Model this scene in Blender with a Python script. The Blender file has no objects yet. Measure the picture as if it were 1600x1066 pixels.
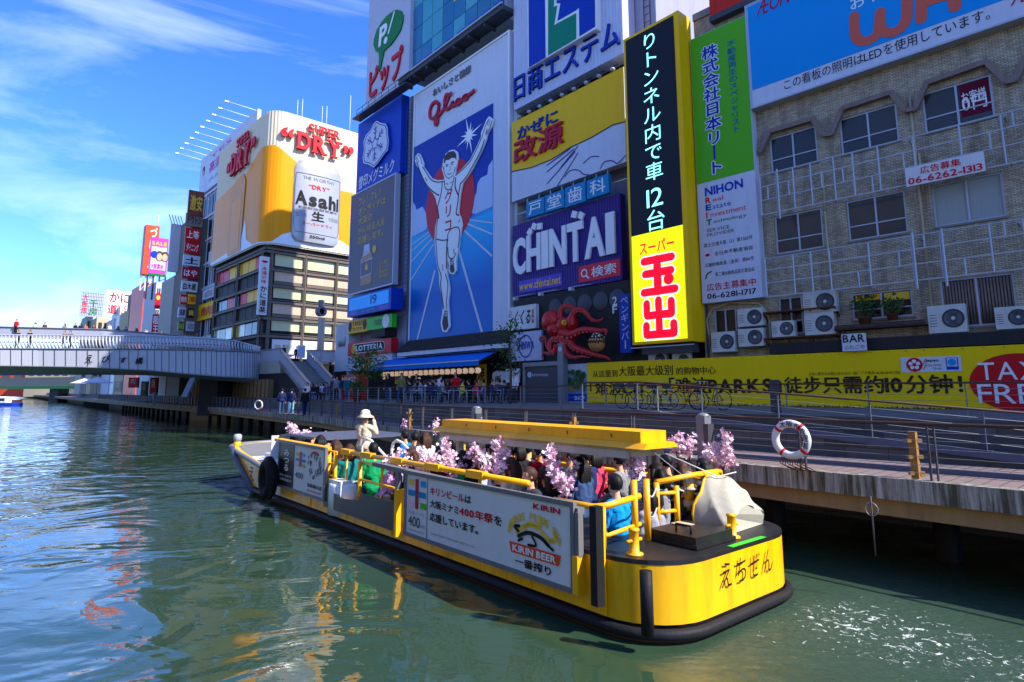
import bpy, bmesh, math, random
from mathutils import Vector, Matrix, Euler
random.seed(7)
R = math.radians
SC = bpy.context.scene
COL = SC.collection
# ------------------------------------------------------------------ camera, sky, sun, exposure
F, PX, PY, EYE = 950.0, 790.0, 470.0, 3.4
TH = math.atan((612 - PY) / F)
cam_d = bpy.data.cameras.new('camera'); cam = bpy.data.objects.new('camera', cam_d); COL.objects.link(cam)
cam.location = (0, 0, EYE); cam.rotation_euler = (R(90) + TH, 0, 0)
cam_d.sensor_width = 36; cam_d.lens = 36 * F / 1600
cam_d.shift_x = (800 - PX) / 1600; cam_d.shift_y = (PY - 533) / 1600
cam_d.clip_start = .1; cam_d.clip_end = 6000
SC.camera = cam
SUN_H = Vector((.90, -.41, 0)).normalized(); SUN_EL = R(42)
SUN_V = Vector((SUN_H.x * math.cos(SUN_EL), SUN_H.y * math.cos(SUN_EL), math.sin(SUN_EL)))
W = bpy.data.worlds.new("World"); SC.world = W; W.use_nodes = True
wn, wl = W.node_tree.nodes, W.node_tree.links
wn.clear()
sky = wn.new('ShaderNodeTexSky'); sky.sky_type = 'NISHITA'; sky.sun_disc = False
sky.sun_elevation = SUN_EL; sky.sun_rotation = math.atan2(SUN_H.x, SUN_H.y)
sky.air_density = .8; sky.dust_density = .0; sky.ozone_density = 3.2; sky.altitude = 0
tc = wn.new('ShaderNodeTexCoord')
mp = wn.new('ShaderNodeMapping'); mp.inputs['Scale'].default_value = (1.0, 2.2, 5.0); mp.inputs['Rotation'].default_value = (.25, .5, .6)
nz = wn.new('ShaderNodeTexNoise'); nz.inputs['Scale'].default_value = 1.5; nz.inputs['Detail'].default_value = 9; nz.inputs['Roughness'].default_value = .58; nz.inputs['Distortion'].default_value = .5
rp = wn.new('ShaderNodeValToRGB'); rp.color_ramp.elements[0].position = .49; rp.color_ramp.elements[1].position = .85
rp.color_ramp.elements[1].color = (.34, .34, .34, 1)
hs = wn.new('ShaderNodeHueSaturation'); hs.inputs['Saturation'].default_value = 1.22; hs.inputs['Value'].default_value = 1.0
mxs = wn.new('ShaderNodeMix'); mxs.data_type = 'RGBA'
mxs.inputs['B'].default_value = (7.0, 7.6, 8.6, 1)
bgn = wn.new('ShaderNodeBackground'); bgn.inputs['Strength'].default_value = .122
wo = wn.new('ShaderNodeOutputWorld')
wl.new(tc.outputs['Generated'], mp.inputs['Vector']); wl.new(mp.outputs['Vector'], nz.inputs['Vector']); wl.new(nz.outputs['Fac'], rp.inputs['Fac'])
tn = wn.new('ShaderNodeMix'); tn.data_type = 'RGBA'; tn.blend_type = 'MULTIPLY'; tn.inputs['Factor'].default_value = 1; tn.inputs['B'].default_value = (.64, .69, .98, 1)
wl.new(sky.outputs['Color'], hs.inputs['Color']); wl.new(hs.outputs['Color'], tn.inputs['A']); wl.new(tn.outputs['Result'], mxs.inputs['A']); wl.new(rp.outputs['Color'], mxs.inputs['Factor'])
wl.new(mxs.outputs['Result'], bgn.inputs['Color']); wl.new(bgn.outputs['Background'], wo.inputs['Surface'])
sd = bpy.data.lights.new('sun', 'SUN'); sd.energy = 2.75; sd.angle = R(.53); sd.color = (1, .945, .86)
so = bpy.data.objects.new('sun', sd); COL.objects.link(so); so.location = (60, -30, 80)
so.rotation_euler = (-SUN_V).to_track_quat('-Z', 'Y').to_euler()
SC.view_settings.view_transform = 'Standard'; SC.view_settings.look = 'None'
SC.view_settings.exposure = 1.75; SC.view_settings.gamma = 1; SC.view_settings.use_curve_mapping = False
SC.render.engine = 'CYCLES'
SC.cycles.max_bounces = 6; SC.cycles.diffuse_bounces = 3; SC.cycles.glossy_bounces = 3; SC.cycles.transmission_bounces = 4
SC.cycles.use_denoising = True
SC.cycles.caustics_reflective = False; SC.cycles.caustics_refractive = False
# ------------------------------------------------------------------ pixel <-> world
CT, ST = math.cos(TH), math.sin(TH)
def ray(x, y):
 a = (x - PX) / F; b = (PY - y) / F
 return Vector((a, CT - ST * b, ST + CT * b))
def onz(x, y, z):
 r = ray(x, y); t = (z - EYE) / r.z
 return Vector((0, 0, EYE)) + r * t
def atd(x, y, depth):                       # the point whose forward distance (world y) is depth
 r = ray(x, y); t = depth / r.y
 return Vector((0, 0, EYE)) + r * t
class Pl:
 """vertical plane: p a point, d the horizontal direction (left to right as seen), n towards the camera"""
 def __init__(s, p, d):
  s.p = Vector((p[0], p[1])); s.d = Vector((d[0], d[1])).normalized(); s.n = Vector((s.d.y, -s.d.x))
 def uz(s, x, y, off=0.0):
  r = ray(x, y); r2 = Vector((r.x, r.y)); p = s.p + s.n * off
  t = p.dot(s.n) / r2.dot(s.n); q = r2 * t
  return (q - s.p).dot(s.d), EYE + r.z * t
 def W(s, u, z, off=0.0):
  q = s.p + s.d * u + s.n * off
  return Vector((q.x, q.y, z))
 def P(s, x, y, off=0.0):
  u, z = s.uz(x, y, off); return s.W(u, z, off)
 def rect(s, a, b, off=0.0):             # two opposite corners in pixels -> u0,u1,z0,z1
  (u0, z0), (u1, z1) = s.uz(*a, off), s.uz(*b, off)
  return min(u0, u1), max(u0, u1), min(z0, z1), max(z0, z1)
 def quad(s, tl, tr, br, bl, off=0.0):   # four corners averaged to an upright rectangle
  q = [s.uz(*c, off) for c in (tl, tr, br, bl)]
  return (q[0][0] + q[3][0]) / 2, (q[1][0] + q[2][0]) / 2, (q[2][1] + q[3][1]) / 2, (q[0][1] + q[1][1]) / 2
 @property
 def n3(s): return Vector((s.n.x, s.n.y, 0))
 @property
 def d3(s): return Vector((s.d.x, s.d.y, 0))
def vpdir(v): r = ray(v, 612); return Vector((-r.x, -r.y))
def plane_at(x, depth, v):
 r = ray(x, 612); q = r * (depth / r.y)
 return Pl((q.x, q.y), vpdir(v))
# ------------------------------------------------------------------ materials
def s2l(c):
 c = c / 255.0
 return c / 12.92 if c <= .04045 else ((c + .055) / 1.055) ** 2.4
def rgb(t): return (s2l(t[0]), s2l(t[1]), s2l(t[2]), 1)
MATS = {}
def mat(name, c, rough=.5, metal=0.0, var=.12, scale=3.0, bump=0.0, bscale=20.0, emis=0.0, spec=.16, dirt=0.0, dirtc=(60, 52, 42), trans=0.0, stretch=(1, 1, 1), coat=0):
 """principled material whose colour wanders with noise; dirt adds vertical streaks of grime"""
 if name in MATS: return MATS[name]
 m = bpy.data.materials.new(name); m.use_nodes = True; MATS[name] = m
 n, l = m.node_tree.nodes, m.node_tree.links
 b = n['Principled BSDF']; col = rgb(c)
 b.inputs['Roughness'].default_value = rough; b.inputs['Metallic'].default_value = metal
 b.inputs['Specular IOR Level'].default_value = spec
 b.inputs['Coat Weight'].default_value = coat
 geo = n.new('ShaderNodeNewGeometry'); mpp = n.new('ShaderNodeMapping'); mpp.inputs['Scale'].default_value = stretch
 l.new(geo.outputs['Position'], mpp.inputs['Vector'])
 nt = n.new('ShaderNodeTexNoise'); nt.inputs['Scale'].default_value = scale; nt.inputs['Detail'].default_value = 5; nt.inputs['Roughness'].default_value = .6
 l.new(mpp.outputs['Vector'], nt.inputs['Vector'])
 mx = n.new('ShaderNodeMix'); mx.data_type = 'RGBA'
 lo, hi = 1 - var, 1 + var
 mx.inputs['A'].default_value = tuple(min(1, col[i] * lo) for i in range(3)) + (1,)
 mx.inputs['B'].default_value = tuple(min(1, col[i] * hi) for i in range(3)) + (1,)
 l.new(nt.outputs['Fac'], mx.inputs['Factor'])
 out = mx.outputs['Result']
 if dirt > 0:
  m2 = n.new('ShaderNodeMapping'); m2.inputs['Scale'].default_value = (2.3, 2.3, .22)
  l.new(geo.outputs['Position'], m2.inputs['Vector'])
  n2 = n.new('ShaderNodeTexNoise'); n2.inputs['Scale'].default_value = 1.6; n2.inputs['Detail'].default_value = 7; n2.inputs['Roughness'].default_value = .68
  l.new(m2.outputs['Vector'], n2.inputs['Vector'])
  r2 = n.new('ShaderNodeValToRGB'); r2.color_ramp.elements[0].position = .47; r2.color_ramp.elements[1].position = .74
  r2.color_ramp.elements[1].color = (dirt, dirt, dirt, 1)
  l.new(n2.outputs['Fac'], r2.inputs['Fac'])
  mx2 = n.new('ShaderNodeMix'); mx2.data_type = 'RGBA'; mx2.inputs['B'].default_value = rgb(dirtc)
  l.new(out, mx2.inputs['A']); l.new(r2.outputs['Color'], mx2.inputs['Factor']); out = mx2.outputs['Result']
 l.new(out, b.inputs['Base Color'])
 if bump > 0:
  nb = n.new('ShaderNodeTexNoise'); nb.inputs['Scale'].default_value = bscale; nb.inputs['Detail'].default_value = 4
  l.new(mpp.outputs['Vector'], nb.inputs['Vector'])
  bp = n.new('ShaderNodeBump'); bp.inputs['Strength'].default_value = bump; bp.inputs['Distance'].default_value = .02
  l.new(nb.outputs['Fac'], bp.inputs['Height']); l.new(bp.outputs['Normal'], b.inputs['Normal'])
 if emis > 0:
  b.inputs['Emission Color'].default_value = col; b.inputs['Emission Strength'].default_value = emis
 if trans > 0: b.inputs['Transmission Weight'].default_value = trans
 return m
# ------------------------------------------------------------------ glyphs: one mesh outline per character, gathered once
TEXTS = []
def preload(chars, offset):
 obs = []
 for ch in sorted(set(chars)):
  if ch in ' \u3000': continue
  c = bpy.data.curves.new('glyph', 'FONT'); c.body = ch; c.resolution_u = 3; c.offset = offset; c.fill_mode = 'FRONT'
  o = bpy.data.objects.new('glyph', c); COL.objects.link(o); obs.append((ch, o))
 dg = bpy.context.evaluated_depsgraph_get(); dg.update()
 out = {}
 for ch, o in obs:
  e = o.evaluated_get(dg); me = e.to_mesh()
  vs = [(v.co.x, v.co.y) for v in me.vertices]; fs = [tuple(p.vertices) for p in me.polygons]
  e.to_mesh_clear()
  if not vs: continue
  xs = [v[0] for v in vs]
  out[ch] = (vs, fs, min(xs), max(xs))
 for ch, o in obs:
  c = o.data; bpy.data.objects.remove(o); bpy.data.curves.remove(c)
 return out
GLY = {}
def cjk(ch): return ord(ch) > 0x2e00
SHIFT = dict(r=[(0, 0)], b=[(0, 0), (.022, 0), (.011, .014)], h=[(0, 0), (.048, 0), (.024, .022), (.024, -.022), (.024, 0)], x=[(.024 + .085 * math.cos(k * .785), .085 * math.sin(k * .785)) for k in range(8)])
def layout(s, w, sp=.07):
 """list of (verts, faces) in em units plus total width"""
 x = 0.0; out = []
 for ch in s:
  if ch in ' \u3000': x += .3 if ch == ' ' else .6; continue
  g = GLY['r' if cjk(ch) else w].get(ch)
  if g is None: continue
  vs, fs, x0, x1 = g
  if cjk(ch):
   for k in SHIFT[w]: out.append(([(v[0] + x + k[0], v[1] + k[1]) for v in vs], fs))
   x += 1.0
  else:
   out.append(([(v[0] - x0 + x, v[1]) for v in vs], fs)); x += (x1 - x0) + sp
 return out
# ------------------------------------------------------------------ mesh builder
class MB:
 def __init__(s): s.v = []; s.f = []; s.mi = []; s.mats = []; s.sm = []
 def m(s, k):
  k = k if not isinstance(k, str) else MATS[k]
  if k not in s.mats: s.mats.append(k)
  return s.mats.index(k)
 def add(s, vs, fs, k, smooth=False):
  o = len(s.v); i = s.m(k)
  s.v += [Vector(v) for v in vs]
  for f in fs: s.f.append(tuple(o + j for j in f)); s.mi.append(i); s.sm.append(smooth)
 def obox(s, p, a, b, c, k):
  p, a, b, c = Vector(p), Vector(a), Vector(b), Vector(c)
  if a.cross(b).dot(c) < 0: a, b = b, a
  vs = [p, p + a, p + a + b, p + b, p + c, p + a + c, p + a + b + c, p + b + c]
  s.add(vs, [(0, 3, 2, 1), (4, 5, 6, 7), (0, 1, 5, 4), (1, 2, 6, 5), (2, 3, 7, 6), (3, 0, 4, 7)], k)
 def box(s, c, sz, k, rz=0.0, M=None):
  hx, hy, hz = sz[0] / 2, sz[1] / 2, sz[2] / 2
  T = Matrix.Translation(Vector(c)) @ Matrix.Rotation(rz, 4, 'Z') if M is None else M
  vs = [T @ Vector(q) for q in ((-hx, -hy, -hz), (hx, -hy, -hz), (hx, hy, -hz), (-hx, hy, -hz), (-hx, -hy, hz), (hx, -hy, hz), (hx, hy, hz), (-hx, hy, hz))]
  s.add(vs, [(0, 3, 2, 1), (4, 5, 6, 7), (0, 1, 5, 4), (1, 2, 6, 5), (2, 3, 7, 6), (3, 0, 4, 7)], k)
 def bar(s, p, q, w, h, k, up=(0, 0, 1)):
  """rectangular bar from p to q, w across, h along up"""
  p, q = Vector(p), Vector(q); d = (q - p)
  if d.length < 1e-6: return
  dn = d.normalized(); up = Vector(up)
  if abs(dn.dot(up)) > .98: up = Vector((1, 0, 0))
  a = dn.cross(up).normalized(); b = a.cross(dn).normalized()
  s.obox(p - a * w / 2 - b * h / 2, d, a * w, b * h, k)
 def prism(s, pts, vec, k):
  pts = [Vector(p) for p in pts]; vec = Vector(vec); n = len(pts)
  s.add(pts + [p + vec for p in pts], [tuple(range(n)), tuple(reversed(range(n, 2 * n)))] + [(i, n + i, n + (i + 1) % n, (i + 1) % n) for i in range(n)], k)
 def tube(s, pts, r, k, n=8, cap=True, closed=False):
  pts = [Vector(p) for p in pts]; m = len(pts)
  rs = r if isinstance(r, (list, tuple)) else [r] * m
  vs = []; up = None
  for i in range(m):
   if closed: t = pts[(i + 1) % m] - pts[i - 1]
   else: t = pts[min(i + 1, m - 1)] - pts[max(i - 1, 0)]
   t.normalize()
   if up is None:
    up = Vector((0, 0, 1)) if abs(t.z) < .9 else Vector((1, 0, 0))
   a = t.cross(up)
   if a.length < 1e-4: a = t.cross(Vector((.3, 1, .2)))
   a.normalize(); b = a.cross(t).normalized(); up = b
   for j in range(n):
    g = 2 * math.pi * j / n
    vs.append(pts[i] + (a * math.cos(g) + b * math.sin(g)) * rs[i])
  fs = []
  for i in range(m if closed else m - 1):
   i2 = (i + 1) % m
   for j in range(n): fs.append((i * n + j, i * n + (j + 1) % n, i2 * n + (j + 1) % n, i2 * n + j))
  if cap and not closed:
   fs.append(tuple(reversed(range(n)))); fs.append(tuple(range((m - 1) * n, m * n)))
  s.add(vs, fs, k, True)
 def lathe(s, prof, c, k, n=16, axis=None):
  """prof: (r, h) pairs about an axis (default z) through c"""
  c = Vector(c); ax = Vector(axis or (0, 0, 1)).normalized()
  a = ax.orthogonal().normalized(); b = ax.cross(a)
  vs = []
  for r, h in prof:
   for j in range(n):
    g = 2 * math.pi * j / n
    vs.append(c + ax * h + (a * math.cos(g) + b * math.sin(g)) * r)
  fs = [(i * n + j, i * n + (j + 1) % n, (i + 1) * n + (j + 1) % n, (i + 1) * n + j) for i in range(len(prof) - 1) for j in range(n)]
  if prof[0][0] > 1e-4: fs.append(tuple(reversed(range(n))))
  if prof[-1][0] > 1e-4: fs.append(tuple(range((len(prof) - 1) * n, len(prof) * n)))
  s.add(vs, fs, k, True)
 def ell(s, c, r, k, nu=12, nv=8, M=None):
  c = Vector(c); r = (r, r, r) if isinstance(r, (int, float)) else r
  vs = []
  for i in range(1, nv):
   t = math.pi * i / nv
   for j in range(nu):
    g = 2 * math.pi * j / nu
    vs.append(Vector((r[0] * math.sin(t) * math.cos(g), r[1] * math.sin(t) * math.sin(g), r[2] * math.cos(t))))
  vs += [Vector((0, 0, r[2])), Vector((0, 0, -r[2]))]
  if M is not None: vs = [M @ v for v in vs]
  fs = [(i * nu + j, (i + 1) * nu + j, (i + 1) * nu + (j + 1) % nu, i * nu + (j + 1) % nu) for i in range(nv - 2) for j in range(nu)]
  T, B = len(vs) - 2, len(vs) - 1
  fs += [(T, j, (j + 1) % nu) for j in range(nu)] + [(B, (nv - 2) * nu + (j + 1) % nu, (nv - 2) * nu + j) for j in range(nu)]
  s.add([c + v for v in vs], fs, k, True)
 # ---- on planes
 def panel(s, pl, rc, off, th, k):
  u0, u1, z0, z1 = rc
  s.obox(pl.W(u0, z0, off - th), pl.d3 * (u1 - u0), pl.n3 * th, Vector((0, 0, z1 - z0)), k)
 def poly(s, pl, px, off, k, depth=0.0, uz=False):
  pts = [pl.W(p[0], p[1], off) if uz else pl.P(p[0], p[1], off) for p in px]
  if depth > 0: s.prism(pts, pl.n3 * -depth, k)
  else: s.add(pts, [tuple(range(len(pts)))], k)
 def disc(s, pl, c, ru, rz, off, k, n=28, depth=0, a0=0, a1=360):
  rng = [R(a0 + (a1 - a0) * i / n) for i in range(n if a1 - a0 >= 360 else n + 1)]
  s.poly(pl, [(c[0] + ru * math.cos(g), c[1] + rz * math.sin(g)) for g in rng], off, k, depth, uz=True)
 def stroke(s, pl, px, w, off, k, smooth=0, uz=False, depth=0, round_=True):
  """ribbon of width w (metres) along pixel points"""
  pts = [Vector(p) if uz else Vector(pl.uz(p[0], p[1], off)) for p in px]
  if smooth:
   q = []; n = len(pts)
   for i in range(n - 1):
    p0, p1, p2, p3 = pts[max(i - 1, 0)], pts[i], pts[i + 1], pts[min(i + 2, n - 1)]
    for j in range(smooth):
     t = j / smooth
     q.append(.5 * ((2 * p1) + (p2 - p0) * t + (2 * p0 - 5 * p1 + 4 * p2 - p3) * t * t + (3 * p1 - p0 - 3 * p2 + p3) * t ** 3))
   pts = q + [pts[-1]]
  n = len(pts)
  ws = w if isinstance(w, (list, tuple)) else None
  L, Rr = [], []
  for i in range(n):
   t = pts[min(i + 1, n - 1)] - pts[max(i - 1, 0)]
   if t.length < 1e-7: t = Vector((1, 0))
   t.normalize(); a = Vector((-t.y, t.x))
   ww = (w if ws is None else ws[0] + (ws[-1] - ws[0]) * i / max(1, n - 1)) / 2
   L.append(pts[i] + a * ww); Rr.append(pts[i] - a * ww)
  vs = [pl.W(p[0], p[1], off) for p in L + Rr]
  fs = [(i, i + 1, n + i + 1, n + i) for i in range(n - 1)]
  s.add(vs, fs, k)
  if depth:
   vs2 = [v - pl.n3 * depth for v in vs]
   s.add(vs + vs2, [(i, i + 1, 2 * n + i + 1, 2 * n + i) for i in range(n - 1)] + [(n + i, n + i + 1, 3 * n + i + 1, 3 * n + i) for i in range(n - 1)] + [(0, n, 3 * n, 2 * n), (n - 1, 2 * n - 1, 4 * n - 1, 3 * n - 1)], k)
  if round_ and ws is None:
   for p in (pts[0], pts[-1]): s.disc(pl, p, w / 2, w / 2, off - .0015, k, 10)
 def text(s, pl, txt, rc, off, k, wt='b', vertical=False, depth=0.0, shear=0.0, slope=0.0):
  """fit txt into rectangle u0,u1,z0,z1 of a plane"""
  u0, u1, z0, z1 = rc
  if vertical:
   n = len(txt); h = (z1 - z0) / n
   for i, ch in enumerate(txt):
    if ch in ' \u3000': continue
    if ch == 'ー':
     s.stroke(pl, [((u0 + u1) / 2, z1 - (i + .08) * h), ((u0 + u1) / 2, z1 - (i + .9) * h)], (u1 - u0) * .13, off, k, uz=True); continue
    gl_ = layout(ch, wt)
    if not gl_: continue
    s._gl(pl, gl_, 0.0, 1.0, -.1, .86, u0, u1, z1 - (i + .97) * h, z1 - (i + .03) * h, off, k, depth, 0, 0)
   return
  gs = layout(txt, wt)
  if not gs: return
  xs = [v[0] for g in gs for v in g[0]]; ys = [v[1] for g in gs for v in g[0]]
  s._gl(pl, gs, min(xs), max(xs), min(ys), max(ys), u0, u1, z0, z1, off, k, depth, shear, slope)
 def _gl(s, pl, gs, x0, x1, y0, y1, u0, u1, z0, z1, off, k, depth, shear, slope):
  sx = (u1 - u0) / max(1e-6, x1 - x0); sz = (z1 - z0) / max(1e-6, y1 - y0)
  for gi, (vs, fs) in enumerate(gs):
   P = []
   for x, y in vs:
    z = z0 + (y - y0) * sz; u = u0 + (x - x0) * sx
    P.append((u + (z - z0) * shear, z + (u - u0) * slope))
   W3 = [pl.W(u, z, off + .0007 * (gi % 9)) for u, z in P]
   s.add(W3, fs, k)
   if depth:
    cnt = {}
    for f in fs:
     for i in range(len(f)):
      a, b = f[i], f[(i + 1) % len(f)]
      key = (min(a, b), max(a, b)); cnt[key] = cnt.get(key, 0) + 1
    ed = [e for e, c in cnt.items() if c == 1]
    W2 = [v - pl.n3 * depth for v in W3]; n = len(W3)
    s.add(W3 + W2, [(a, b, n + b, n + a) for a, b in ed], k)
 def build(s, name, parent=None, loc=None, shade=None, local=False):
  me = bpy.data.meshes.new(name)
  base = wloc(parent) if parent is not None else Vector((0, 0, 0))
  if local: o_l = Vector((0, 0, 0)); sh = Vector((0, 0, 0))
  else:
   if loc is None:
    xs = [v.x for v in s.v]; ys = [v.y for v in s.v]; zs = [v.z for v in s.v]
    loc = Vector(((min(xs) + max(xs)) / 2, (min(ys) + max(ys)) / 2, min(zs)))
   sh = Vector(loc); o_l = sh - base
  me.from_pydata([tuple(v - sh) for v in s.v], [], s.f)
  for m in s.mats: me.materials.append(m)
  me.polygons.foreach_set('material_index', s.mi)
  me.polygons.foreach_set('use_smooth', s.sm if shade is None else [shade] * len(s.f))
  me.update()
  o = bpy.data.objects.new(name, me); COL.objects.link(o); o.location = o_l
  if parent is not None: o.parent = parent
  return o
def wloc(o):
 v = Vector((0, 0, 0))
 while o is not None: v += Vector(o.location); o = o.parent
 return v
def tag(o, label, cat, group=None, kind=None):
 o['label'] = label; o['category'] = cat
 if group: o['group'] = group
 if kind: o['kind'] = kind
 return o
def thing(name, label, cat, loc=(0, 0, 0), group=None):
 o = bpy.data.objects.new(name, None); COL.objects.link(o); o.location = loc; o.empty_display_size = .3
 return tag(o, label, cat, group)
def struct(o, label=None):
 o['kind'] = 'structure'
 if label: o['label'] = label
 return o
def dup(root, loc=None, rz=None, label=None, group=None, mats=None, scale=None):
 """copy of a thing with its parts and sub-parts (meshes shared); mats maps part name -> material"""
 def cp(o, par):
  c = o.copy(); COL.objects.link(c)
  if par is not None: c.parent = par; c.matrix_parent_inverse = o.matrix_parent_inverse.copy()
  base = o.name.split('.')[0]
  if mats and base in mats:
   for i, s in enumerate(c.material_slots):
    if i == 0: s.link = 'OBJECT'; s.material = mats[base]
  for ch in KIDS.get(o.name, list(o.children)): cp(ch, c)
  return c
 r = cp(root, None)
 if loc is not None: r.location = loc
 if rz is not None: r.rotation_euler = (0, 0, rz)
 if scale is not None: r.scale = (scale,) * 3
 if label: r['label'] = label
 if group: r['group'] = group
 return r
KIDS = {}
ALLT = ("ピッップおいしさと健康グリコ雪印メグミルクフレ！フレ！ボトラッテは大阪のがんばる人を応援します。19日商エステムかぜに改源戸堂歯科検索たこ家道頓堀くくるペンギンバー"
 "りトンネル内で車12台スーパー玉出株式会社日本リート不動産再生のスペシャリスト国土交通大臣（2）第7265号全日本不動産協会近畿財務局長（金商）第84号第二種金融商品取引業協会広告主募集中06-6281-1717"
 "この看板の照明はLEDを使用しています。おトク広告募集06-6262-1313お客様0円BARふたごや从这里到大阪最大级别的购物中心「难波CITY」「难波PARKS」徒步只需约10分钟！広告に関するお問い合わせは（株）アド南海"
 "えびす橋高須クリニックドウトン上等居酒屋ダイニング土はや白木屋もつ鍋づぼらや阪王かに道楽本場の味金龍大阪千房串焼日本大使TV生ビール400円たこ焼きタピオカ無料案内所"
 "キリンビールは大阪ミナミ400年祭を応援しています。一番搾りみつる浅草鍋とお好み市管理者えちぜん無料焼肉飲放題呑処魚鳥生激安宴会営業中SALE店席"
 "ABCDEFGHIJKLMNOPQRSTUVWXYZabcdefghijklmnopqrstuvwxyz0123456789.,-!?\"'()“”:&+#/Æ")
ALLT += '抹'
GLY['r'] = preload(ALLT, 0.0)
LAT = [c for c in ALLT if ord(c) < 0x2e00]
GLY['b'] = preload(LAT, 0.018)
GLY['h'] = preload(LAT, 0.036)
# ------------------------------------------------------------------ palette
mat('white_paint', (205, 205, 208), .45, var=.05, dirt=.18)
mat('sign_white', (196, 198, 212), .4, var=.05, dirt=.2, dirtc=(140, 135, 130))
mat('clean_white', (222, 222, 222), .45, var=.03)
mat('pure_white', (235, 235, 235), .4, var=.01)
mat('letter_white', (226, 226, 228), .5, var=.03)
mat('letter_black', (22, 20, 20), .5, var=.2)
mat('letter_brown', (52, 38, 20), .5, var=.2)
mat('outline_dark', (62, 52, 52), .5, var=.1)
mat('letter_red', (196, 16, 34), .45, var=.05)
mat('letter_crimson', (176, 14, 44), .4, var=.05)
mat('letter_blue', (14, 48, 150), .45, var=.05)
mat('letter_navy', (26, 38, 120), .45, var=.05)
mat('letter_gold', (222, 180, 60), .45, var=.05)
mat('letter_gray', (120, 120, 126), .5, var=.05)
mat('deep_blue', (6, 56, 160), .4, var=.06)
mat('snow_blue', (4, 58, 170), .45, var=.12, scale=1.5, dirt=.1, dirtc=(8, 30, 90))
mat('logo_blue', (8, 50, 158), .4, var=.05)
mat('logo_green', (4, 120, 92), .4, var=.05)
mat('leaf_green', (6, 112, 44), .4, var=.08)
mat('sky_cyan', (16, 140, 200), .4, var=.05)
mat('dental_blue', (14, 126, 176), .45, var=.05)
mat('aeon_blue', (10, 140, 208), .35, var=.03)
mat('sign_yellow', (240, 184, 4), .45, var=.06, dirt=.1, dirtc=(150, 110, 30))
mat('banner_yellow', (240, 198, 2), .5, var=.05, scale=.4, dirt=.06, dirtc=(150, 130, 20))
mat('sign_red', (196, 26, 32), .4, var=.05)
mat('disc_red', (198, 26, 40), .4, var=.05)
mat('orange_red', (222, 72, 40), .45, var=.05, dirt=.1)
mat('corrugated_red', (204, 44, 24), .5, var=.06)
mat('lime', (86, 170, 22), .4, var=.03)
mat('bright_green', (60, 190, 40), .4, var=.03)
mat('purple', (54, 30, 116), .45, var=.08, scale=.8)
mat('purple_light', (84, 70, 180), .4, var=.04)
mat('pinkred', (214, 40, 62), .4, var=.03)
mat('poster_gray', (98, 86, 90), .35, var=.04)
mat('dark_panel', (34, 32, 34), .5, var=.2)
mat('char', (44, 42, 42), .6, var=.2, dirt=.2, dirtc=(80, 76, 70))
mat('steel', (122, 124, 130), .45, .3, var=.08, dirt=.15)
mat('steel_dark', (74, 74, 80), .5, .3, var=.1, dirt=.2)
mat('steel_light', (172, 176, 186), .4, .2, var=.06)
mat('bluesteel', (86, 92, 112), .5, .2, var=.08, dirt=.2)
mat('handrail', (74, 54, 48), .6, var=.2, scale=9)
mat('brass_wood', (150, 112, 62), .55, var=.2, scale=9)
mat('concrete', (128, 124, 116), .85, var=.12, scale=1.2, bump=.3, dirt=.3)
mat('concrete_light', (176, 170, 158), .85, var=.1, scale=1.2, dirt=.2)
mat('concrete_dark', (72, 70, 68), .85, var=.2, scale=1.5, bump=.4, dirt=.3)
mat('tan_beam', (146, 120, 84), .8, var=.18, scale=1.6, dirt=.35, dirtc=(70, 56, 40))
mat('rust', (104, 62, 38), .8, var=.3, scale=6)
mat('black_rubber', (30, 30, 34), .6, var=.25, scale=5, bump=.3)
mat('black_paint', (26, 26, 28), .42, spec=.45, var=.25, scale=2, dirt=.25, dirtc=(62, 58, 54))
mat('boat_yellow', (250, 182, 2), .38, spec=.45, var=.10, scale=1.6, bump=.12, bscale=2.2, dirt=.5, dirtc=(140, 86, 18), coat=.3)
mat('rail_yellow', (246, 172, 4), .42, spec=.4, var=.12, scale=6, dirt=.3, dirtc=(150, 96, 30))
mat('boat_gray', (112, 112, 114), .45, .1, var=.06, dirt=.12)
mat('board_white', (204, 204, 206), .4, var=.03, dirt=.12, dirtc=(150, 146, 140))
mat('glass_dark', (30, 31, 33), .12, var=.4, scale=.7, spec=.35)
mat('glass_gray', (58, 55, 54), .15, var=.35, scale=.8, spec=.35)
mat('glass_cream', (190, 192, 150), .2, var=.08, scale=.8, spec=.6)
mat('glass_teal', (30, 104, 138), .06, var=.25, scale=.35, spec=.9)
mat('glass_teal2', (70, 150, 160), .06, var=.2, scale=.4, spec=.9)
mat('spandrel', (196, 170, 146), .6, var=.06, dirt=.15)
mat('beam_brown', (104, 94, 86), .6, var=.12, dirt=.25)
mat('tower_gray', (124, 116, 106), .8, var=.1, dirt=.25)
mat('warm_wall', (186, 168, 136), .8, var=.1, dirt=.25)
mat('pale_wall', (192, 194, 202), .7, var=.06, dirt=.2)
mat('curtain', (150, 156, 152), .8, var=.12, scale=3, stretch=(9, 9, .3))
mat('wood_dark', (66, 50, 44), .7, var=.3, scale=6, stretch=(3, 3, .6))
mat('ac_body', (196, 194, 184), .5, var=.05, dirt=.25, dirtc=(120, 104, 84))
mat('ac_grille', (70, 72, 72), .6, var=.15)
mat('pipe_pink', (132, 112, 104), .6, var=.15, scale=3, dirt=.3)
mat('awning_blue', (4, 108, 200), .7, var=.08, scale=2)
mat('roof_tile', (62, 60, 60), .7, var=.25, scale=5)
mat('lantern', (224, 190, 156), .7, var=.1, emis=.15)
mat('octopus_red', (188, 26, 26), .42, spec=.4, var=.25, scale=3, bump=.35, bscale=9, dirt=.15, dirtc=(70, 10, 14))
mat('octopus_pale', (200, 130, 120), .5, var=.15)
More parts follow.
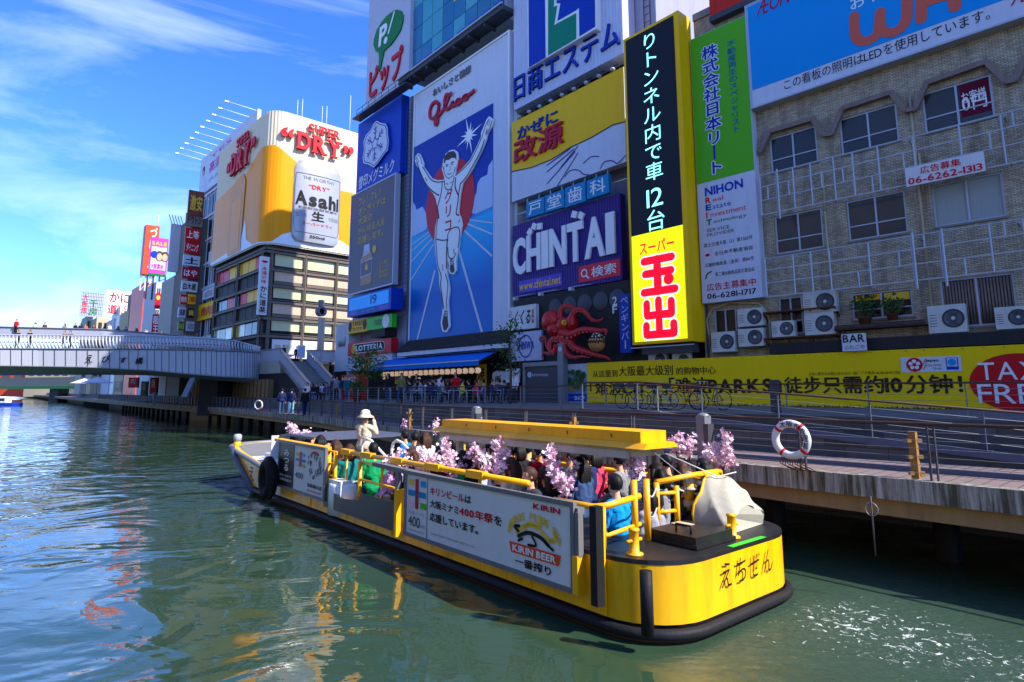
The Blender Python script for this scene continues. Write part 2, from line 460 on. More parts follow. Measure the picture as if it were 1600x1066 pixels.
mat('eye_yellow', (228, 168, 8), .25, var=.05)
mat('ball_brown', (178, 128, 72), .6, var=.2, scale=4)
mat('ball_sauce', (48, 26, 20), .4, var=.2)
mat('canvas', (168, 162, 144), .8, var=.08, scale=2.5, bump=.3, bscale=4)
mat('led_black', (30, 29, 34), .4, var=.06)
mat('led_cyan', (140, 240, 236), .5, var=.02, emis=.55)
mat('led_red', (232, 8, 40), .5, var=.03, emis=.35)
mat('led_white', (240, 235, 240), .5, var=.02, emis=.3)
mat('lcd_blue', (20, 130, 220), .4, var=.08, emis=.12)
mat('bark', (84, 72, 58), .9, var=.3, scale=9)
mat('foliage', (58, 84, 34), .7, var=.35, scale=6)
mat('blossom_pale', (246, 214, 224), .7, var=.06, scale=12)
mat('blossom_pink', (234, 176, 198), .7, var=.08, scale=12)
mat('blossom_violet', (198, 160, 214), .7, var=.08, scale=12)
mat('twig', (86, 62, 46), .9, var=.2)
mat('tyre', (26, 26, 28), .75, var=.25, scale=9, bump=.4)
mat('stair_stone', (150, 148, 144), .8, var=.1, dirt=.2)
mat('metal_fascia', (176, 178, 188), .5, .0, var=.05, dirt=.12, dirtc=(84, 86, 92), scale=.6)
mat('metal_rib', (176, 178, 186), .35, .3, var=.06)
mat('skin', (214, 160, 128), .55, var=.06, scale=9)
mat('skin_tan', (196, 140, 106), .55, var=.06, scale=9)
mat('eye_dark', (24, 16, 14), .3, var=.05)
mat('lip', (176, 96, 88), .5, var=.05)
mat('hair_black', (20, 17, 17), .62, var=.45, scale=40, stretch=(4, 4, .4), spec=.25)
mat('hair_brown', (62, 38, 26), .62, var=.45, scale=40, stretch=(4, 4, .4), spec=.25)
mat('hair_gray', (112, 110, 108), .5, var=.3, scale=30)
mat('straw', (226, 214, 180), .75, var=.06, scale=12)
CLOTH = dict(black=(30, 30, 33), charcoal=(56, 58, 64), navy=(30, 42, 84), denim=(52, 74, 116), blue=(14, 118, 196), cyan=(10, 136, 200), teal=(20, 108, 110), green=(10, 140, 84), beige=(202, 184, 156), white=(214, 214, 216), gray=(128, 128, 132), silver=(150, 150, 160), red=(206, 24, 40), pink=(214, 64, 92), lilac=(188, 150, 206), orange=(222, 104, 50), skyblue=(140, 192, 214), brown=(88, 62, 46), maroon=(96, 20, 44), olive=(120, 116, 62), khaki=(160, 146, 108), yellow=(214, 196, 60), purple=(64, 50, 110))
for k_, v_ in CLOTH.items(): mat('cloth_' + k_, v_, .85, var=.13, scale=7, bump=.25, bscale=14)
def fold_led(name, c, e, dot):
 """panel of little lamps"""
 m = mat(name, c, .5, var=.03, emis=e)
 n, l = m.node_tree.nodes, m.node_tree.links
 g = [x for x in n if x.bl_idname == 'ShaderNodeNewGeometry'][0]
 w1 = n.new('ShaderNodeTexVoronoi'); w1.inputs['Scale'].default_value = dot; w1.inputs['Randomness'].default_value = .1
 l.new(g.outputs['Position'], w1.inputs['Vector'])
 r = n.new('ShaderNodeMapRange'); r.inputs['From Min'].default_value = .15; r.inputs['From Max'].default_value = .6; r.inputs['To Min'].default_value = e * 1.25; r.inputs['To Max'].default_value = e * .6
 l.new(w1.outputs['Distance'], r.inputs['Value']); l.new(r.outputs['Result'], n['Principled BSDF'].inputs['Emission Strength'])
fold_led('led_yellow', (224, 232, 6), .42, 9.0)
def brick_mat(name, d, c1, c2, mort, sx=.21, sy=.062, rough=.75, dirt=.5):
 m = bpy.data.materials.new(name); m.use_nodes = True; MATS[name] = m
 n, l = m.node_tree.nodes, m.node_tree.links; b = n['Principled BSDF']; b.inputs['Roughness'].default_value = rough
 g = n.new('ShaderNodeNewGeometry')
 dt = n.new('ShaderNodeVectorMath'); dt.operation = 'DOT_PRODUCT'; dt.inputs[1].default_value = (d.x, d.y, 0)
 sp = n.new('ShaderNodeSeparateXYZ'); cb = n.new('ShaderNodeCombineXYZ')
 l.new(g.outputs['Position'], dt.inputs[0]); l.new(g.outputs['Position'], sp.inputs[0])
 l.new(dt.outputs['Value'], cb.inputs['X']); l.new(sp.outputs['Z'], cb.inputs['Y'])
 bt = n.new('ShaderNodeTexBrick'); bt.inputs['Scale'].default_value = 1; bt.inputs['Brick Width'].default_value = sx; bt.inputs['Row Height'].default_value = sy
 bt.inputs['Mortar Size'].default_value = .009; bt.inputs['Mortar Smooth'].default_value = .3; bt.inputs['Bias'].default_value = -.1
 bt.inputs['Color1'].default_value = rgb(c1); bt.inputs['Color2'].default_value = rgb(c2); bt.inputs['Mortar'].default_value = rgb(mort)
 l.new(cb.outputs[0], bt.inputs['Vector'])
 mp2 = n.new('ShaderNodeMapping'); mp2.inputs['Scale'].default_value = (1.6, .22, 1); l.new(cb.outputs[0], mp2.inputs['Vector'])
 nt = n.new('ShaderNodeTexNoise'); nt.inputs['Scale'].default_value = 1.5; nt.inputs['Detail'].default_value = 8; nt.inputs['Roughness'].default_value = .66
 l.new(mp2.outputs[0], nt.inputs['Vector'])
 rr = n.new('ShaderNodeValToRGB'); rr.color_ramp.elements[0].position = .46; rr.color_ramp.elements[1].position = .76; rr.color_ramp.elements[1].color = (dirt, dirt, dirt, 1)
 l.new(nt.outputs['Fac'], rr.inputs['Fac'])
 mx = n.new('ShaderNodeMix'); mx.data_type = 'RGBA'; mx.inputs['B'].default_value = rgb((74, 54, 36))
 l.new(bt.outputs['Color'], mx.inputs['A']); l.new(rr.outputs['Color'], mx.inputs['Factor']); l.new(mx.outputs['Result'], b.inputs['Base Color'])
 bp = n.new('ShaderNodeBump'); bp.inputs['Strength'].default_value = .5; bp.inputs['Distance'].default_value = .008; bp.invert = True
 l.new(bt.outputs['Fac'], bp.inputs['Height']); l.new(bp.outputs['Normal'], b.inputs['Normal'])
 return m
def corrug(name, c, d, pitch, rough=.5, depth=.03):
 m = mat(name, c, rough, var=.05, dirt=.12)
 n, l = m.node_tree.nodes, m.node_tree.links; g = [x for x in n if x.bl_idname == 'ShaderNodeNewGeometry'][0]
 dt = n.new('ShaderNodeVectorMath'); dt.operation = 'DOT_PRODUCT'; dt.inputs[1].default_value = (d.x, d.y, 0)
 l.new(g.outputs['Position'], dt.inputs[0])
 mu = n.new('ShaderNodeMath'); mu.operation = 'MULTIPLY'; mu.inputs[1].default_value = 2 * math.pi / pitch; l.new(dt.outputs['Value'], mu.inputs[0])
 sn = n.new('ShaderNodeMath'); sn.operation = 'SINE'; l.new(mu.outputs[0], sn.inputs[0])
 bp = n.new('ShaderNodeBump'); bp.inputs['Strength'].default_value = .6; bp.inputs['Distance'].default_value = depth
 l.new(sn.outputs[0], bp.inputs['Height']); l.new(bp.outputs['Normal'], n['Principled BSDF'].inputs['Normal'])
 return m
def water_mat():
 m = bpy.data.materials.new('water'); m.use_nodes = True; MATS['water'] = m
 n, l = m.node_tree.nodes, m.node_tree.links; b = n['Principled BSDF']
 b.inputs['Roughness'].default_value = .03; b.inputs['IOR'].default_value = 1.52
 b.inputs['Specular IOR Level'].default_value = .62
 g = n.new('ShaderNodeNewGeometry')
 cr = n.new('ShaderNodeTexNoise'); cr.inputs['Scale'].default_value = .22; cr.inputs['Detail'].default_value = 3
 l.new(g.outputs['Position'], cr.inputs['Vector'])
 mx = n.new('ShaderNodeMix'); mx.data_type = 'RGBA'; mx.inputs['A'].default_value = (.016, .040, .022, 1); mx.inputs['B'].default_value = (.034, .068, .034, 1)
 l.new(cr.outputs['Fac'], mx.inputs['Factor'])
 # the froth of the wake, along a line astern of the boat
 dv = Vector((.637, -.771, 0)); p0 = Vector((3.9, 10.2, 0))
 sb = n.new('ShaderNodeVectorMath'); sb.operation = 'SUBTRACT'; sb.inputs[1].default_value = p0; l.new(g.outputs['Position'], sb.inputs[0])
 d1 = n.new('ShaderNodeVectorMath'); d1.operation = 'DOT_PRODUCT'; d1.inputs[1].default_value = dv; l.new(sb.outputs[0], d1.inputs[0])
 d2 = n.new('ShaderNodeVectorMath'); d2.operation = 'DOT_PRODUCT'; d2.inputs[1].default_value = (dv.y, -dv.x, 0); l.new(sb.outputs[0], d2.inputs[0])
 ab = n.new('ShaderNodeMath'); ab.operation = 'ABSOLUTE'; l.new(d2.outputs['Value'], ab.inputs[0])
 m1 = n.new('ShaderNodeMapRange'); m1.inputs['From Min'].default_value = 3.4; m1.inputs['From Max'].default_value = .3; l.new(ab.outputs[0], m1.inputs['Value'])
 m2 = n.new('ShaderNodeMapRange'); m2.inputs['From Min'].default_value = -1.2; m2.inputs['From Max'].default_value = 1.2; l.new(d1.outputs['Value'], m2.inputs['Value'])
 m3 = n.new('ShaderNodeMapRange'); m3.inputs['From Min'].default_value = 16; m3.inputs['From Max'].default_value = 2; l.new(d1.outputs['Value'], m3.inputs['Value'])
 q1 = n.new('ShaderNodeMath'); q1.operation = 'MULTIPLY'; l.new(m1.outputs[0], q1.inputs[0]); l.new(m2.outputs[0], q1.inputs[1])
 q2 = n.new('ShaderNodeMath'); q2.operation = 'MULTIPLY'; l.new(q1.outputs[0], q2.inputs[0]); l.new(m3.outputs[0], q2.inputs[1])
 fn = n.new('ShaderNodeTexNoise'); fn.inputs['Scale'].default_value = 7.5; fn.inputs['Detail'].default_value = 7; fn.inputs['Roughness'].default_value = .72; fn.inputs['Distortion'].default_value = 1.1
 l.new(g.outputs['Position'], fn.inputs['Vector'])
 lo = n.new('ShaderNodeMath'); lo.operation = 'MULTIPLY_ADD'; lo.inputs[1].default_value = -.285; lo.inputs[2].default_value = .83; l.new(q2.outputs[0], lo.inputs[0])
 fr = n.new('ShaderNodeMath'); fr.operation = 'SUBTRACT'; l.new(fn.outputs['Fac'], fr.inputs[0]); l.new(lo.outputs[0], fr.inputs[1])
 fm = n.new('ShaderNodeMapRange'); fm.inputs['From Min'].default_value = 0; fm.inputs['From Max'].default_value = .07; l.new(fr.outputs[0], fm.inputs['Value'])
 mg = n.new('ShaderNodeMix'); mg.data_type = 'RGBA'; mg.inputs['B'].default_value = (.06, .11, .075, 1); l.new(mx.outputs['Result'], mg.inputs['A']); l.new(q2.outputs[0], mg.inputs['Factor'])
 mf = n.new('ShaderNodeMix'); mf.data_type = 'RGBA'; mf.inputs['B'].default_value = (.85, .9, .88, 1)
 l.new(mg.outputs['Result'], mf.inputs['A']); l.new(fm.outputs[0], mf.inputs['Factor']); l.new(mf.outputs['Result'], b.inputs['Base Color'])
 rf = n.new('ShaderNodeMapRange'); rf.inputs['To Min'].default_value = .03; rf.inputs['To Max'].default_value = .6; l.new(fm.outputs[0], rf.inputs['Value']); l.new(rf.outputs[0], b.inputs['Roughness'])
 # ripples of three sizes
 hts = []
 for sc, det, dis, st, amp in ((.36, 2, 1.6, (1, 1, 1), .10), (1.2, 2, 1.2, (.8, 1.25, 1), .013), (5.0, 3, .4, (.7, 1.3, 1), .0028)):
  mpx = n.new('ShaderNodeMapping'); mpx.inputs['Scale'].default_value = st; mpx.inputs['Rotation'].default_value = (0, 0, .35)
  l.new(g.outputs['Position'], mpx.inputs['Vector'])
  nt = n.new('ShaderNodeTexNoise'); nt.inputs['Scale'].default_value = sc; nt.inputs['Detail'].default_value = det; nt.inputs['Distortion'].default_value = dis; nt.inputs['Roughness'].default_value = .45
  l.new(mpx.outputs[0], nt.inputs['Vector'])
  mu = n.new('ShaderNodeMath'); mu.operation = 'MULTIPLY'; mu.inputs[1].default_value = amp; l.new(nt.outputs['Fac'], mu.inputs[0]); hts.append(mu)
 wk = n.new('ShaderNodeMath'); wk.operation = 'MULTIPLY'; wk.inputs[1].default_value = .07; l.new(fn.outputs['Fac'], wk.inputs[0])
 wk2 = n.new('ShaderNodeMath'); wk2.operation = 'MULTIPLY'; l.new(wk.outputs[0], wk2.inputs[0]); l.new(q2.outputs[0], wk2.inputs[1]); hts.append(wk2)
 acc = hts[0]
 for h in hts[1:]:
  ad = n.new('ShaderNodeMath'); ad.operation = 'ADD'; l.new(acc.outputs[0], ad.inputs[0]); l.new(h.outputs[0], ad.inputs[1]); acc = ad
 bp = n.new('ShaderNodeBump'); bp.inputs['Strength'].default_value = 1.0; bp.inputs['Distance'].default_value = 1.0
 l.new(acc.outputs[0], bp.inputs['Height']); l.new(bp.outputs['Normal'], b.inputs['Normal'])
 return m
water_mat()
# ------------------------------------------------------------------ the canal banks in plan
def nt(n, t): return Vector((n * .70 - t * .714, n * .714 + t * .70))
PA = plane_at(797, 41.8, -30)                       # the long row with the tall signs
uB, _ = PA.uz(1072, 300); pB = PA.W(uB, 0)
PB = Pl((pB.x, pB.y), vpdir(-130))                   # the tiled building on the right
QUAY = [Vector(q) for q in ((48, -37), (20, -4.5), (7.98, 9.7), (5.65, 12.4), (-3.9, 25.2), (-11.3, 37.6), (-20.5, 50), (-29, 61), (-42, 76), (-81, 122), (-150, 205), (-520, 640))]
UP = [nt(17.8, -60), nt(17.8, 0), nt(17.8, 10.2), nt(17.8, 24), Vector((-14.2, 46.5)), Vector((-23, 58)), Vector((-31, 68)), Vector((-44, 83)), Vector((-83, 130)), Vector((-152, 213)), Vector((-522, 655))]
ZD, ZU = 1.86, 2.75
def sheet(name, pts, z, m, th=0):
 b = MB(); P3 = [Vector((p[0], p[1], z)) for p in pts]
 if th: b.prism(P3, (0, 0, -th), m)
 else: b.add(P3, [tuple(range(len(P3)))], m)
 return b.build(name)
def up_normal(o):
 return o
# water
b = MB(); b.add([(-3000, -300, .2), (600, -300, .2), (600, 3000, .2), (-3000, 3000, .2)], [(0, 1, 2, 3)], 'water'); struct(b.build('water'))
# pavement and boardwalk materials
PAVE = brick_mat('paving', Vector((.7, .714, 0)), (96, 92, 90), (112, 106, 102), (70, 68, 66), .6, .3, .8, .35)
def plank():
 m = mat('deck', (122, 106, 104), .8, var=.14, scale=2.5, dirt=.2)
 n, l = m.node_tree.nodes, m.node_tree.links; g = [x for x in n if x.bl_idname == 'ShaderNodeNewGeometry'][0]
 dt = n.new('ShaderNodeVectorMath'); dt.operation = 'DOT_PRODUCT'; dt.inputs[1].default_value = (-.66 * 4.2, .75 * 4.2, 0); l.new(g.outputs['Position'], dt.inputs[0])
 fr = n.new('ShaderNodeMath'); fr.operation = 'FRACT'; l.new(dt.outputs['Value'], fr.inputs[0])
 lt = n.new('ShaderNodeMath'); lt.operation = 'LESS_THAN'; lt.inputs[1].default_value = .07; l.new(fr.outputs[0], lt.inputs[0])
 bs = n['Principled BSDF'].inputs['Base Color']; src = bs.links[0].from_socket
 mx = n.new('ShaderNodeMix'); mx.data_type = 'RGBA'; mx.inputs['B'].default_value = (.03, .026, .026, 1)
 l.new(src, mx.inputs['A']); l.new(lt.outputs[0], mx.inputs['Factor']); l.new(mx.outputs['Result'], bs)
plank()
def stain():
 m = mat('stained_edge', (176, 172, 164), .9, var=.2, scale=2, bump=.5)
 n, l = m.node_tree.nodes, m.node_tree.links; g = [x for x in n if x.bl_idname == 'ShaderNodeNewGeometry'][0]
 mpv = n.new('ShaderNodeMapping'); mpv.inputs['Scale'].default_value = (5.5, 5.5, .35); l.new(g.outputs['Position'], mpv.inputs['Vector'])
 nz = n.new('ShaderNodeTexNoise'); nz.inputs['Scale'].default_value = 1.5; nz.inputs['Detail'].default_value = 6; nz.inputs['Roughness'].default_value = .7; l.new(mpv.outputs[0], nz.inputs['Vector'])
 r = n.new('ShaderNodeValToRGB'); r.color_ramp.elements[0].position = .36; r.color_ramp.elements[1].position = .60; l.new(nz.outputs['Fac'], r.inputs['Fac'])
 bs = n['Principled BSDF'].inputs['Base Color']; src = bs.links[0].from_socket
 mx = n.new('ShaderNodeMix'); mx.data_type = 'RGBA'; mx.inputs['B'].default_value = rgb((78, 74, 58)); l.new(src, mx.inputs['A']); l.new(r.outputs['Color'], mx.inputs['Factor']); l.new(mx.outputs['Result'], bs)
stain()
STONE = brick_mat('stone_wall', Vector((-.70, .714, 0)), (74, 72, 72), (98, 95, 94), (52, 50, 50), .9, .3, .85, .5)
# promenade and the land behind it
land = list(UP) + [Vector((900, 900)), Vector((300, -200))]
sheet_o = sheet('promenade', land, ZU, 'paving', 0); struct(sheet_o)
# retaining wall
b = MB()
for i in range(len(UP) - 1):
 p, q = UP[i], UP[i + 1]
 b.add([(p.x, p.y, -.5), (q.x, q.y, -.5), (q.x, q.y, ZU - .004), (p.x, p.y, ZU - .004)], [(0, 1, 2, 3)], 'stone_wall')
b.build('retaining_wall'); struct(bpy.data.objects['retaining_wall'])
# boardwalk: deck, stained edge, beam, piles
bw = thing('boardwalk', 'brown boardwalk with a stained edge over the water', 'boardwalk', (QUAY[2].x, QUAY[2].y, 0)); bw['kind'] = 'structure'
back = [Vector((u.x, u.y)) for u in UP]
bd = MB(); P3 = [Vector((p.x, p.y, ZD)) for p in QUAY] + [Vector((p.x, p.y, ZD)) for p in reversed(back)]
bd.prism(P3, (0, 0, -.08), 'deck'); bd.build('deck', bw)
be, bt_, pl_ = MB(), MB(), MB()
for i in range(len(QUAY) - 1):
 p, q = QUAY[i], QUAY[i + 1]; d = (q - p).normalized(); nin = Vector((d.y, -d.x))
 if nin.dot(Vector((.7, .714))) < 0: nin = -nin
 p3, q3 = Vector((p.x, p.y, ZD - .34)), Vector((q.x, q.y, ZD - .34)); n3 = Vector((nin.x, nin.y, 0))
 be.obox(p3 - n3 * .03, q3 - p3, n3 * .25, Vector((0, 0, .34 + .03)), 'stained_edge')
 bt_.obox(p3 + n3 * .10 - Vector((0, 0, .30)), q3 - p3, n3 * .3, Vector((0, 0, .296)), 'tan_beam')
 L = (q - p).length; k = int(L / 3.2)
 for j in range(min(k, 14)):
  c = p + d * (j + .5) * 3.2 + nin * 2.1
  pl_ = MB(); pl_.tube([(c.x, c.y, -1), (c.x, c.y, ZD - .3)], .22, 'black_rubber', 8); pl_.build('pile', bw)  # piles coloured black to stand in for the shade under the deck
be.build('deck_edge', bw); bt_.build('edge_beam', bw)
# a low kerb along the back of the boardwalk, and the ramp up to the promenade
b = MB()
for t0, t1 in ((-30, 1), (1, 13)):
 b.bar((*nt(14.25, t0), ZD + .05), (*nt(14.25 if t0 < 0 else 14.25, t1), ZD + .05), .12, .1, 'bluesteel')
struct(b.build('kerb'))
b = MB()
A0, A1, B0, B1 = nt(16.3, 10.2), nt(17.8, 10.2), nt(16.3, .6), nt(17.8, .6)
A00, A11 = nt(16.3, 12.5), nt(17.8, 12.5)
zr = ZD + .04
top = [(*A00, ZU), (*A11, ZU), (*A1, ZU), (*A0, ZU)]
b.prism([Vector((*A00, ZU - .006)), Vector((*A0, ZU - .006)), Vector((*A1, ZU - .006)), Vector((*A11, ZU - .006))], (0, 0, -(ZU - ZD)), 'stone_wall')
vs = [(*A0, ZD), (*B0, ZD), (*B0, zr), (*A0, ZU - .006), (*A1, ZD), (*B1, ZD), (*B1, zr), (*A1, ZU - .006)]
b.add(vs, [(0, 1, 2, 3), (7, 6, 5, 4), (3, 2, 6, 7), (0, 3, 7, 4), (1, 5, 6, 2)], 'stone_wall')
b.bar((*nt(16.26, 12.5), ZU + .02), (*nt(16.26, 10.2), ZU + .02), .1, .16, 'bluesteel')
b.bar((*nt(16.26, 10.2), ZU + .02), (*nt(16.26, -.6), zr), .1, .16, 'bluesteel')
struct(b.build('ramp'))
# ------------------------------------------------------------------ railings
def railing(name, label, path, h, step, rails, post='steel_dark', hand='handrail', cw=.005, hr=.035, pw=.06, inset=0.0, twin=False, group=None):
 pts = [Vector(p) for p in path]
 t = thing(name, label, 'railing', pts[0], group)
 tot = 0; segs = []
 for a, c in zip(pts, pts[1:]): segs.append((a, c, tot)); tot += (c - a).length
 hb = MB(); hb.tube([p + Vector((0, 0, h)) for p in pts], hr, hand, 6); hb.build('handrail', t)
 cb = MB()
 for k in range(rails):
  z = h * (k + 1) / (rails + 1) if rails else 0
  cb.tube([p + Vector((0, 0, z)) for p in pts], cw, 'steel', 4)
 if rails: cb.build('cable', t)
 s = 0.0; k = 0
 while s <= tot and k < 100:
  for a, c, s0 in segs:
   L = (c - a).length
   if s0 <= s <= s0 + L + 1e-6:
    p = a + (c - a) * ((s - s0) / L); d = (c - a).normalized(); break
  pb = MB(); up = Vector((0, 0, h - .02)); d2 = Vector((d.x, d.y, 0)).normalized(); nn = Vector((d2.y, -d2.x, 0))
  for e in ((-.05, .05) if twin else (0,)):
   pb.obox(p + d2 * (e - pw / 5) - nn * pw / 2, d2 * pw * .4, nn * pw, up, post)
  pb.box(p + Vector((0, 0, .012)), (.2, .14, .02), post, math.atan2(d2.y, d2.x))
  pb.build('post', t); s += step; k += 1
 return t
def qoff(i0, i1, off, z):
 out = []
 for i in range(i0, i1 + 1):
  d = (QUAY[min(i + 1, len(QUAY) - 1)] - QUAY[max(i - 1, 0)]).normalized(); nin = Vector((d.y, -d.x))
  if nin.dot(Vector((.7, .714))) < 0: nin = -nin
  q = QUAY[i] + nin * off; out.append((q.x, q.y, z))
 return out
railing('quay_railing', 'cable railing with brown handrail along the near boardwalk edge', qoff(1, 6, .18, ZD), .98, 2.2, 6, 'steel_dark', twin=True)
railing('quay_railing', 'close barred railing of the boardwalk under and beyond the bridge', qoff(6, 9, .18, ZD), 1.0, 1.3, 5, 'steel_dark', hr=.045, pw=.1)
uo = [nt(17.95, -14), nt(17.95, 24), Vector((-14.1, 46.7)), Vector((-19.6, 53.6))]
railing('promenade_railing', 'upper railing with brown handrail above the stone wall', [(p.x, p.y, ZU) for p in uo], .86, 2.05, 5, 'steel', hr=.028)
railing('ramp_railing', 'sloping railing with brown handrail beside the ramp', [(*nt(16.26, 12.4), ZU + .08), (*nt(16.26, 10.2), ZU + .08), (*nt(16.26, -.6), ZD + .1)], .86, 2.1, 4, 'bluesteel', hr=.03)
# ================================================================== the row of buildings on the right bank
def PT(pl, q, off): return pl.quad(*q, off)
def sign(name, label, pl, q, off, th, m, group=None, frame=None, cat='sign'):
 """a board from four pixel corners (tl,tr,br,bl); returns thing, rectangle"""
 rc = pl.quad(*q, off) if len(q) == 4 and isinstance(q[0], (tuple, list)) else q
 u0, u1, z0, z1 = rc
 t = thing(name, label, cat, pl.W((u0 + u1) / 2, z0, off - th), group)
 b = MB(); b.panel(pl, rc, off, th, m)
 b.build('panel', t)
 if frame:
  f = MB(); w = frame[1]
  for r in ((u0 - w, u0, z0 - w, z1 + w), (u1, u1 + w, z0 - w, z1 + w), (u0, u1, z0 - w, z0), (u0, u1, z1, z1 + w)):
   f.panel(pl, r, off + .03, th + .03, frame[0])
  f.build('frame', t)
 return t, rc
def sub(rc, a, b, c, d):
 """fractional sub-rectangle: a..b across from the left, c..d up from the bottom"""
 u0, u1, z0, z1 = rc
 return u0 + (u1 - u0) * a, u0 + (u1 - u0) * b, z0 + (z1 - z0) * c, z0 + (z1 - z0) * d
def block(name, label, pl, u0, u1, z0, z1, off, depth, m, cat='building', kind=None):
 t = thing(name, label, cat, pl.W((u0 + u1) / 2, z0, off - depth / 2))
 b = MB(); b.panel(pl, (u0, u1, z0, z1), off, depth, m); b.build('wall', t)
 return t
TILE = brick_mat('tile_wall', PB.d, (196, 178, 148), (154, 136, 108), (84, 74, 62), .2, .066, .65, .75)
corrug('corrugated_red2', (198, 42, 24), PB.d, .34)
corrug('white_ribbed', (186, 190, 214), PA.d, .26)
corrug('purple_ribbed', (56, 34, 118), PA.d, .22)
mat('wall_lavender', (150, 152, 176), .7, var=.06, dirt=.25)
mat('pip_stone', (176, 178, 196), .75, var=.10, scale=6, bump=.9, bscale=7)
# ---- building with the snow-crystal sign
sb = block('narrow_building', 'narrow lavender-grey building clad in signs left of the runner billboard', PA, -24.9, -14.4, ZU, 30.6, -.5, 4, 'wall_lavender')
b = MB(); rc = PA.rect((600, 700), (640, 132), -.4); b.panel(PA, (PA.uz(612, 300, -.3)[0], PA.uz(640, 300, -.3)[0], 7, 30.4), -.3, .3, 'wall_lavender'); b.build('wall_strip', sb)
b = MB(); u0, _ = PA.uz(632, 300, .1); u1, _ = PA.uz(639, 300, .1)
for uu in (u0, u1): b.bar(PA.W(uu, 10, .05), PA.W(uu, 29.5, .05), .05, .05, 'steel_dark')
for i in range(48): b.bar(PA.W(u0, 10 + i * .4, .05), PA.W(u1, 10 + i * .4, .05), .03, .03, 'steel_dark')
b.build('ladder', sb)
b = MB(); b.panel(PA, (PA.uz(641, 300)[0] - .05, PA.uz(648, 300)[0] + .05, ZU, 31), -1.5, 10, 'concrete_dark'); b.build('gap_wall', sb)
b = MB()   # ground floor front, dark opening
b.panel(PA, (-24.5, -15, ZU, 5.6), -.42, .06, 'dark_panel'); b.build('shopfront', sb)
# the white stone panel with the green emblem
q = [(578, -20), (644, -62), (638, 127), (571, 170)]
t, rc = sign('emblem_sign', 'white stone sign with a green speech balloon P! over red katakana', PA, q, .2, 1.0, 'pip_stone')
a = MB()
bal = [(228, 660), (262, 660), (262, 895), (250, 900), (256, 660)]
def c8(x, y): return (560 + x / 8.0, y / 8.0)
def c7(x, y): return (540 + x / 3.99, y / 3.99)
cu, cz = PA.uz(606, 50, .3)
pts = [(185, 560), (195, 480), (225, 380), (280, 290), (340, 210), (400, 160), (470, 120), (530, 135), (555, 190), (550, 270), (520, 380), (470, 460), (400, 560), (330, 620), (315, 640), (270, 860), (252, 895), (256, 660), (215, 640)]
a.poly(PA, [c8(*p) for p in pts], .34, 'leaf_green', .14)
a.text(PA, 'P', PA.rect(c8(248, 600), c8(355, 270), .36), .37, 'clean_white', 'h', shear=.1)
a.stroke(PA, [c8(375, 410), c8(445, 160)], .28, .37, 'clean_white'); a.disc(PA, PA.uz(*c8(340, 505), .37), .36, .36, .37, 'clean_white')
u0, z0 = PA.uz(577, 156, .3); u1, z1 = PA.uz(623, 100, .3)
a.text(PA, 'ピップ', (u0 - .1, u1 + .7, z0 - .1, z0 + 3.2), .36, 'letter_red', 'h', depth=.14)
a.build('lettering', t)
b = MB(); b.bar(PA.P(557, 188, 1.2), PA.P(640, 131, 1.2), .9, .12, 'steel_dark')
u0, z0 = PA.uz(557, 186, 1.6); u1, _ = PA.uz(640, 130, 1.6)
for dz in (.45, .9): b.bar(PA.W(u0, z0 + dz, 1.6), PA.W(u1, z0 + dz, 1.6), .04, .04, 'steel_dark')
for i in range(9): b.bar(PA.W(u0 + (u1 - u0) * i / 8, z0, 1.6), PA.W(u0 + (u1 - u0) * i / 8, z0 + .9, 1.6), .04, .04, 'steel_dark')
o = b.build('catwalk'); tag(o, 'grey steel catwalk between the P emblem sign and the blue snow sign', 'catwalk')
# the blue sign with the snow crystal
q = [(560, 194), (628, 148), (624.5, 272), (556.5, 302)]
t, rc = sign('snow_sign', 'tall blue sign with a white snow crystal emblem', PA, q, .5, .8, 'snow_blue')
a = MB()
pts = [(870, 380), (905, 400), (930, 412), (985, 420), (1010, 470), (1012, 560), (1025, 640), (1010, 760), (950, 830), (890, 920), (830, 985), (790, 960), (760, 945), (700, 930), (690, 860), (705, 760), (700, 650), (730, 570), (790, 500), (830, 420)]
e8 = lambda x, y: (480 + x / 8.0, 140 + y / 8.0)
a.poly(PA, [e8(*p) for p in pts], .72, 'deep_blue', .22)
cx, cy = 855, 680
a.poly(PA, [e8(cx + (x - cx) * .97, cy + (y - cy) * .965) for x, y in pts], .735, 'clean_white')
a.poly(PA, [e8(cx + (x - cx) * .92, cy + (y - cy) * .92) for x, y in pts], .75, 'deep_blue')
a.poly(PA, [e8(cx + (x - cx) * .86, cy + (y - cy) * .87) for x, y in pts], .765, 'sign_white')
cu, cz = PA.uz(*e8(845, 675), .78)
for i in range(6):
 g = R(60 * i + 90); dx, dz = math.cos(g), math.sin(g); rr = 1.75
 a.stroke(PA, [(cu + dx * .5, cz + dz * .5), (cu + dx * rr, cz + dz * rr)], .12, .78, 'letter_blue', uz=True)
 for k in (.95, 1.35):
  for sgn in (-1, 1):
   g2 = g + sgn * R(50)
   a.stroke(PA, [(cu + dx * k, cz + dz * k), (cu + dx * k + math.cos(g2) * .45, cz + dz * k + math.sin(g2) * .45)], .1, .78, 'letter_blue', uz=True)
star = []
for i in range(10):
 g = R(36 * i + 90); r_ = .78 if i % 2 == 0 else .4
 star.append((cu + r_ * math.cos(g), cz + r_ * math.sin(g)))
a.stroke(PA, star + [star[0]], .1, .782, 'letter_blue', uz=True)
u0, z0 = PA.uz(561, 292, .5); u1, z1 = PA.uz(613, 255, .5)
a.text(PA, '雪印メグミルク', (rc[0] + .5, rc[1] - 1.1, rc[2] + .35, rc[2] + 1.65), .53, 'clean_white', 'b', shear=.12)
a.build('lettering', t)
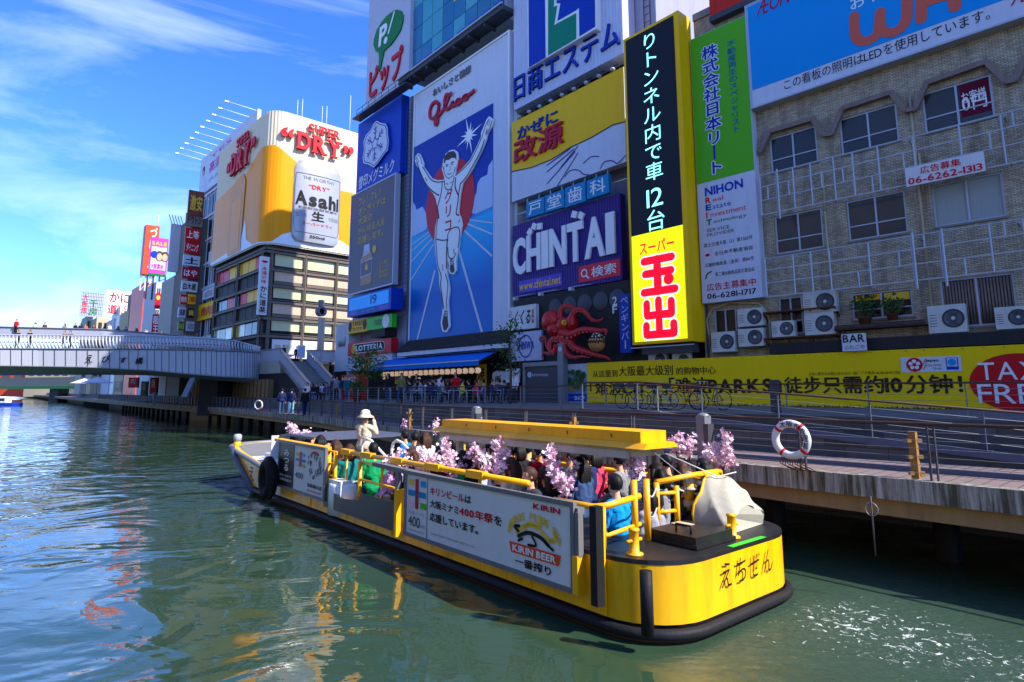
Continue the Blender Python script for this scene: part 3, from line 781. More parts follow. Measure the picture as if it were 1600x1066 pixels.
# grey screen with gold writing and a bottle
q = [(550, 308.8), (617.5, 271.3), (613, 443), (543.75, 460)]
t, rc = sign('poster_screen', 'dark grey screen with gold Japanese lines above a pale bottle', PA, q, .8, .5, 'poster_gray', frame=('steel_light', .12))
a = MB()
for i, (s_, wd) in enumerate((('フレ！フレ！', .5), ('ボトラッテは', .62), ('大阪の', .33), ('がんばる人を', .62), ('応援します。', .60))):
 z1 = .935 - i * .098
 a.text(PA, s_, sub(rc, .19, .19 + wd, z1 - .075, z1), .82, 'letter_gold', 'r')
bx = lambda pts: [(rc[0] + (rc[1] - rc[0]) * x, rc[2] + (rc[3] - rc[2]) * y) for x, y in pts]
a.poly(PA, bx([(.30, .05), (.55, .05), (.56, .30), (.50, .36), (.48, .44), (.36, .44), (.34, .36), (.29, .30)]), .82, 'pale_wall', uz=True)
mat('bottle_tan', (176, 128, 92), .4, var=.15)
a.poly(PA, bx([(.30, .05), (.55, .05), (.55, .14), (.30, .13)]), .832, 'bottle_tan', uz=True)
a.poly(PA, bx([(.30, .28), (.55, .30), (.54, .35), (.31, .33)]), .832, 'bottle_tan', uz=True)
a.poly(PA, bx([(.31, .14), (.54, .15), (.55, .28), (.30, .275)]), .834, 'poster_gray', uz=True)
a.poly(PA, bx([(.36, .385), (.48, .385), (.48, .44), (.36, .44)]), .834, 'sign_white', uz=True)
a.poly(PA, bx([(.40, .19), (.46, .19), (.46, .23), (.43, .26), (.40, .23)]), .836, 'letter_gold', uz=True)
a.disc(PA, bx([(.60, .37)])[0], .36, .36, .834, 'letter_gold')
for i in range(4): a.text(PA, ('たこ焼き', '生ビール', '営業中店', '激安宴会')[i], sub(rc, .72, .92, .20 - i * .042, .232 - i * .042), .82, 'letter_gold', 'r')
a.build('lettering', t)
# blue lcd clock sign
q = [(543.75, 465), (611.5, 450), (610.5, 483.5), (541.9, 495.6)]
t, rc = sign('display_sign', 'long blue electronic display reading 19', PA, q, 1.5, 1.2, 'deep_blue')
a = MB(); a.panel(PA, sub(rc, .05, .95, .30, .92), 1.52, .02, 'lcd_blue')
a.text(PA, '19', sub(rc, .56, .70, .40, .86), 1.535, 'letter_navy', 'b')
for i in range(3): a.stroke(PA, [(sub(rc, .08, .5, 0, 1)[0], rc[2] + (rc[3] - rc[2]) * (.45 + i * .15)), (sub(rc, .08, .5, 0, 1)[1], rc[2] + (rc[3] - rc[2]) * (.45 + i * .15))], .05, 1.53, 'sky_cyan', uz=True)
a.panel(PA, sub(rc, .05, .25, .06, .24), 1.515, .015, 'purple_light'); a.panel(PA, sub(rc, .75, .95, .06, .24), 1.515, .015, 'purple_light')
a.text(PA, '無料案内所', sub(rc, .36, .66, .08, .22), 1.53, 'sky_cyan', 'r')
a.build('lettering', t)
# yellow and green fascia
q = [(544, 503), (573, 497), (573, 518), (544, 521.5)]
t, rc = sign('yellow_fascia', 'yellow fascia sign with brown takeaway lettering', PA, q, .9, .5, 'sign_yellow')
a = MB(); a.text(PA, 'TAKEO', sub(rc, .25, .8, .55, .9), .92, 'letter_brown', 'b'); a.text(PA, 'タピオカ', sub(rc, .25, .75, .15, .45), .92, 'letter_brown', 'b')
for k in (.12, .9): a.disc(PA, (sub(rc, k, 1, 0, 1)[0], sub(rc, 0, 1, .55, 1)[2]), .35, .5, .92, 'letter_brown')
a.build('lettering', t)
q = [(573.3, 497), (612, 491), (612, 509.5), (573.3, 518)]
t, rc = sign('green_fascia', 'bright green fascia sign with a white dot beside the yellow fascia', PA, q, .9, .5, 'bright_green')
a = MB(); a.disc(PA, (sub(rc, .78, 1, 0, 1)[0], sub(rc, 0, 1, .52, 1)[2]), .62, .62, .92, 'clean_white'); a.text(PA, 'PARK', sub(rc, .32, .62, .3, .75), .92, 'leaf_green', 'b'); a.build('lettering', t)
# red burger sign
q = [(543.5, 536.6), (611, 528), (611, 551), (543.5, 555.5)]
t, rc = sign('burger_sign', 'red signboard reading LOTTERIA in white on a black pill', PA, q, 1.1, .7, 'sign_red')
a = MB(); r_ = sub(rc, .10, .87, .14, .86)
h2 = (r_[3] - r_[2]) / 2
a.stroke(PA, [(r_[0] + h2, r_[2] + h2), (r_[1] - h2, r_[2] + h2)], 2 * h2, 1.115, 'letter_white', uz=True)
a.stroke(PA, [(r_[0] + h2, r_[2] + h2), (r_[1] - h2, r_[2] + h2)], 1.78 * h2, 1.13, 'letter_black', uz=True)
a.disc(PA, (r_[0] + h2 * 1.0, r_[2] + h2), h2 * .9, h2 * .9, 1.145, 'sign_yellow'); a.text(PA, 'L', (r_[0] + h2 * .6, r_[0] + h2 * 1.5, r_[2] + h2 * .5, r_[2] + h2 * 1.5), 1.16, 'letter_red', 'h')
a.text(PA, 'LOTTERIA', (r_[0] + h2 * 2.1, r_[1] - h2 * .7, r_[2] + h2 * .42, r_[2] + h2 * 1.6), 1.15, 'clean_white', 'h')
a.build('lettering', t)
b = MB(); b.panel(PA, PA.rect((583, 528), (603, 512), .8), .9, 1.2, 'char'); o = b.build('duct_box'); tag(o, 'dark grey vent box above the red burger sign', 'vent')
# takoyaki sign
q = [(541, 558), (612, 548), (612, 575), (541, 581)]
t, rc = sign('takoyaki_sign', 'white signboard with dark green characters under the red burger sign', PA, q, .8, .4, 'sign_white')
a = MB(); a.text(PA, 'たこ焼き', sub(rc, .04, .42, .45, .92), .82, 'letter_black', 'h'); a.disc(PA, (sub(rc, .50, 1, 0, 1)[0], sub(rc, 0, 1, .5, 1)[2]), .75, .85, .82, 'ball_brown'); a.build('lettering', t)
# ---- building of the running athlete
gb = block('sign_building', 'white building carrying the giant blue billboard of a runner', PA, -13.4, .38, ZU, 30.2, -.35, 8, 'white_paint')
b = MB(); q0 = PA.rect((640, 560), (793, 548), 0)
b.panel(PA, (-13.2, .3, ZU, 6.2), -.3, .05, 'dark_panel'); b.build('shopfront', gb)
t = thing('runner_billboard', 'giant billboard of a white runner with raised arms on a blue track', 'billboard', PA.W(-6.5, 7.6, 0))
uL, uR, uF = PA.uz(648.2, 190)[0] , PA.uz(771, 160)[0], PA.uz(797.5, 177)[0]
zB = PA.uz(640, 533)[1]; zT = PA.uz(800, 45)[1]; zM = PA.uz(709, 196)[1]
b = MB(); b.panel(PA, (uL, uF, zB, zT), 0, .33, 'sign_white'); b.build('panel', t)
b = MB(); b.panel(PA, (uF - .16, uF, zB - .5, zT), .10, .1, 'clean_white'); b.panel(PA, (uL - .1, uL, zB, zT), .10, .1, 'clean_white'); b.panel(PA, (uL, uF - .16, zT - .14, zT), .10, .1, 'clean_white'); b.build('frame', t)
def runner_blue():
 m = mat('runner_blue', (8, 84, 178), .35, var=.1, scale=.25)
 n, l = m.node_tree.nodes, m.node_tree.links; g = [x for x in n if x.bl_idname == 'ShaderNodeNewGeometry'][0]
 sp = n.new('ShaderNodeSeparateXYZ'); l.new(g.outputs['Position'], sp.inputs[0])
 mr = n.new('ShaderNodeMapRange'); mr.inputs['From Min'].default_value = zB; mr.inputs['From Max'].default_value = zM; l.new(sp.outputs['Z'], mr.inputs['Value'])
 nz_ = n.new('ShaderNodeTexNoise'); nz_.inputs['Scale'].default_value = .28; nz_.inputs['Detail'].default_value = 2; l.new(g.outputs['Position'], nz_.inputs['Vector'])
 ad = n.new('ShaderNodeMath'); ad.operation = 'MULTIPLY_ADD'; ad.inputs[1].default_value = .10; l.new(nz_.outputs['Fac'], ad.inputs[0]); l.new(mr.outputs[0], ad.inputs[2])
 cr = n.new('ShaderNodeValToRGB'); e = cr.color_ramp.elements
 e[0].position = 0; e[0].color = rgb((6, 108, 186)); e[1].position = 1; e[1].color = rgb((6, 42, 146))
 for p, c in ((.25, (4, 92, 180)), (.42, (14, 140, 208)), (.56, (36, 168, 220)), (.60, (40, 90, 180)), (.75, (8, 50, 154))):
  x = e.new(p); x.color = rgb(c)
 l.new(ad.outputs[0], cr.inputs['Fac']); l.new(cr.outputs['Color'], n['Principled BSDF'].inputs['Base Color'])
runner_blue()
a = MB(); O = .02
a.panel(PA, (uL, uR, zB, zM), O, .02, 'runner_blue')
up_ = lambda x, y: (635 + x / 5.92, 170 + y / 5.92)
lo_ = lambda x, y: (635 + x / 5.333, 340 + y / 5.333)
mat('cloud_paint', (176, 190, 222), .45, var=.06)
# painted clouds on either side of the disc
clip = lambda pts: [(min(max(PA.uz(*p, O)[0], uL + .01), uR - .01), PA.uz(*p, O)[1]) for p in pts]
a.poly(PA, clip([up_(800, 470), up_(760, 530), up_(750, 610), up_(690, 640), up_(660, 690), up_(650, 780), up_(600, 860), up_(590, 960), up_(640, 975), up_(805, 900), up_(815, 470)]), O + .012, 'cloud_paint', uz=True)
a.poly(PA, clip([up_(62, 860), up_(80, 890), up_(95, 935), up_(150, 905), up_(180, 960), up_(200, 1066), lo_(165, 100), lo_(40, 165), up_(55, 1000)]), O + .012, 'cloud_paint', uz=True)
# track lines
for p, q_, w in (((240, 440), (92, 1018), .24), ((437, 262), (632, 955), .24), ((470, 95), (716, 322), .16), ((505, 50), (718, 140), .13), ((525, 18), (718, 46), .1), ((228, 222), (40, 522), .15), ((222, 170), (44, 368), .13), ((205, 140), (44, 282), .11), ((190, 120), (50, 225), .1)):
 a.stroke(PA, clip([lo_(*p), lo_(*q_)]), w, O + .024, 'sign_white', uz=True, round_=False)
# the red disc
u_l, zc = PA.uz(*up_(185, 960), O); u_r, _ = PA.uz(*up_(635, 720), O); _, zt_ = PA.uz(*up_(480, 495), O); _, zb_ = PA.uz(*lo_(228, 165), O)
uc, rr = (u_l + u_r) / 2, (u_r - u_l) / 2
zc = PA.uz(*up_(410, 840), O)[1]
zc = (PA.uz(*up_(480, 495), O)[1] + PA.uz(*lo_(300, 190), O)[1]) / 2; a.disc(PA, (uc, zc), rr, rr * 1.06, O + .036, 'disc_red', 48)
a.build('backdrop', t)
# the runner, a raised cut-out
UPL = [(78, 480), (85, 440), (108, 410), (125, 420), (140, 455), (158, 500), (155, 535), (190, 580), (230, 640), (285, 662), (345, 658), (352, 640), (340, 600), (328, 560), (333, 525), (342, 470), (360, 420), (400, 385), (440, 378), (470, 400), (478, 460), (465, 520), (455, 565), (452, 610), (480, 588), (520, 550), (590, 470), (640, 370), (690, 260), (690, 220), (720, 150), (740, 100), (765, 70), (790, 90), (800, 120), (785, 170), (745, 240), (735, 290), (690, 400), (610, 560), (560, 640), (522, 690), (502, 780), (490, 870), (482, 960), (505, 1010), (515, 1066)]
LOL = [(460, 30), (465, 60), (455, 120), (440, 190), (438, 240), (420, 310), (412, 370), (416, 440), (395, 475), (365, 470), (350, 440), (356, 395), (345, 350), (337, 400), (340, 480), (355, 560), (360, 600), (347, 700), (350, 760), (357, 830), (362, 910), (335, 957), (300, 950), (285, 880), (298, 800), (304, 740), (290, 640), (275, 560), (272, 470), (255, 400), (240, 280), (234, 180), (240, 80), (256, 10)]
UPR = [(283, 1040), (300, 1005), (285, 900), (270, 830), (250, 790), (190, 720), (150, 650), (125, 570), (95, 530)]
outl = [up_(*p) for p in UPL] + [lo_(*p) for p in LOL] + [up_(*p) for p in UPR]
f_ = MB(); f_.poly(PA, outl, .16, 'letter_white', .13)
DK = 'outline_dark'; Of = .172
def ln(fn, pts, w=.09, sm=3): f_.stroke(PA, [fn(*p) for p in pts], w, Of, DK, smooth=sm)
ln(up_, [(95, 500), (118, 560), (160, 660), (215, 740), (270, 785), (300, 800)], .12)
ln(up_, [(150, 540), (190, 600), (225, 655), (285, 680), (345, 672)], .10)
ln(up_, [(330, 680), (325, 760), (295, 880), (285, 905)], .12); ln(up_, [(285, 905), (300, 1010)], .16)
ln(up_, [(352, 665), (355, 720), (380, 750), (410, 740), (430, 690), (440, 625)], .10)
ln(up_, [(455, 640), (450, 720), (470, 780), (482, 800)], .14); ln(up_, [(482, 800), (470, 900), (460, 970), (485, 985)], .13)
ln(up_, [(455, 615), (500, 580), (560, 520), (600, 470), (650, 370), (695, 270)], .10)
ln(up_, [(500, 695), (560, 620), (640, 480), (690, 380), (720, 290)], .12); ln(up_, [(480, 800), (500, 690)], .12)
ln(up_, [(700, 260), (730, 160), (765, 95)], .08); ln(up_, [(735, 240), (775, 170), (790, 115)], .08); ln(up_, [(745, 190), (735, 225)], .1)
ln(up_, [(760, 100), (750, 150)], .06); ln(up_, [(775, 105), (763, 160)], .06)
ln(up_, [(85, 470), (110, 425), (130, 460), (145, 510)], .07); ln(up_, [(95, 450), (115, 490)], .05); ln(up_, [(88, 470), (108, 505)], .05)
f_.poly(PA, [up_(*p) for p in [(345, 500), (350, 440), (385, 400), (440, 390), (462, 420), (462, 475), (448, 455), (420, 455), (390, 475), (365, 475), (355, 510)]], Of, DK)
ln(up_, [(345, 540), (352, 600), (380, 640), (405, 640), (438, 600), (450, 540)], .07)
ln(up_, [(365, 522), (385, 518)], .1); ln(up_, [(412, 505), (436, 492)], .1); ln(up_, [(366, 535), (382, 532)], .06); ln(up_, [(414, 520), (430, 512)], .06)
ln(up_, [(402, 520), (405, 565), (392, 570)], .05); ln(up_, [(380, 600), (400, 607), (418, 592)], .07)
ln(up_, [(335, 530), (345, 560)], .05); ln(up_, [(175, 640), (192, 670)], .07); ln(up_, [(365, 690), (385, 700)], .06); ln(up_, [(405, 690), (425, 675)], .06)
ln(lo_, [(262, 10), (250, 80), (245, 180)], .1); ln(lo_, [(245, 180), (300, 190), (340, 185)], .1)
ln(lo_, [(345, 190), (345, 140), (370, 100), (410, 80), (440, 95), (440, 170), (430, 250)], .1); ln(lo_, [(340, 185), (335, 280), (335, 420)], .16)
ln(lo_, [(345, 250), (350, 320), (375, 345), (400, 325), (410, 300)], .1); ln(lo_, [(395, 265), (398, 300)], .1); ln(lo_, [(435, 40), (445, 20)], .08)
ln(lo_, [(245, 190), (252, 300), (262, 400), (285, 465)], .1); ln(lo_, [(285, 470), (290, 500), (285, 560), (300, 680), (312, 760)], .12); ln(lo_, [(300, 395), (305, 440)], .08)
ln(lo_, [(325, 470), (345, 560), (335, 680), (335, 760)], .1)
f_.poly(PA, [lo_(*p) for p in [(318, 775), (342, 775), (345, 850), (350, 905), (330, 940), (310, 940), (297, 880), (308, 820)]], Of, DK)
f_.poly(PA, [lo_(*p) for p in [(362, 350), (392, 350), (395, 400), (402, 440), (390, 462), (370, 460), (360, 430), (366, 390)]], Of, DK)
for k in (790, 805, 820): f_.stroke(PA, [lo_(318, k), lo_(338, k - 2)], .05, Of + .012, 'letter_white')
for k in (362, 375, 388): f_.stroke(PA, [lo_(370, k), lo_(390, k - 2)], .05, Of + .012, 'letter_white')
u0, z1 = PA.uz(*up_(350, 770), Of); u1, z0 = PA.uz(*up_(408, 1075), Of)
f_.text(PA, 'グリコ', (u0 - .02, u1 + .22, z0 - .55, z1 + .05), Of, 'letter_red', 'h', vertical=True)
f_.build('runner_cutout', t)
a = MB()
g7 = lambda x, y: (620 + x / 8.0, 140 + y / 8.0)
a.text(PA, 'おいしさと健康', (PA.uz(676, 150, .1)[0], PA.uz(735, 110, .1)[0], PA.uz(676, 152, .1)[1] + .05, PA.uz(676, 140, .1)[1]), .12, 'letter_gray', 'r', depth=.08)
scr = [(505, 170), (480, 150), (430, 190), (405, 270), (410, 345), (450, 360), (500, 290), (520, 180), (510, 300), (495, 430), (470, 420), (490, 360), (560, 270), (600, 200), (640, 90), (640, 60), (600, 80), (590, 200), (620, 245), (670, 200), (690, 150), (680, 200), (720, 190), (750, 130), (780, 125), (740, 150), (750, 185), (800, 140), (830, 90), (870, 70), (870, 110), (830, 120), (840, 80), (900, 60), (960, 10)]
sx = lambda x, y: (620 + x / 8.0, 140 + y / 8.0)
a.stroke(PA, [sx(*p) for p in scr], .3, .16, 'letter_crimson', smooth=4, depth=.12)
a.disc(PA, PA.uz(*sx(672, 52), .16), .2, .2, .165, 'letter_crimson')
a.build('lettering', t)
a = MB(); cu, cz = PA.uz(*up_(565, 245), .2)
for i in range(12):
 g = R(30 * i + 15); r_ = (1.75, .75, 1.15)[i % 3]
 a.poly(PA, [(cu + math.cos(g) * r_, cz + math.sin(g) * r_), (cu + math.cos(g + .5) * .25, cz + math.sin(g + .5) * .25), (cu + math.cos(g - .5) * .25, cz + math.sin(g - .5) * .25)], .05 + .001 * i, 'pure_white', uz=True)
a.disc(PA, (cu, cz), .42, .42, .065, 'pure_white'); a.build('star', t)
# tiled canopy, white beam under the billboard
b = MB(); u0, u1 = uL, uF + .6
z1 = zB - .02; vs = [PA.W(u0, z1, .1), PA.W(u1, z1, .1), PA.W(u1, z1 - 1.0, 1.3), PA.W(u0, z1 - 1.0, 1.3)]
b.add(vs, [(3, 2, 1, 0)], 'roof_tile')
for i in range(9):
 f0 = i / 9; b.bar(vs[0].lerp(vs[3], f0 + .05), vs[1].lerp(vs[2], f0 + .05), .1, .05, 'roof_tile')
for i in range(46): b.bar(vs[0].lerp(vs[1], i / 45) + Vector((0, 0, .03)), vs[3].lerp(vs[2], i / 45) + Vector((0, 0, .03)), .06, .06, 'roof_tile')
o = b.build('tiled_canopy'); tag(o, 'narrow dark tiled canopy under the runner billboard', 'canopy')
b = MB(); b.panel(PA, (u0, u1, z1 - 1.35, z1 - 1.05), 1.2, 1.4, 'white_paint'); o = b.build('white_beam'); tag(o, 'long white beam between the tiled canopy and the blue awning', 'beam')
# glass tower above, gutter
u0 = PA.uz(641, 120)[0]; u1 = PA.uz(785, 28)[0]; zg = PA.uz(700, 85)[1]
gt = block('glass_tower', 'teal glass office front above the runner billboard', PA, u0, u1, zg, 47, -.25, 10, 'pale_wall')
b = MB(); nU, nZ = 8, 7; du = (u1 - u0) / nU; dz = (47 - zg) / nZ
rg = random.Random(3)
for i in range(nU):
 for j in range(nZ):
  b.panel(PA, (u0 + i * du + .03, u0 + (i + 1) * du - .03, zg + .7 + j * dz + .03, zg + .7 + (j + 1) * dz - .03), -.16 + rg.uniform(-.012, .012), .05, 'glass_teal' if rg.random() < .7 else 'glass_teal2')
 b.panel(PA, (u0 + i * du + .5, u0 + (i + 1) * du - .03, zg + .72, zg + 1.5), -.13, .02, 'deep_blue')
b.panel(PA, (u0 + 4 * du, u0 + 5.2 * du, zg + 4.6, zg + 8), -.13, .02, 'letter_gold')  # yellow reflection in the glass, painted as a flat gold panel
b.build('glazing', gt)
b = MB(); b.panel(PA, (u0, u1 + .05, zg, zg + .6), -.1, .15, 'steel_dark'); b.build('sill', gt)
b = MB(); b.panel(PA, (u0 - .4, u1 + 1.2, zg - .5, zg - .12), 1.0, 1.2, 'steel_dark'); b.panel(PA, (u0 - .4, u1 + 1.2, zg - .12, zg + .02), 1.12, .14, 'steel_light')
for i in range(7): b.panel(PA, (u0 + i * 2.0, u0 + i * 2.0 + .2, zg - .75, zg - .5), .9, 1.1, 'steel_dark')
o = b.build('lamp_gutter'); tag(o, 'steel lighting gantry between the glass front and the runner billboard', 'gantry')
# ---- tower with the blue and green logo
u0, u1 = PA.uz(804.5, 100)[0], PA.uz(975, 60)[0]
zq = PA.uz(857, 146)[1]
nb = block('sign_tower', 'lavender tower block behind the dental and cold-remedy signs', PA, u0, u1 + 1.5, ZU, 46, -1.2, 9, 'wall_lavender')
t, rc = sign('estate_sign', 'white ribbed sign with a blue and green logo over blue katakana', PA, (u0, u1, zq, 46), .1, 1.2, 'white_ribbed')
a = MB(); n7 = lambda x, y: (780 + x / 7.27, y / 7.27)
def pol(pts, off, m, d=0): a.poly(PA, [n7(*p) for p in pts], off, m, d)
a.panel(PA, (PA.uz(*n7(320, 700), .6)[0], PA.uz(*n7(1095, 300), .6)[0], PA.uz(*n7(340, 768), .6)[1], 45.6), .55, .45, 'clean_white')
L0, L1, LB = PA.uz(*n7(335, 600), .57)[0], PA.uz(*n7(525, 600), .57)[0], PA.uz(*n7(340, 768), .57)[1] + .02
a.panel(PA, (L0, L1, LB, 45.4), .565, .015, 'logo_blue')
G0, G1 = PA.uz(*n7(555, 500), .57)[0], PA.uz(*n7(875, 300), .57)[0]
ZG = PA.uz(*n7(875, 440), .57)[1]
pol([(555, 632), (875, 440), (875, 148), (650, 270), (625, 290), (660, 60), (620, 80), (640, -200), (555, -150)], .565, 'logo_green')
R1 = PA.uz(*n7(1090, 300), .57)[0]
pol([(910, 415), (1090, 303), (1085, -220), (720, -60), (690, 60), (660, 240), (870, 120), (905, 90)], .567, 'logo_blue')
pol([(650, 0), (740, 0), (690, 38), (650, 40)], .567, 'logo_blue')
a.build('logo', t)
a = MB(); uz0 = PA.uz(*n7(180, 1060), .15); zt0 = PA.uz(*n7(180, 920), .15)[1]; uz1 = PA.uz(*n7(1360, 520), .15)
a.text(PA, '日商エステム', (u0 + .12, uz1[0] + .1, zq + .55, zq + 2.5), .25, 'letter_blue', 'b', depth=.14)
a.build('lettering', t)
b = MB(); uu = PA.uz(990, 20, -1.4)[0]
for k in (0, .45): b.bar(PA.W(u1 + .7 + k, 22, -1.1), PA.W(u1 + .7 + k, 46, -1.1), .05, .05, 'steel_dark')
for i in range(48): b.bar(PA.W(u1 + .7, 22 + i * .5, -1.1), PA.W(u1 + 1.15, 22 + i * .5, -1.1), .03, .03, 'steel_dark')
b.build('ladder', nb)
# dark gap with lamps under the estate sign
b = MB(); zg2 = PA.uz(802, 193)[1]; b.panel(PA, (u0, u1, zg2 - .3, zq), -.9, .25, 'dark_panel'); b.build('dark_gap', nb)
b = MB()
for i in range(9):
 uu = u0 + .6 + i * 1.05
 b.tube([PA.W(uu, zq - .1, -.5), PA.W(uu, zq - .5, .1), PA.W(uu + .3, zq - .85, .35)], .03, 'steel_dark', 5); b.tube([PA.W(uu, zq - .9, -.6), PA.W(uu + .9, zq - .15, -.6)], .03, 'steel', 5)
 b.ell(PA.W(uu + .3, zq - .9, .4), (.16, .16, .12), 'steel_light', 8, 6); b.build('floodlight', nb); b = MB()
# cold-remedy sign: the cartoon on it is left out
q = [(801.6, 192.6), (974.7, 102.7), (978, 252.5), (798, 317)]
t, rc = sign('remedy_sign', 'yellow and white sign with blue and crimson characters above the dental letters', PA, q, .3, .6, 'sign_white')
a = MB(); k5 = lambda x, y: (800 + x / 4.84, 80 + y / 4.84)
uzl = lambda p: (min(max(PA.uz(*k5(*p), .3)[0], rc[0]), rc[1]), min(max(PA.uz(*k5(*p), .3)[1], rc[2]), rc[3]))
a.poly(PA, [(rc[0], rc[3]), uzl((0, 912)), uzl((150, 880)), uzl((300, 820)), uzl((440, 730)), uzl((600, 655)), uzl((760, 560)), uzl((850, 540)), (rc[1], uzl((850, 540))[1]), (rc[1], rc[3])], .315, 'sign_yellow', uz=True)
a.stroke(PA, [uzl((0, 912)), uzl((150, 880)), uzl((300, 820)), uzl((440, 730)), uzl((600, 655)), uzl((760, 560)), uzl((855, 535))], .07, .33, 'outline_dark', uz=True)
for p, q_ in (((265, 1005), (480, 760)), ((265, 915), (470, 740)), ((265, 865), (445, 735)), ((345, 1020), (500, 770)), ((370, 880), (500, 720))):
 a.stroke(PA, [uzl(p), uzl(q_)], .07, .33, 'letter_navy', uz=True, round_=False)
for pts in (([(400, 950), (440, 905), (500, 900), (540, 930), (580, 940)]), ([(670, 890), (700, 840), (760, 830), (800, 850), (860, 790)]), ([(540, 850), (600, 800), (660, 800)])):
 a.stroke(PA, [uzl(p) for p in pts], .06, .33, 'letter_navy', smooth=4, uz=True)
u_a, z_a = PA.uz(*k5(35, 640), .45)
a.text(PA, 'かぜに', (u_a, PA.uz(*k5(340, 470), .45)[0], PA.uz(*k5(120, 610), .45)[1] - .2, PA.uz(*k5(120, 520), .45)[1] - .2), .42, 'letter_blue', 'b', depth=.1)
u_a, z_a = PA.uz(*k5(10, 835), .45)
a.text(PA, '改源', (u_a, PA.uz(*k5(385, 600), .45)[0], PA.uz(*k5(90, 830), .45)[1], PA.uz(*k5(90, 650), .45)[1]), .46, 'letter_crimson', 'h', depth=.14)
a.build('lettering', t)
# four dental squares
for i, (ch, q) in enumerate(zip('戸堂歯科', ([(822, 316), (850, 308), (850, 334), (822, 340)], [(851.5, 306), (881.5, 295.5), (881.5, 325), (851.5, 331)], [(883, 293.5), (914.5, 283), (914.5, 316), (883, 323)], [(917, 282), (951, 271), (951, 303), (917, 310)]))):
 t, rc = sign('letter_board', 'square blue board with the white character ' + ('for door, first of the dental row', 'for hall, second of the dental row', 'for tooth, third of the dental row', 'for science, last of the dental row')[i], PA, q, .5, .25, 'dental_blue', group='blue dental letter boards')
 a = MB(); a.text(PA, ch, sub(rc, .14, .86, .12, .88), .515, 'clean_white', 'b'); a.build('lettering', t)
b = MB(); 
for i in range(9):
 uu = PA.uz(806 + i * 18, 300, .1)[0]; b.bar(PA.W(uu, 13.4, .1), PA.W(uu, 16.8, .1), .07, .07, 'steel_light')
for zz in (16.75, 15.6): b.bar(PA.W(u0, zz, .12), PA.W(u1, zz, .12), .06, .06, 'steel_light')
o = b.build('sign_rack'); tag(o, 'pale steel rack holding the four blue dental letters', 'rack')
# purple letting sign
q = [(802, 352), (971, 303), (970, 441), (800, 464)]
t, rc = sign('letting_sign', 'purple ribbed sign reading CHINTAI in tall white letters', PA, q, .2, .5, 'purple_ribbed')
a = MB(); cw = 'CHINTAI'; x = .02
for ch, wd in zip(cw, (.135, .14, .065, .155, .14, .165, .07)):
 z1_ = .82 if ch in 'CHINTA' else .82
 if ch == 'C':
  a.text(PA, ch, sub(rc, x, x + wd, .30, .80), .36, 'letter_white', 'h', depth=.14)
 else: a.text(PA, ch, sub(rc, x, x + wd, .31, .80), .36, 'letter_white', 'h', depth=.14)
 x += wd + .012
for cx_, cz_, g_ in ((.245, .90, .3), (.30, .88, .7), (.20, .84, 0), (.63, .9, .4), (.69, .86, .2)):
 s_ = .30; c_ = (sub(rc, cx_, 1, 0, 1)[0], sub(rc, 0, 1, cz_, 1)[2])
 a.poly(PA, [(c_[0] + s_ * math.cos(g_ + k * math.pi / 2), c_[1] + s_ * math.sin(g_ + k * math.pi / 2)) for k in range(4)], .36, 'letter_white', .14, uz=True)
a.panel(PA, sub(rc, .07, .50, .055, .215), .24, .04, 'purple_light'); a.text(PA, 'www.chintai.net', sub(rc, .08, .49, .085, .19), .255, 'sign_yellow', 'b')
a.panel(PA, sub(rc, .65, .99, .05, .245), .24, .04, 'pinkred'); a.text(PA, '検索', sub(rc, .76, .96, .085, .21), .255, 'clean_white', 'b')
cu, cz = sub(rc, .70, 1, .16, 1)[0], sub(rc, 0, 1, .155, 1)[2]
a.stroke(PA, [(cu + .22 * math.cos(R(k * 30)), cz + .22 * math.sin(R(k * 30))) for k in range(13)], .08, .255, 'clean_white', uz=True); a.stroke(PA, [(cu + .16, cz - .16), (cu + .36, cz - .36)], .09, .257, 'clean_white', uz=True)
a.build('lettering', t)
# octopus restaurant: dark front
zo0, zo1 = 5.1, rc[2] - .05
ob = thing('restaurant_front', 'dark restaurant front behind the giant red octopus', 'shopfront', PA.W(5, ZU, .2))
b = MB(); b.panel(PA, (u0, 14.3, ZU, zo1), .15, 1.3, 'char'); b.build('wall', ob)
b = MB()
for i in range(5): b.lathe([(.0, 0), (.55, .02), (.6, .0)], PA.W(u0 + 4.0 + i * 1.25, zo1 - 1.0, .17), 'steel_dark', 18, axis=PA.n3)
b.build('fan_disc', ob)
b = MB(); b.text(PA, '2', PA.rect((957, 478), (964, 463), .2), .2, 'letter_white', 'b'); b.text(PA, 'F', PA.rect((957, 490), (964, 477), .2), .2, 'letter_white', 'b'); b.build('lettering', ob)
for x_ in (822, 862, 910):
 b = MB(); uu, zz = PA.uz(x_, 462, .3)
 b.tube([PA.W(uu + .9, zo1 + .1, .2), PA.W(uu + .8, zo1 - .05, 1.0), PA.W(uu, zo1 - .1, 1.2)], .025, 'steel_light', 5); b.box(PA.W(uu - .05, zo1 - .22, 1.2), (.3, .22, .2), 'steel_light', .7); b.build('arm_lamp', ob)
t, rc = sign('brush_sign', 'white signboard with black brush hiragana left of the red octopus', PA, [(794, 481), (837, 475), (837, 512), (794, 518)], .5, .3, 'board_white')
a = MB(); a.text(PA, 'くくる', sub(rc, .22, .80, .2, .82), .515, 'letter_black', 'h', shear=.15); a.text(PA, 'たこ家', sub(rc, .05, .16, .12, .9), .515, 'letter_black', 'r', vertical=True); a.text(PA, '道頓堀', sub(rc, .85, .95, .2, .8), .515, 'letter_red', 'b', vertical=True); a.build('lettering', t)
t, rc = sign('oval_sign', 'white corrugated board with a blue oval emblem under the brush sign', PA, [(795, 522), (846, 515), (846, 562), (795, 566)], .42, .2, 'white_ribbed')
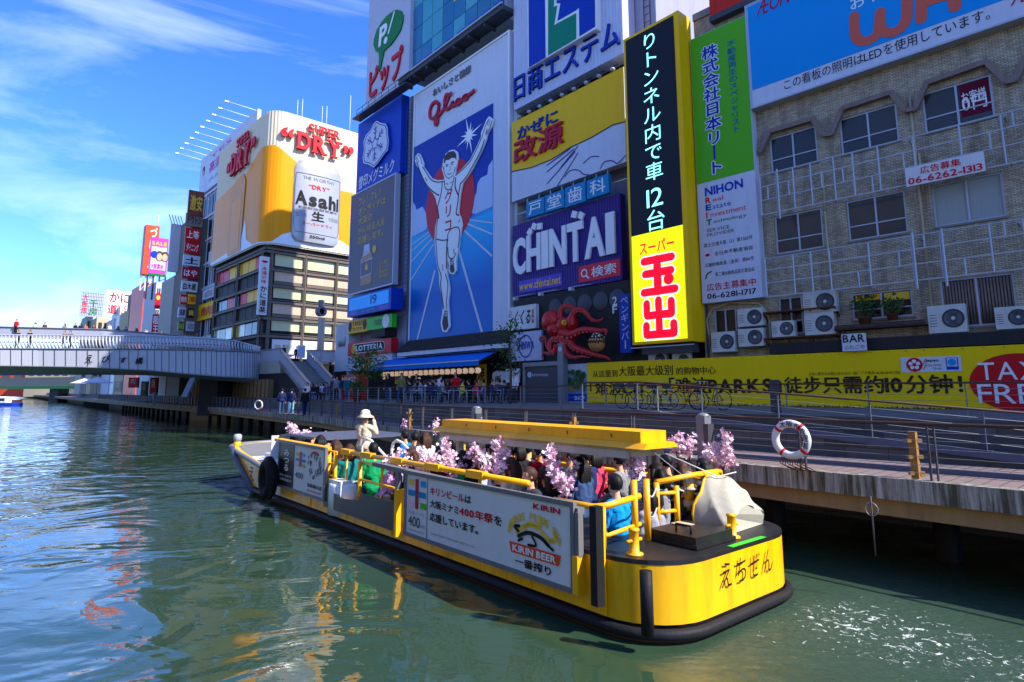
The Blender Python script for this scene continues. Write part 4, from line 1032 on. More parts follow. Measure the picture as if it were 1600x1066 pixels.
a = MB(); cu, cz = (rc[0] + rc[1]) / 2 + .1, (rc[2] + rc[3]) / 2
a.stroke(PA, [(cu + .62 * math.cos(R(k * 15)), cz + .72 * math.sin(R(k * 15))) for k in range(25)], .09, .44, 'letter_blue', uz=True)
a.text(PA, 'SHINWA', (cu - .8, cu + .85, cz - .22, cz + .3), .455, 'letter_blue', 'b'); a.build('lettering', t)
t, rc = sign('penguin_bar_sign', 'narrow blue vertical sign with pale katakana beside the octopus', PA, [(967, 461), (984, 458), (986, 551), (969, 551.5)], .8, .3, 'deep_blue')
a = MB(); a.text(PA, 'ペンギンバー', sub(rc, .12, .88, .06, .97), .815, 'sign_white', 'r', vertical=True); a.build('lettering', t)
# the octopus
oc = thing('giant_octopus', 'giant red model octopus with yellow eye on the dark restaurant front', 'sculpture', PA.P(880, 560, .8))
k9 = lambda x, y: (830 + x / 8.88, 460 + y / 8.88)
pm = .00445
def OP(x, y, off): return PA.P(*k9(x, y), off)
MX = Matrix(((PA.d.x, PA.n.x, 0), (PA.d.y, PA.n.y, 0), (0, 0, 1)))
b = MB(); K = 'octopus_red'
b.ell(OP(285, 375, 1.0), (.66, .62, .68), K, 20, 14, MX); b.ell(OP(330, 490, 1.1), (.5, .5, .42), K, 16, 10, MX)
b.ell(OP(450, 430, 1.1), (.45, .45, .5), K, 16, 10, MX); b.ell(OP(560, 400, .9), (.45, .4, .5), K, 16, 10, MX); b.ell(OP(480, 560, 1.0), (.42, .42, .42), K, 16, 10, MX); b.ell(OP(350, 520, 1.35), (.22, .2, .16), K, 12, 8, MX)
def arm(pts, r0, r1, off0, off1, sm=5):
 n = len(pts); P = [OP(x, y, off0 + (off1 - off0) * i / (n - 1)) for i, (x, y) in enumerate(pts)]
 q = []
 for i in range(n - 1):
  p0, p1, p2, p3 = P[max(i - 1, 0)], P[i], P[i + 1], P[min(i + 2, n - 1)]
  for j in range(sm):
   t_ = j / sm; q.append(.5 * ((2 * p1) + (p2 - p0) * t_ + (2 * p0 - 5 * p1 + 4 * p2 - p3) * t_ ** 2 + (3 * p1 - p0 - 3 * p2 + p3) * t_ ** 3))
 q.append(P[-1]); m_ = len(q)
 am = MB(); am.tube(q, [(r0 + (r1 - r0) * (i / (m_ - 1)) ** .8) * pm for i in range(m_)], K, 12)
 for i in range(2, m_ - 2, 2):      # suckers on the outer edge
  rr_ = (r0 + (r1 - r0) * (i / (m_ - 1)) ** .8) * pm
  am.ell(q[i] + PA.n3 * rr_ * .75 - Vector((0, 0, rr_ * .75)), rr_ * .22, 'octopus_pale', 6, 5)
 return am
oc_body = b.build('body', oc)
for pts, r0, r1, o0, o1 in (
 ([(400, 340), (412, 240), (450, 172), (520, 165), (600, 195), (660, 215)], 46, 26, 1.0, .8),
 ([(560, 440), (570, 310), (620, 232), (700, 215), (770, 265), (830, 340), (900, 370), (975, 355), (992, 325)], 62, 8, 1.1, .9),
 ([(430, 530), (560, 560), (690, 505), (820, 495), (950, 508), (1040, 500), (1030, 575)], 76, 12, 1.2, 1.2),
 ([(470, 560), (540, 650), (610, 740), (760, 795), (900, 840), (1030, 870), (1100, 908)], 80, 8, 1.0, 1.3),
 ([(440, 580), (448, 720), (500, 830), (600, 878), (700, 862), (810, 880)], 60, 8, 1.25, 1.3),
 ([(420, 560), (385, 620), (320, 620), (265, 690), (275, 790), (330, 800), (345, 700)], 52, 34, 1.2, 1.5),
 ([(300, 800), (240, 825), (175, 812), (148, 875)], 40, 8, 1.2, 1.2),
 ([(245, 760), (212, 690), (200, 610), (155, 588), (118, 622), (145, 662)], 28, 12, 1.1, 1.1)):
 arm(pts, r0, r1, o0, o1).build('tentacle', oc)
b = MB(); b.ell(OP(455, 395, 1.62), .17, 'eye_yellow', 12, 8); b.ell(OP(463, 383, 1.75), .05, 'letter_black', 8, 6); b.build('eye', oc)
b = MB(); c = OP(910, 675, 1.2); b.ell(c, .5, 'ball_brown', 20, 14)
rg = random.Random(5)
prof = [(0, .515), (.25, .45), (.42, .29), (.505, .06)]
b.lathe(list(reversed(prof)), c, 'ball_sauce', 20)
for i in range(20):
 g = R(18 * i); L = rg.uniform(.12, .36); p0 = c + Vector((.50 * math.cos(g), .50 * math.sin(g), .07)); p1 = c + Vector((.505 * math.cos(g), .505 * math.sin(g), .07 - L * .6)); b.tube([p0, p1], [.07, .02], 'ball_sauce', 6)
for i in range(26):
 g = R(rg.uniform(0, 360)); e_ = R(rg.uniform(35, 85)); b.ell(c + Vector((.52 * math.cos(g) * math.cos(e_), .52 * math.sin(g) * math.cos(e_), .53 * math.sin(e_))), .045, 'clean_white', 5, 4)
b.tube([c - Vector((0, 0, .48)), c - Vector((0, 0, .75))], .03, 'steel', 5)
o = b.build('takoyaki_ball'); tag(o, 'big brown takoyaki ball model between the octopus tentacles', 'model')
# ---- the tall LED sign
U0, Z1 = PA.uz(975.8, 61.5, 1.3); U1 = PA.uz(1072, 300, 1.3)[0]; Z0 = PA.uz(986.3, 539.7, 1.3)[1]
U0 = (U0 + PA.uz(986, 539, 1.3)[0]) / 2
t, rc = sign('led_sign', 'tall yellow-framed LED sign, black screen above a yellow and red supermarket panel', PA, (U0, U1, Z0, Z1), 1.3, 1.15, 'sign_yellow')
a = MB(); zs = PA.uz(1030, 360, 1.3)[1]
ub, ue = U0 + .16, U1 - .28
a.panel(PA, (ub, ue, zs, Z1 - .16), 1.312, .012, 'led_black'); a.build('black_screen', t)
a = MB(); a.panel(PA, (ub, ue, Z0 + .15, zs), 1.312, .012, 'led_yellow')
h_ = zs - Z0 - .15; w_ = ue - ub
def yp(x, y): return (ub + w_ * x, zs - h_ * y)      # fractions from the top left
def bar_(pts, w, m='led_red', o_=1.34):
 a.stroke(PA, [yp(*p) for p in pts], w + .16, o_ - .012, 'led_white', uz=True); a.stroke(PA, [yp(*p) for p in pts], w, o_, m, uz=True)
a.text(PA, 'スーパー', (yp(.16, 0)[0], yp(.84, 0)[0], yp(0, .195)[1], yp(0, .08)[1]), 1.325, 'led_red', 'h')
bw_ = .42
for seg in ([(.24, .265), (.78, .265)], [(.26, .385), (.76, .385)], [(.22, .555), (.82, .555)]): bar_(seg, bw_)
for seg in ([(.5, .265), (.5, .555)],): bar_(seg, .48)
a.disc(PA, yp(.71, .46), .3, .3, 1.345, 'led_red')
for seg in ([(.5, .64), (.5, .94)], [(.27, .66), (.27, .76)], [(.74, .66), (.74, .76)], [(.27, .77), (.74, .77)], [(.25, .86), (.25, .945)], [(.77, .86), (.77, .945)], [(.25, .945), (.77, .945)]): bar_(seg, .42)
for seg in ([(.5, .64), (.5, .94)], [(.27, .77), (.74, .77)], [(.25, .945), (.77, .945)], [(.5, .265), (.5, .555)]): a.stroke(PA, [yp(*p) for p in seg], .4, 1.345, 'led_red', uz=True)
a.build('yellow_screen', t)
a = MB()
a.text(PA, 'りトンネル内で車', (ub + w_ * .32, ub + w_ * .70, zs + (Z1 - zs) * .235, Z1 - .35), 1.33, 'led_cyan', 'r', vertical=True)
a.text(PA, '12', (ub + w_ * .34, ub + w_ * .66, zs + (Z1 - zs) * .115, zs + (Z1 - zs) * .20), 1.33, 'led_cyan', 'r'); a.text(PA, '台', (ub + w_ * .34, ub + w_ * .68, zs + .05, zs + (Z1 - zs) * .10), 1.33, 'led_cyan', 'r')
a.build('lettering', t)
b = MB(); b.panel(PA, (U0 + .3, U1 - .3, Z0 - .5, Z0 - .05), .9, .6, 'steel_dark'); b.bar(PA.W(U0 - .2, Z0 - .15, 1.2), PA.W(U1, Z0 - .15, 1.2), .05, .05, 'steel_light'); b.build('bracket', t)
# pale tower behind
zt0 = ZU
wb = block('background_tower', 'plain white tower seen between the LED sign and the green sign', PB, PB.uz(1000, 30, -14)[0], PB.uz(1097, 30, -14)[0], ZU, 37, -14, 8, 'white_paint')
# ---- green estate sign
q = [(1078.3, 62.5), (1163.6, 24.4), (1192.4, 464), (1097.3, 474.7)]
t, rc = sign('estate_board', 'tall board, green with outlined blue characters above, white list below', PB, q, .5, .5, 'sign_white')
a = MB(); u0, u1, z0, z1 = rc; zs = PB.uz(1130, 278, .5)[1]
a.panel(PB, (u0 + .02, u1 - .02, zs, z1 - .02), .512, .012, 'lime')
tw = (u0 + (u1 - u0) * .20, u0 + (u1 - u0) * .50)
mat('halo', (214, 218, 226), .5, var=.02)
gz = (zs + .25, z1 - .75)
for wt, m_, o_ in (('x', 'halo', .524), ('h', 'letter_blue', .536)):
 a.text(PB, '株式会社日本リート', (tw[0], tw[1], gz[0], gz[1]), o_, m_, wt, vertical=True)
a.text(PB, '不動産再生のスペシャリスト', (u0 + (u1 - u0) * .66, u0 + (u1 - u0) * .82, zs + 2.1, z1 - 1.0), .524, 'letter_blue', 'r', vertical=True)
lw = lambda a_, b_, c_, d_: (u0 + (u1 - u0) * a_, u0 + (u1 - u0) * b_, z0 + (zs - z0) * c_, z0 + (zs - z0) * d_)
a.text(PB, 'NIHON', lw(.14, .80, .88, .955), .512, 'deep_blue', 'h')
for i, (c0, rest, m_) in enumerate((('R', 'eal', 'letter_red'), ('E', 'state', 'letter_blue'), ('I', 'nvestment', 'orange_red'), ('T', 'echnology', 'leaf_green'))):
 y = .82 - i * .062
 a.text(PB, c0, lw(.14, .24 if c0 != 'I' else .17, y, y + .05), .512, m_, 'h'); a.text(PB, rest, lw(.27 if c0 != 'I' else .22, .27 + .062 * len(rest), y + .002, y + .036), .512, m_, 'r')
a.text(PB, 'SERVICE', lw(.14, .54, .578, .605), .512, 'letter_gray', 'b'); a.text(PB, 'PROVIDER', lw(.14, .62, .540, .567), .512, 'letter_gray', 'b')
for y, s_, x0 in ((.455, '国土交通大臣（2）第7265号', .08), (.375, '全日本不動産協会', .25), (.29, '近畿財務局長（金商）第84号', .08), (.205, '第二種金融商品取引業協会', .25)): a.text(PB, s_, lw(x0, .90, y, y + .034), .512, 'letter_black', 'r')
a.disc(PB, (lw(.13, 1, 0, 1)[0], lw(0, 1, .39, 1)[2]), .12, .08, .512, 'letter_red'); a.stroke(PB, [(lw(.08, 1, 0, 1)[0], lw(0, 1, .2, 1)[2]), (lw(.11, 1, 0, 1)[0], lw(0, 1, .235, 1)[2]), (lw(.18, 1, 0, 1)[0], lw(0, 1, .25, 1)[2])], .08, .512, 'leaf_green', smooth=4, uz=True)
a.text(PB, '広告主募集中', lw(.09, .91, .095, .155), .512, 'letter_red', 'b'); a.text(PB, '06-6281-1717', lw(.09, .91, .03, .075), .512, 'letter_black', 'b')
a.build('lettering', t)
# ---- tiled building with the long sign over it
uE = 34.0
tb = thing('tiled_building', 'grimy beige tiled building with steel window frames above the yellow banner', 'building', PB.W(10, ZU, -6))
zr0 = PB.uz(1400, 95)[1]
WIN = dict(a=[(1203, 216), (1275, 197), (1279, 255), (1205, 270)], b=[(1312, 187), (1400, 161), (1406, 220), (1315, 244)], c=[(1441, 150), (1548, 112), (1555, 184), (1445, 208)],
           d=[(1211, 340), (1284, 323), (1288, 388), (1213, 397)], e=[(1323, 316), (1414, 296), (1419, 363), (1326, 378)], f=[(1455, 291), (1565, 267), (1574, 338), (1461, 356)],
           g=[(1217, 466), (1254, 462), (1256, 521), (1219, 523)], h=[(1328, 461), (1423, 449), (1430, 493), (1335, 501)], i=[(1470, 439), (1586, 424), (1591, 507), (1473, 512)], j=[(1116, 485), (1150, 480), (1152, 523), (1118, 527)])
rects = {k: PB.quad(*v, -.05) for k, v in WIN.items()}
ex = [(17.2, 19.8), (20.6, 23.2), (24.2, 27.0), (28.0, 31)]
for r_, key in enumerate('adg'):
 for n_, (xa, xb) in enumerate(ex): rects[key + str(n_)] = (xa, xb, rects[key][2], rects[key][3])
# wall with real openings: strips between window columns
def wall_with_holes(pl, U0, U1, Z0, Z1, holes, off, th, m):
 us = sorted(set([U0, U1] + [h[0] for h in holes] + [h[1] for h in holes])); zs_ = sorted(set([Z0, Z1] + [h[2] for h in holes] + [h[3] for h in holes]))
 b = MB()
 for i in range(len(us) - 1):
  run = None
  for j in range(len(zs_) - 1):
   cu, cz = (us[i] + us[i + 1]) / 2, (zs_[j] + zs_[j + 1]) / 2
   hole = any(h[0] < cu < h[1] and h[2] < cz < h[3] for h in holes)
   if not hole:
    run = (run[0], zs_[j + 1]) if run else (zs_[j], zs_[j + 1])
   if (hole or j == len(zs_) - 2) and run:
    b.panel(pl, (us[i], us[i + 1], run[0], run[1]), off, th, m); run = None
 return b
wall_with_holes(PB, .9, uE, ZU, zr0 + 6, list(rects.values()), 0, .35, 'tile_wall').build('wall', tb)
b = MB(); b.panel(PB, (.9, uE, ZU, zr0 + 6), -.9, 11, 'concrete_dark'); b.build('core', tb)
b = MB(); b.panel(PB, (.9, uE, zr0 + 6, zr0 + 6.4), .1, 12, 'concrete'); b.build('parapet', tb)
for k, rc_ in rects.items():
 u0, u1, z0, z1 = rc_
 w = MB(); fr = 'steel_light'; fw = .07
 for r_ in ((u0, u0 + fw, z0, z1), (u1 - fw, u1, z0, z1), (u0 + fw, u1 - fw, z0, z0 + fw), (u0 + fw, u1 - fw, z1 - fw, z1), ((u0 + u1) / 2 - fw / 2, (u0 + u1) / 2 + fw / 2, z0 + fw, z1 - fw)): w.panel(PB, r_, -.06, .09, fr)
 if k[0] in 'abcdegh' : w.panel(PB, (u0 + fw, u1 - fw, z0 + (z1 - z0) * .34, z0 + (z1 - z0) * .34 + .05), -.065, .08, fr)
 wo_ = w.build('window', tb)
 g_ = MB(); gm = 'curtain' if k in ('f',) else 'glass_gray' if k in ('i',) else 'glass_dark' if (len(k) > 1 or k in 'ghj') else 'glass_gray'
 g_.panel(PB, (u0 + fw, u1 - fw, z0 + fw, z1 - fw), -.11, .02, gm)
 g_.build('curtain' if k == 'f' else 'pane', wo_)
 s_ = MB(); s_.panel(PB, (u0 - .05, u1 + .05, z0 - .08, z0), .06, .16, 'concrete'); s_.build('sill', wo_)
 if k == 'i':
  c_ = MB()
  for n_ in range(22): c_.tube([PB.W(u0 + .1 + (u1 - u0 - .2) * n_ / 21, z0 + .1, -.098), PB.W(u0 + .1 + (u1 - u0 - .2) * n_ / 21, z1 - .1, -.098)], .03, 'pipe_pink', 5)
  c_.build('curtain', wo_)
 if k == 'c':
  c_ = MB(); m_ = (u0 + u1) / 2; c_.panel(PB, (m_ + .1, u1 - .1, z0 + .3, z1 - .1), -.1, .005, 'maroon' if 'maroon' in MATS else 'cloth_maroon')
  c_.text(PB, 'お客様', (m_ + .15, u1 - .2, z1 - .9, z1 - .4), -.092, 'letter_white', 'b'); c_.text(PB, '0円', (m_ + .15, u1 - .2, z0 + .5, z0 + 1.1), -.092, 'letter_white', 'b'); c_.build('poster', wo_)
 if k == 'h':
  c_ = MB(); m_ = (u0 + u1) / 2
  c_.panel(PB, (u0 + .15, m_ - .05, z0 + .8, z1 - .1), -.1, .005, 'sign_yellow'); c_.text(PB, '営業中', (u0 + .2, m_ - .15, z0 + 1.05, z1 - .25), -.09, 'letter_black', 'h'); c_.panel(PB, (m_ + .1, u1 - .1, z0 + .7, z1 - .1), -.1, .005, 'letter_gold'); c_.build('poster', wo_)
# zigzag pipe
zp = [(1187, 239), (1203, 206), (1270, 186), (1287, 211), (1300, 209), (1316, 170), (1392, 145), (1416, 173), (1430, 170), (1448, 130), (1541, 97), (1572, 128), (1587, 125), (1603, 88)]
P_ = [PB.P(x, y, .18) for x, y in zp]
for xa in range(3): 
 s_ = P_[6:10]; 
b = MB()
for i in range(len(P_) - 1): b.bar(P_[i], P_[i + 1], .2, .2, 'pipe_pink', up=PB.n3); 
for p in P_[1:-1]: b.ell(p, .125, 'pipe_pink', 8, 6)
o = b.build('zigzag_cornice'); tag(o, 'pinkish zigzag pipe running over the top row of windows', 'pipe')
# two steel lattice racks
def lattice(name, label, tl, bl, tr, br, seed):
 u0 = PB.uz(*tl, .7)[0]; z1 = (PB.uz(*tl, .7)[1] + PB.uz(*tr, .7)[1]) / 2; z0 = (PB.uz(*bl, .7)[1] + PB.uz(*br, .7)[1]) / 2; u1 = 33
 t = thing(name, label, 'lattice', PB.W(u0, z0, .7)); rg = random.Random(seed); b = MB(); m = 'steel_light'
 hs_ = [z0, z0 + (z1 - z0) * .36, z0 + (z1 - z0) * .70, z1]
 for h in hs_: b.bar(PB.W(u0, h, .7), PB.W(u1, h, .7), .04, .04, m)
 b.build('rail', t); b = MB(); u = u0
 while u < u1:
  b.bar(PB.W(u, z0, .7), PB.W(u, z1, .7), .045, .045, m)
  if rg.random() < .16: b.bar(PB.W(u + .07, z0 - .35, .74), PB.W(u + .07, z1 + .1, .74), .07, .05, m)
  step = rg.choice((.75, .95, 1.25, 1.5)); 
  k = rg.random()
  j = rg.randrange(3)
  if k > .45: b.bar(PB.W(u + step * .45, hs_[j], .7), PB.W(u + step * .45, hs_[j + 1], .7), .04, .04, m)
  if k < .2: b.bar(PB.W(u + step * .7, hs_[j - 1 if j else 1], .7), PB.W(u + step * .7, hs_[j if j else 2], .7), .04, .04, m)
  u += step
 b.build('upright', t); b = MB(); u = u0
 while u < u1: b.bar(PB.W(u, z0 + .1, 0), PB.W(u, z0 + .1, .68), .04, .04, m); b.bar(PB.W(u, z1 - .1, 0), PB.W(u, z1 - .1, .68), .04, .04, m); u += 3
 b.build('bracket', t)
lattice('steel_lattice', 'upper pale steel lattice below the top windows of the tiled wall', (1187, 279), (1191, 337), (1600, 164), (1600, 250), 4)
lattice('steel_lattice', 'lower pale steel lattice below the middle windows of the tiled wall', (1195, 405), (1198, 464), (1600, 341), (1600, 420), 9)
t, rc = sign('advert_board', 'white board with red characters and phone number on the upper lattice', PB, [(1414, 264), (1538, 236), (1539, 270), (1416, 290)], .85, .06, 'board_white')
a = MB(); a.text(PB, '広告募集', sub(rc, .2, .72, .53, .92), .862, 'letter_red', 'b'); a.text(PB, '06-6262-1313', sub(rc, .03, .97, .08, .44), .862, 'letter_red', 'b'); a.build('lettering', t)
# pipes and stains on the wall
b = MB()
for x_, ya, yb in ((1289, 330, 470), (1421, 150, 500), (1285, 270, 330), (1100, 480, 560), (1436, 240, 300)):
 u, za = PB.uz(x_, ya, .08); zb = PB.uz(x_, yb, .08)[1]; b = MB(); b.tube([PB.W(u, za, .08), PB.W(u, zb, .08)], .045, 'warm_wall', 6); tag(b.build('wall_pipe'), 'thin cream drainpipe running down the tiled wall', 'pipe', 'drainpipes on the tiled wall')
b = MB(); b.tube([PB.P(1110, 540, .1), PB.P(1104, 500, .12), PB.P(1112, 484, .12), PB.P(1140, 473, .12), PB.P(1185, 474, .12), PB.P(1196, 484, .12), PB.P(1202, 500, .12)], .05, 'warm_wall', 6)
b.tube([PB.P(1202, 500, .12), PB.P(1205, 540, .12)], .05, 'warm_wall', 6)
o = b.build('cable_duct'); tag(o, 'cream arched cable duct round the lowest left opening of the tiled wall', 'duct')
# big sky-blue sign over the building: the dog mascot is left out
zb = PB.uz(1175, 168.75, .5)[1]; zb = (zb + PB.uz(1597, 23.4, .5)[1]) / 2; ua = PB.uz(1171, 90, .5)[0]; zw = PB.uz(1172, 143, .5)[1]
t, rc = sign('aeon_sign', 'huge sky-blue sign with a white strip of dark writing over the tiled building', PB, (ua, 30, zb, 22.3), .5, .6, 'sign_white', frame=('steel_light', .08))
a = MB(); a.panel(PB, (ua + .05, 29.9, zw, 22.25), .512, .012, 'aeon_blue')
c6 = lambda x, y: (1100 + x / 3.2, y / 3.2)
u_0 = PB.uz(*c6(400, 420), .52)[0]; u_1 = PB.uz(*c6(1430, 80), .52)[0]
a.text(PB, 'この看板の照明はLEDを使用しています。', (u_0, u_1, zb + .28, zb + .78), .514, 'letter_black', 'r')
u_2 = PB.uz(*c6(1530, 20), .52)[0]; a.text(PB, 'ÆON', (u_2, u_2 + 1.5, zb + .5, zb + .9), .514, 'letter_crimson', 'r')
u_a = PB.uz(*c6(262, 100), .52)[0]; u_b = PB.uz(*c6(425, 30), .52)[0]; z_a = PB.uz(*c6(262, 100), .52)[1]
a.text(PB, 'ÆON', (u_a, u_b, z_a + .15, z_a + .95), .53, 'letter_crimson', 'r', shear=.18)
u_a = PB.uz(*c6(735, 55), .52)[0]; z_a = PB.uz(*c6(735, 55), .52)[1]; a.text(PB, 'おトク', (u_a, u_a + 1.9, z_a, z_a + .62), .53, 'clean_white', 'b')
mat('waon_red', (206, 92, 74), .4, var=.03)
wv = [(750, 80), (755, 170), (780, 205), (830, 200), (870, 160), (880, 60)]; wv2 = [(880, 60), (885, 140), (920, 165), (970, 150), (1010, 100), (1015, -30)]
a.stroke(PB, [c6(*p) for p in wv], .40, .53, 'waon_red', smooth=5); a.stroke(PB, [c6(*p) for p in wv2], .40, .531, 'waon_red', smooth=5)
a.stroke(PB, [c6(1085, 95), c6(1100, -60), c6(1190, -100), c6(1240, -60), c6(1255, 35)], .42, .53, 'waon_red', smooth=5); a.stroke(PB, [c6(1095, 15), c6(1240, -30)], .38, .532, 'waon_red')
a.build('lettering', t)
# red ribbed plant screen on the roof, seen above the green sign
t, rc = sign('roof_screen', 'bright red ribbed screen on the roof above the green sign', PB, (PB.uz(1109, 20, .35)[0], 30, 22.75, 34), .35, .3, 'corrugated_red2', cat='screen')
b = MB(); b.panel(PB, (rc[0], rc[1], rc[2] - .3, rc[2]), .45, .4, 'steel_dark'); b.build('base_beam', t)
# buildings further along, outside the photo to the right, still shading the promenade
block('neighbour_building', 'plain grey building at the far right end of the row', PB, uE + .3, 100, ZU, 31, -.4, 14, 'concrete')
for i, (t0, t1, h, m) in enumerate(((-60, -22, 24, 'warm_wall'), (-21.5, 8, 28, 'white_paint'), (8.5, 40, 25, 'warm_wall'), (40.5, 90, 27, 'white_paint'))):  # added out of view so their sunlit walls bounce light onto the facades
 p, q = nt(-24, t0), nt(-24, t1); d = (p - q).normalized(); pl = Pl(q, (-d).to_tuple()); L_ = (p - q).length
 pl.n = Vector((.70, .714)); t = thing('bounce_building', ('sandy', 'pale', 'second sandy', 'second pale')[i] + ' building added unseen on the opposite bank to bounce light', 'building', pl.W(L_ / 2, 0)); b = MB(); b.panel(pl, (0, L_, 0, h), 0, 12, m); b.build('wall', t)
 for j in range(6):
  b = MB(); b.panel(pl, (1, L_ - 1, 3 + j * 3.6, 4.4 + j * 3.6), .05, .1, 'glass_dark'); b.build('window', t)
# ---- air conditioners
def ac_unit(W_, H_, D_=.34):
 t = thing('ac_unit', 'x', 'air conditioner')
 b = MB(); b.box((0, D_ / 2, H_ / 2), (W_, D_, H_), 'ac_body'); b.box((0, D_ / 2, -.03), (W_ * .9, D_ * .8, .06), 'steel_dark'); b.build('casing', t, loc=(0, 0, 0))
 b = MB(); c = (-W_ * .17, D_ + .004, H_ * .5); r = min(W_ * .3, H_ * .42)
 b.lathe([(r, 0), (r, .012), (r * .93, .014), (r * .9, .004), (0, .004)], c, 'ac_grille', 20, axis=(0, 1, 0))
 for i in range(4): b.lathe([(r * (.25 + .17 * i), .016), (r * (.27 + .17 * i), .018), (r * (.29 + .17 * i), .016)], c, 'steel', 20, axis=(0, 1, 0))
 b.ell((c[0], c[1] + .02, c[2]), (r * .2, .012, r * .2), 'ac_body', 10, 6); b.build('fan_grille', t, loc=(0, 0, 0))
 b = MB()
 for i in range(5): b.box((W_ * .36, D_ + .003, H_ * (.25 + i * .1)), (W_ * .2, .008, .02), 'ac_grille')
 b.build('vent', t, loc=(0, 0, 0))
 return t
AC0 = None
acs = [((1152, 484), (1193, 508), 'square unit, upper of two under the white list board'), ((1111, 520), (1149, 549), 'unit with white fan hub, lowest left corner of the tiled wall'), ((1153, 515), (1194, 540), 'unit below another under the white list board'), ((1205, 503), (1242, 525), 'small unit right of the cream duct'), ((1254, 459), (1308, 486), 'unit on the rusty shelf, topmost of the group of three'), ((1256, 489), (1305, 524), 'large unit left of the wooden planter'), ((1448, 479), (1512, 518), 'big unit in front of the brown curtains'), ((1553, 481), (1612, 512), 'wide unit at the right edge of the photo'), ((1013, 552), (1041, 574), 'half hidden unit under the LED sign, left one'), ((1050, 552), (1078, 574), 'half hidden unit under the LED sign, right one')]
for i, (p, q_, lb) in enumerate(acs):
 u0, u1, z0, z1 = PB.rect(p, q_, .45); t = ac_unit(u1 - u0, z1 - z0)
 t.location = PB.W((u0 + u1) / 2, z0, .12); t.rotation_euler = (0, 0, math.atan2(PB.d.y, PB.d.x) + math.pi); t['label'] = 'cream air conditioner, ' + lb; t['group'] = 'air conditioners on the tiled building'
for nm, lb, p, q_ in (('unit_shelf', 'rusty steel shelf under the upper air conditioner', (1196, 489), (1308, 484)), ('unit_shelf', 'orange-brown shelf along the lower air conditioners', (1198, 529), (1312, 524))):
 b = MB(); u0, z0 = PB.uz(*p, .3); u1 = PB.uz(*q_, .3)[0]; b.panel(PB, (u0, u1, z0 - .06, z0), .62, .6, 'rust'); 
 for k in range(4): b.bar(PB.W(u0 + (u1 - u0) * k / 3, z0 - .06, .55), PB.W(u0 + (u1 - u0) * k / 3, z0 - .4, .05), .04, .04, 'rust')
 o = b.build(nm); tag(o, lb, 'shelf')
# planter of slats, plants
pt = thing('slat_planter', 'dark wooden slatted window box below the window with yellow posters', 'planter', PB.P(1375, 515, .3)); rc = PB.rect((1305, 517), (1446, 499), .5)
b = MB()
for i in range(4): h = (rc[3] - rc[2]) / 4; b.panel(PB, (rc[0], rc[1], rc[2] + i * h, rc[2] + i * h + h * .75), .62 - .02 * i, .04, 'wood_dark')
b.panel(PB, (rc[0], rc[1], rc[2], rc[2] + .05), .58, .55, 'wood_dark'); b.build('slats', pt)
def leafy(name, label, c, r, n, m='foliage', seed=1, lf=.09, cat='plant', pot=None, squash=1.0):
 rg = random.Random(seed); t = thing(name, label, cat, c); b = MB()
 for i in range(n):
  p = Vector((rg.gauss(0, .5), rg.gauss(0, .5), rg.gauss(0, .5) * squash)); p = p * (r / max(.6, p.length)) if p.length > 1 else p * r
  M_ = Euler((rg.uniform(0, 6), rg.uniform(0, 6), rg.uniform(0, 6))).to_matrix(); s_ = lf * rg.uniform(.6, 1.3)
  b.add([Vector(c) + Vector((0, 0, r + (pot or 0))) + p + M_ @ Vector(q) * s_ for q in ((0, -1, 0), (.45, 0, .1), (0, 1, 0), (-.45, 0, .1))], [(0, 1, 2, 3)], m)
 b.build('leaves', t)
 s_ = MB()
 for i in range(6): g = i * 1.05; s_.tube([Vector(c) + Vector((0, 0, (pot or 0) * .9)), Vector(c) + Vector((math.cos(g) * r * .5, math.sin(g) * r * .5, r + (pot or 0)))], .012, 'twig', 4)
 s_.build('stem', t)
 if pot:
  p_ = MB(); p_.lathe([(r * .38, 0), (r * .5, pot), (r * .54, pot), (r * .54, pot * 1.1), (r * .4, pot * 1.1), (0, pot * .9)], c, 'rust', 14); p_.build('pot', t)
 return t
leafy('potted_plant', 'leafy potted plant left in the wooden window box', PB.P(1352, 507, .35), .5, 170, seed=2, pot=.25)
leafy('potted_plant', 'leafy potted plant right in the wooden window box', PB.P(1395, 500, .35), .42, 140, seed=3, pot=.22)
t, rc = sign('bar_sign', 'small white sign reading BAR above the yellow banner', PB, [(1315, 522), (1353, 521), (1354, 548), (1316, 549)], .8, .05, 'board_white')
a = MB(); a.text(PB, 'BAR', sub(rc, .05, .95, .5, .95), .812, 'letter_black', 'b'); a.text(PB, 'ふたごや', sub(rc, .08, .92, .1, .36), .812, 'letter_black', 'r'); a.build('lettering', t)
b = MB(); b.panel(PB, (PB.uz(1200, 540, .6)[0], 33, 5.08, 5.55), .5, .45, 'char'); o = b.build('canopy_beam'); tag(o, 'dark beam along the top of the yellow banner', 'beam')
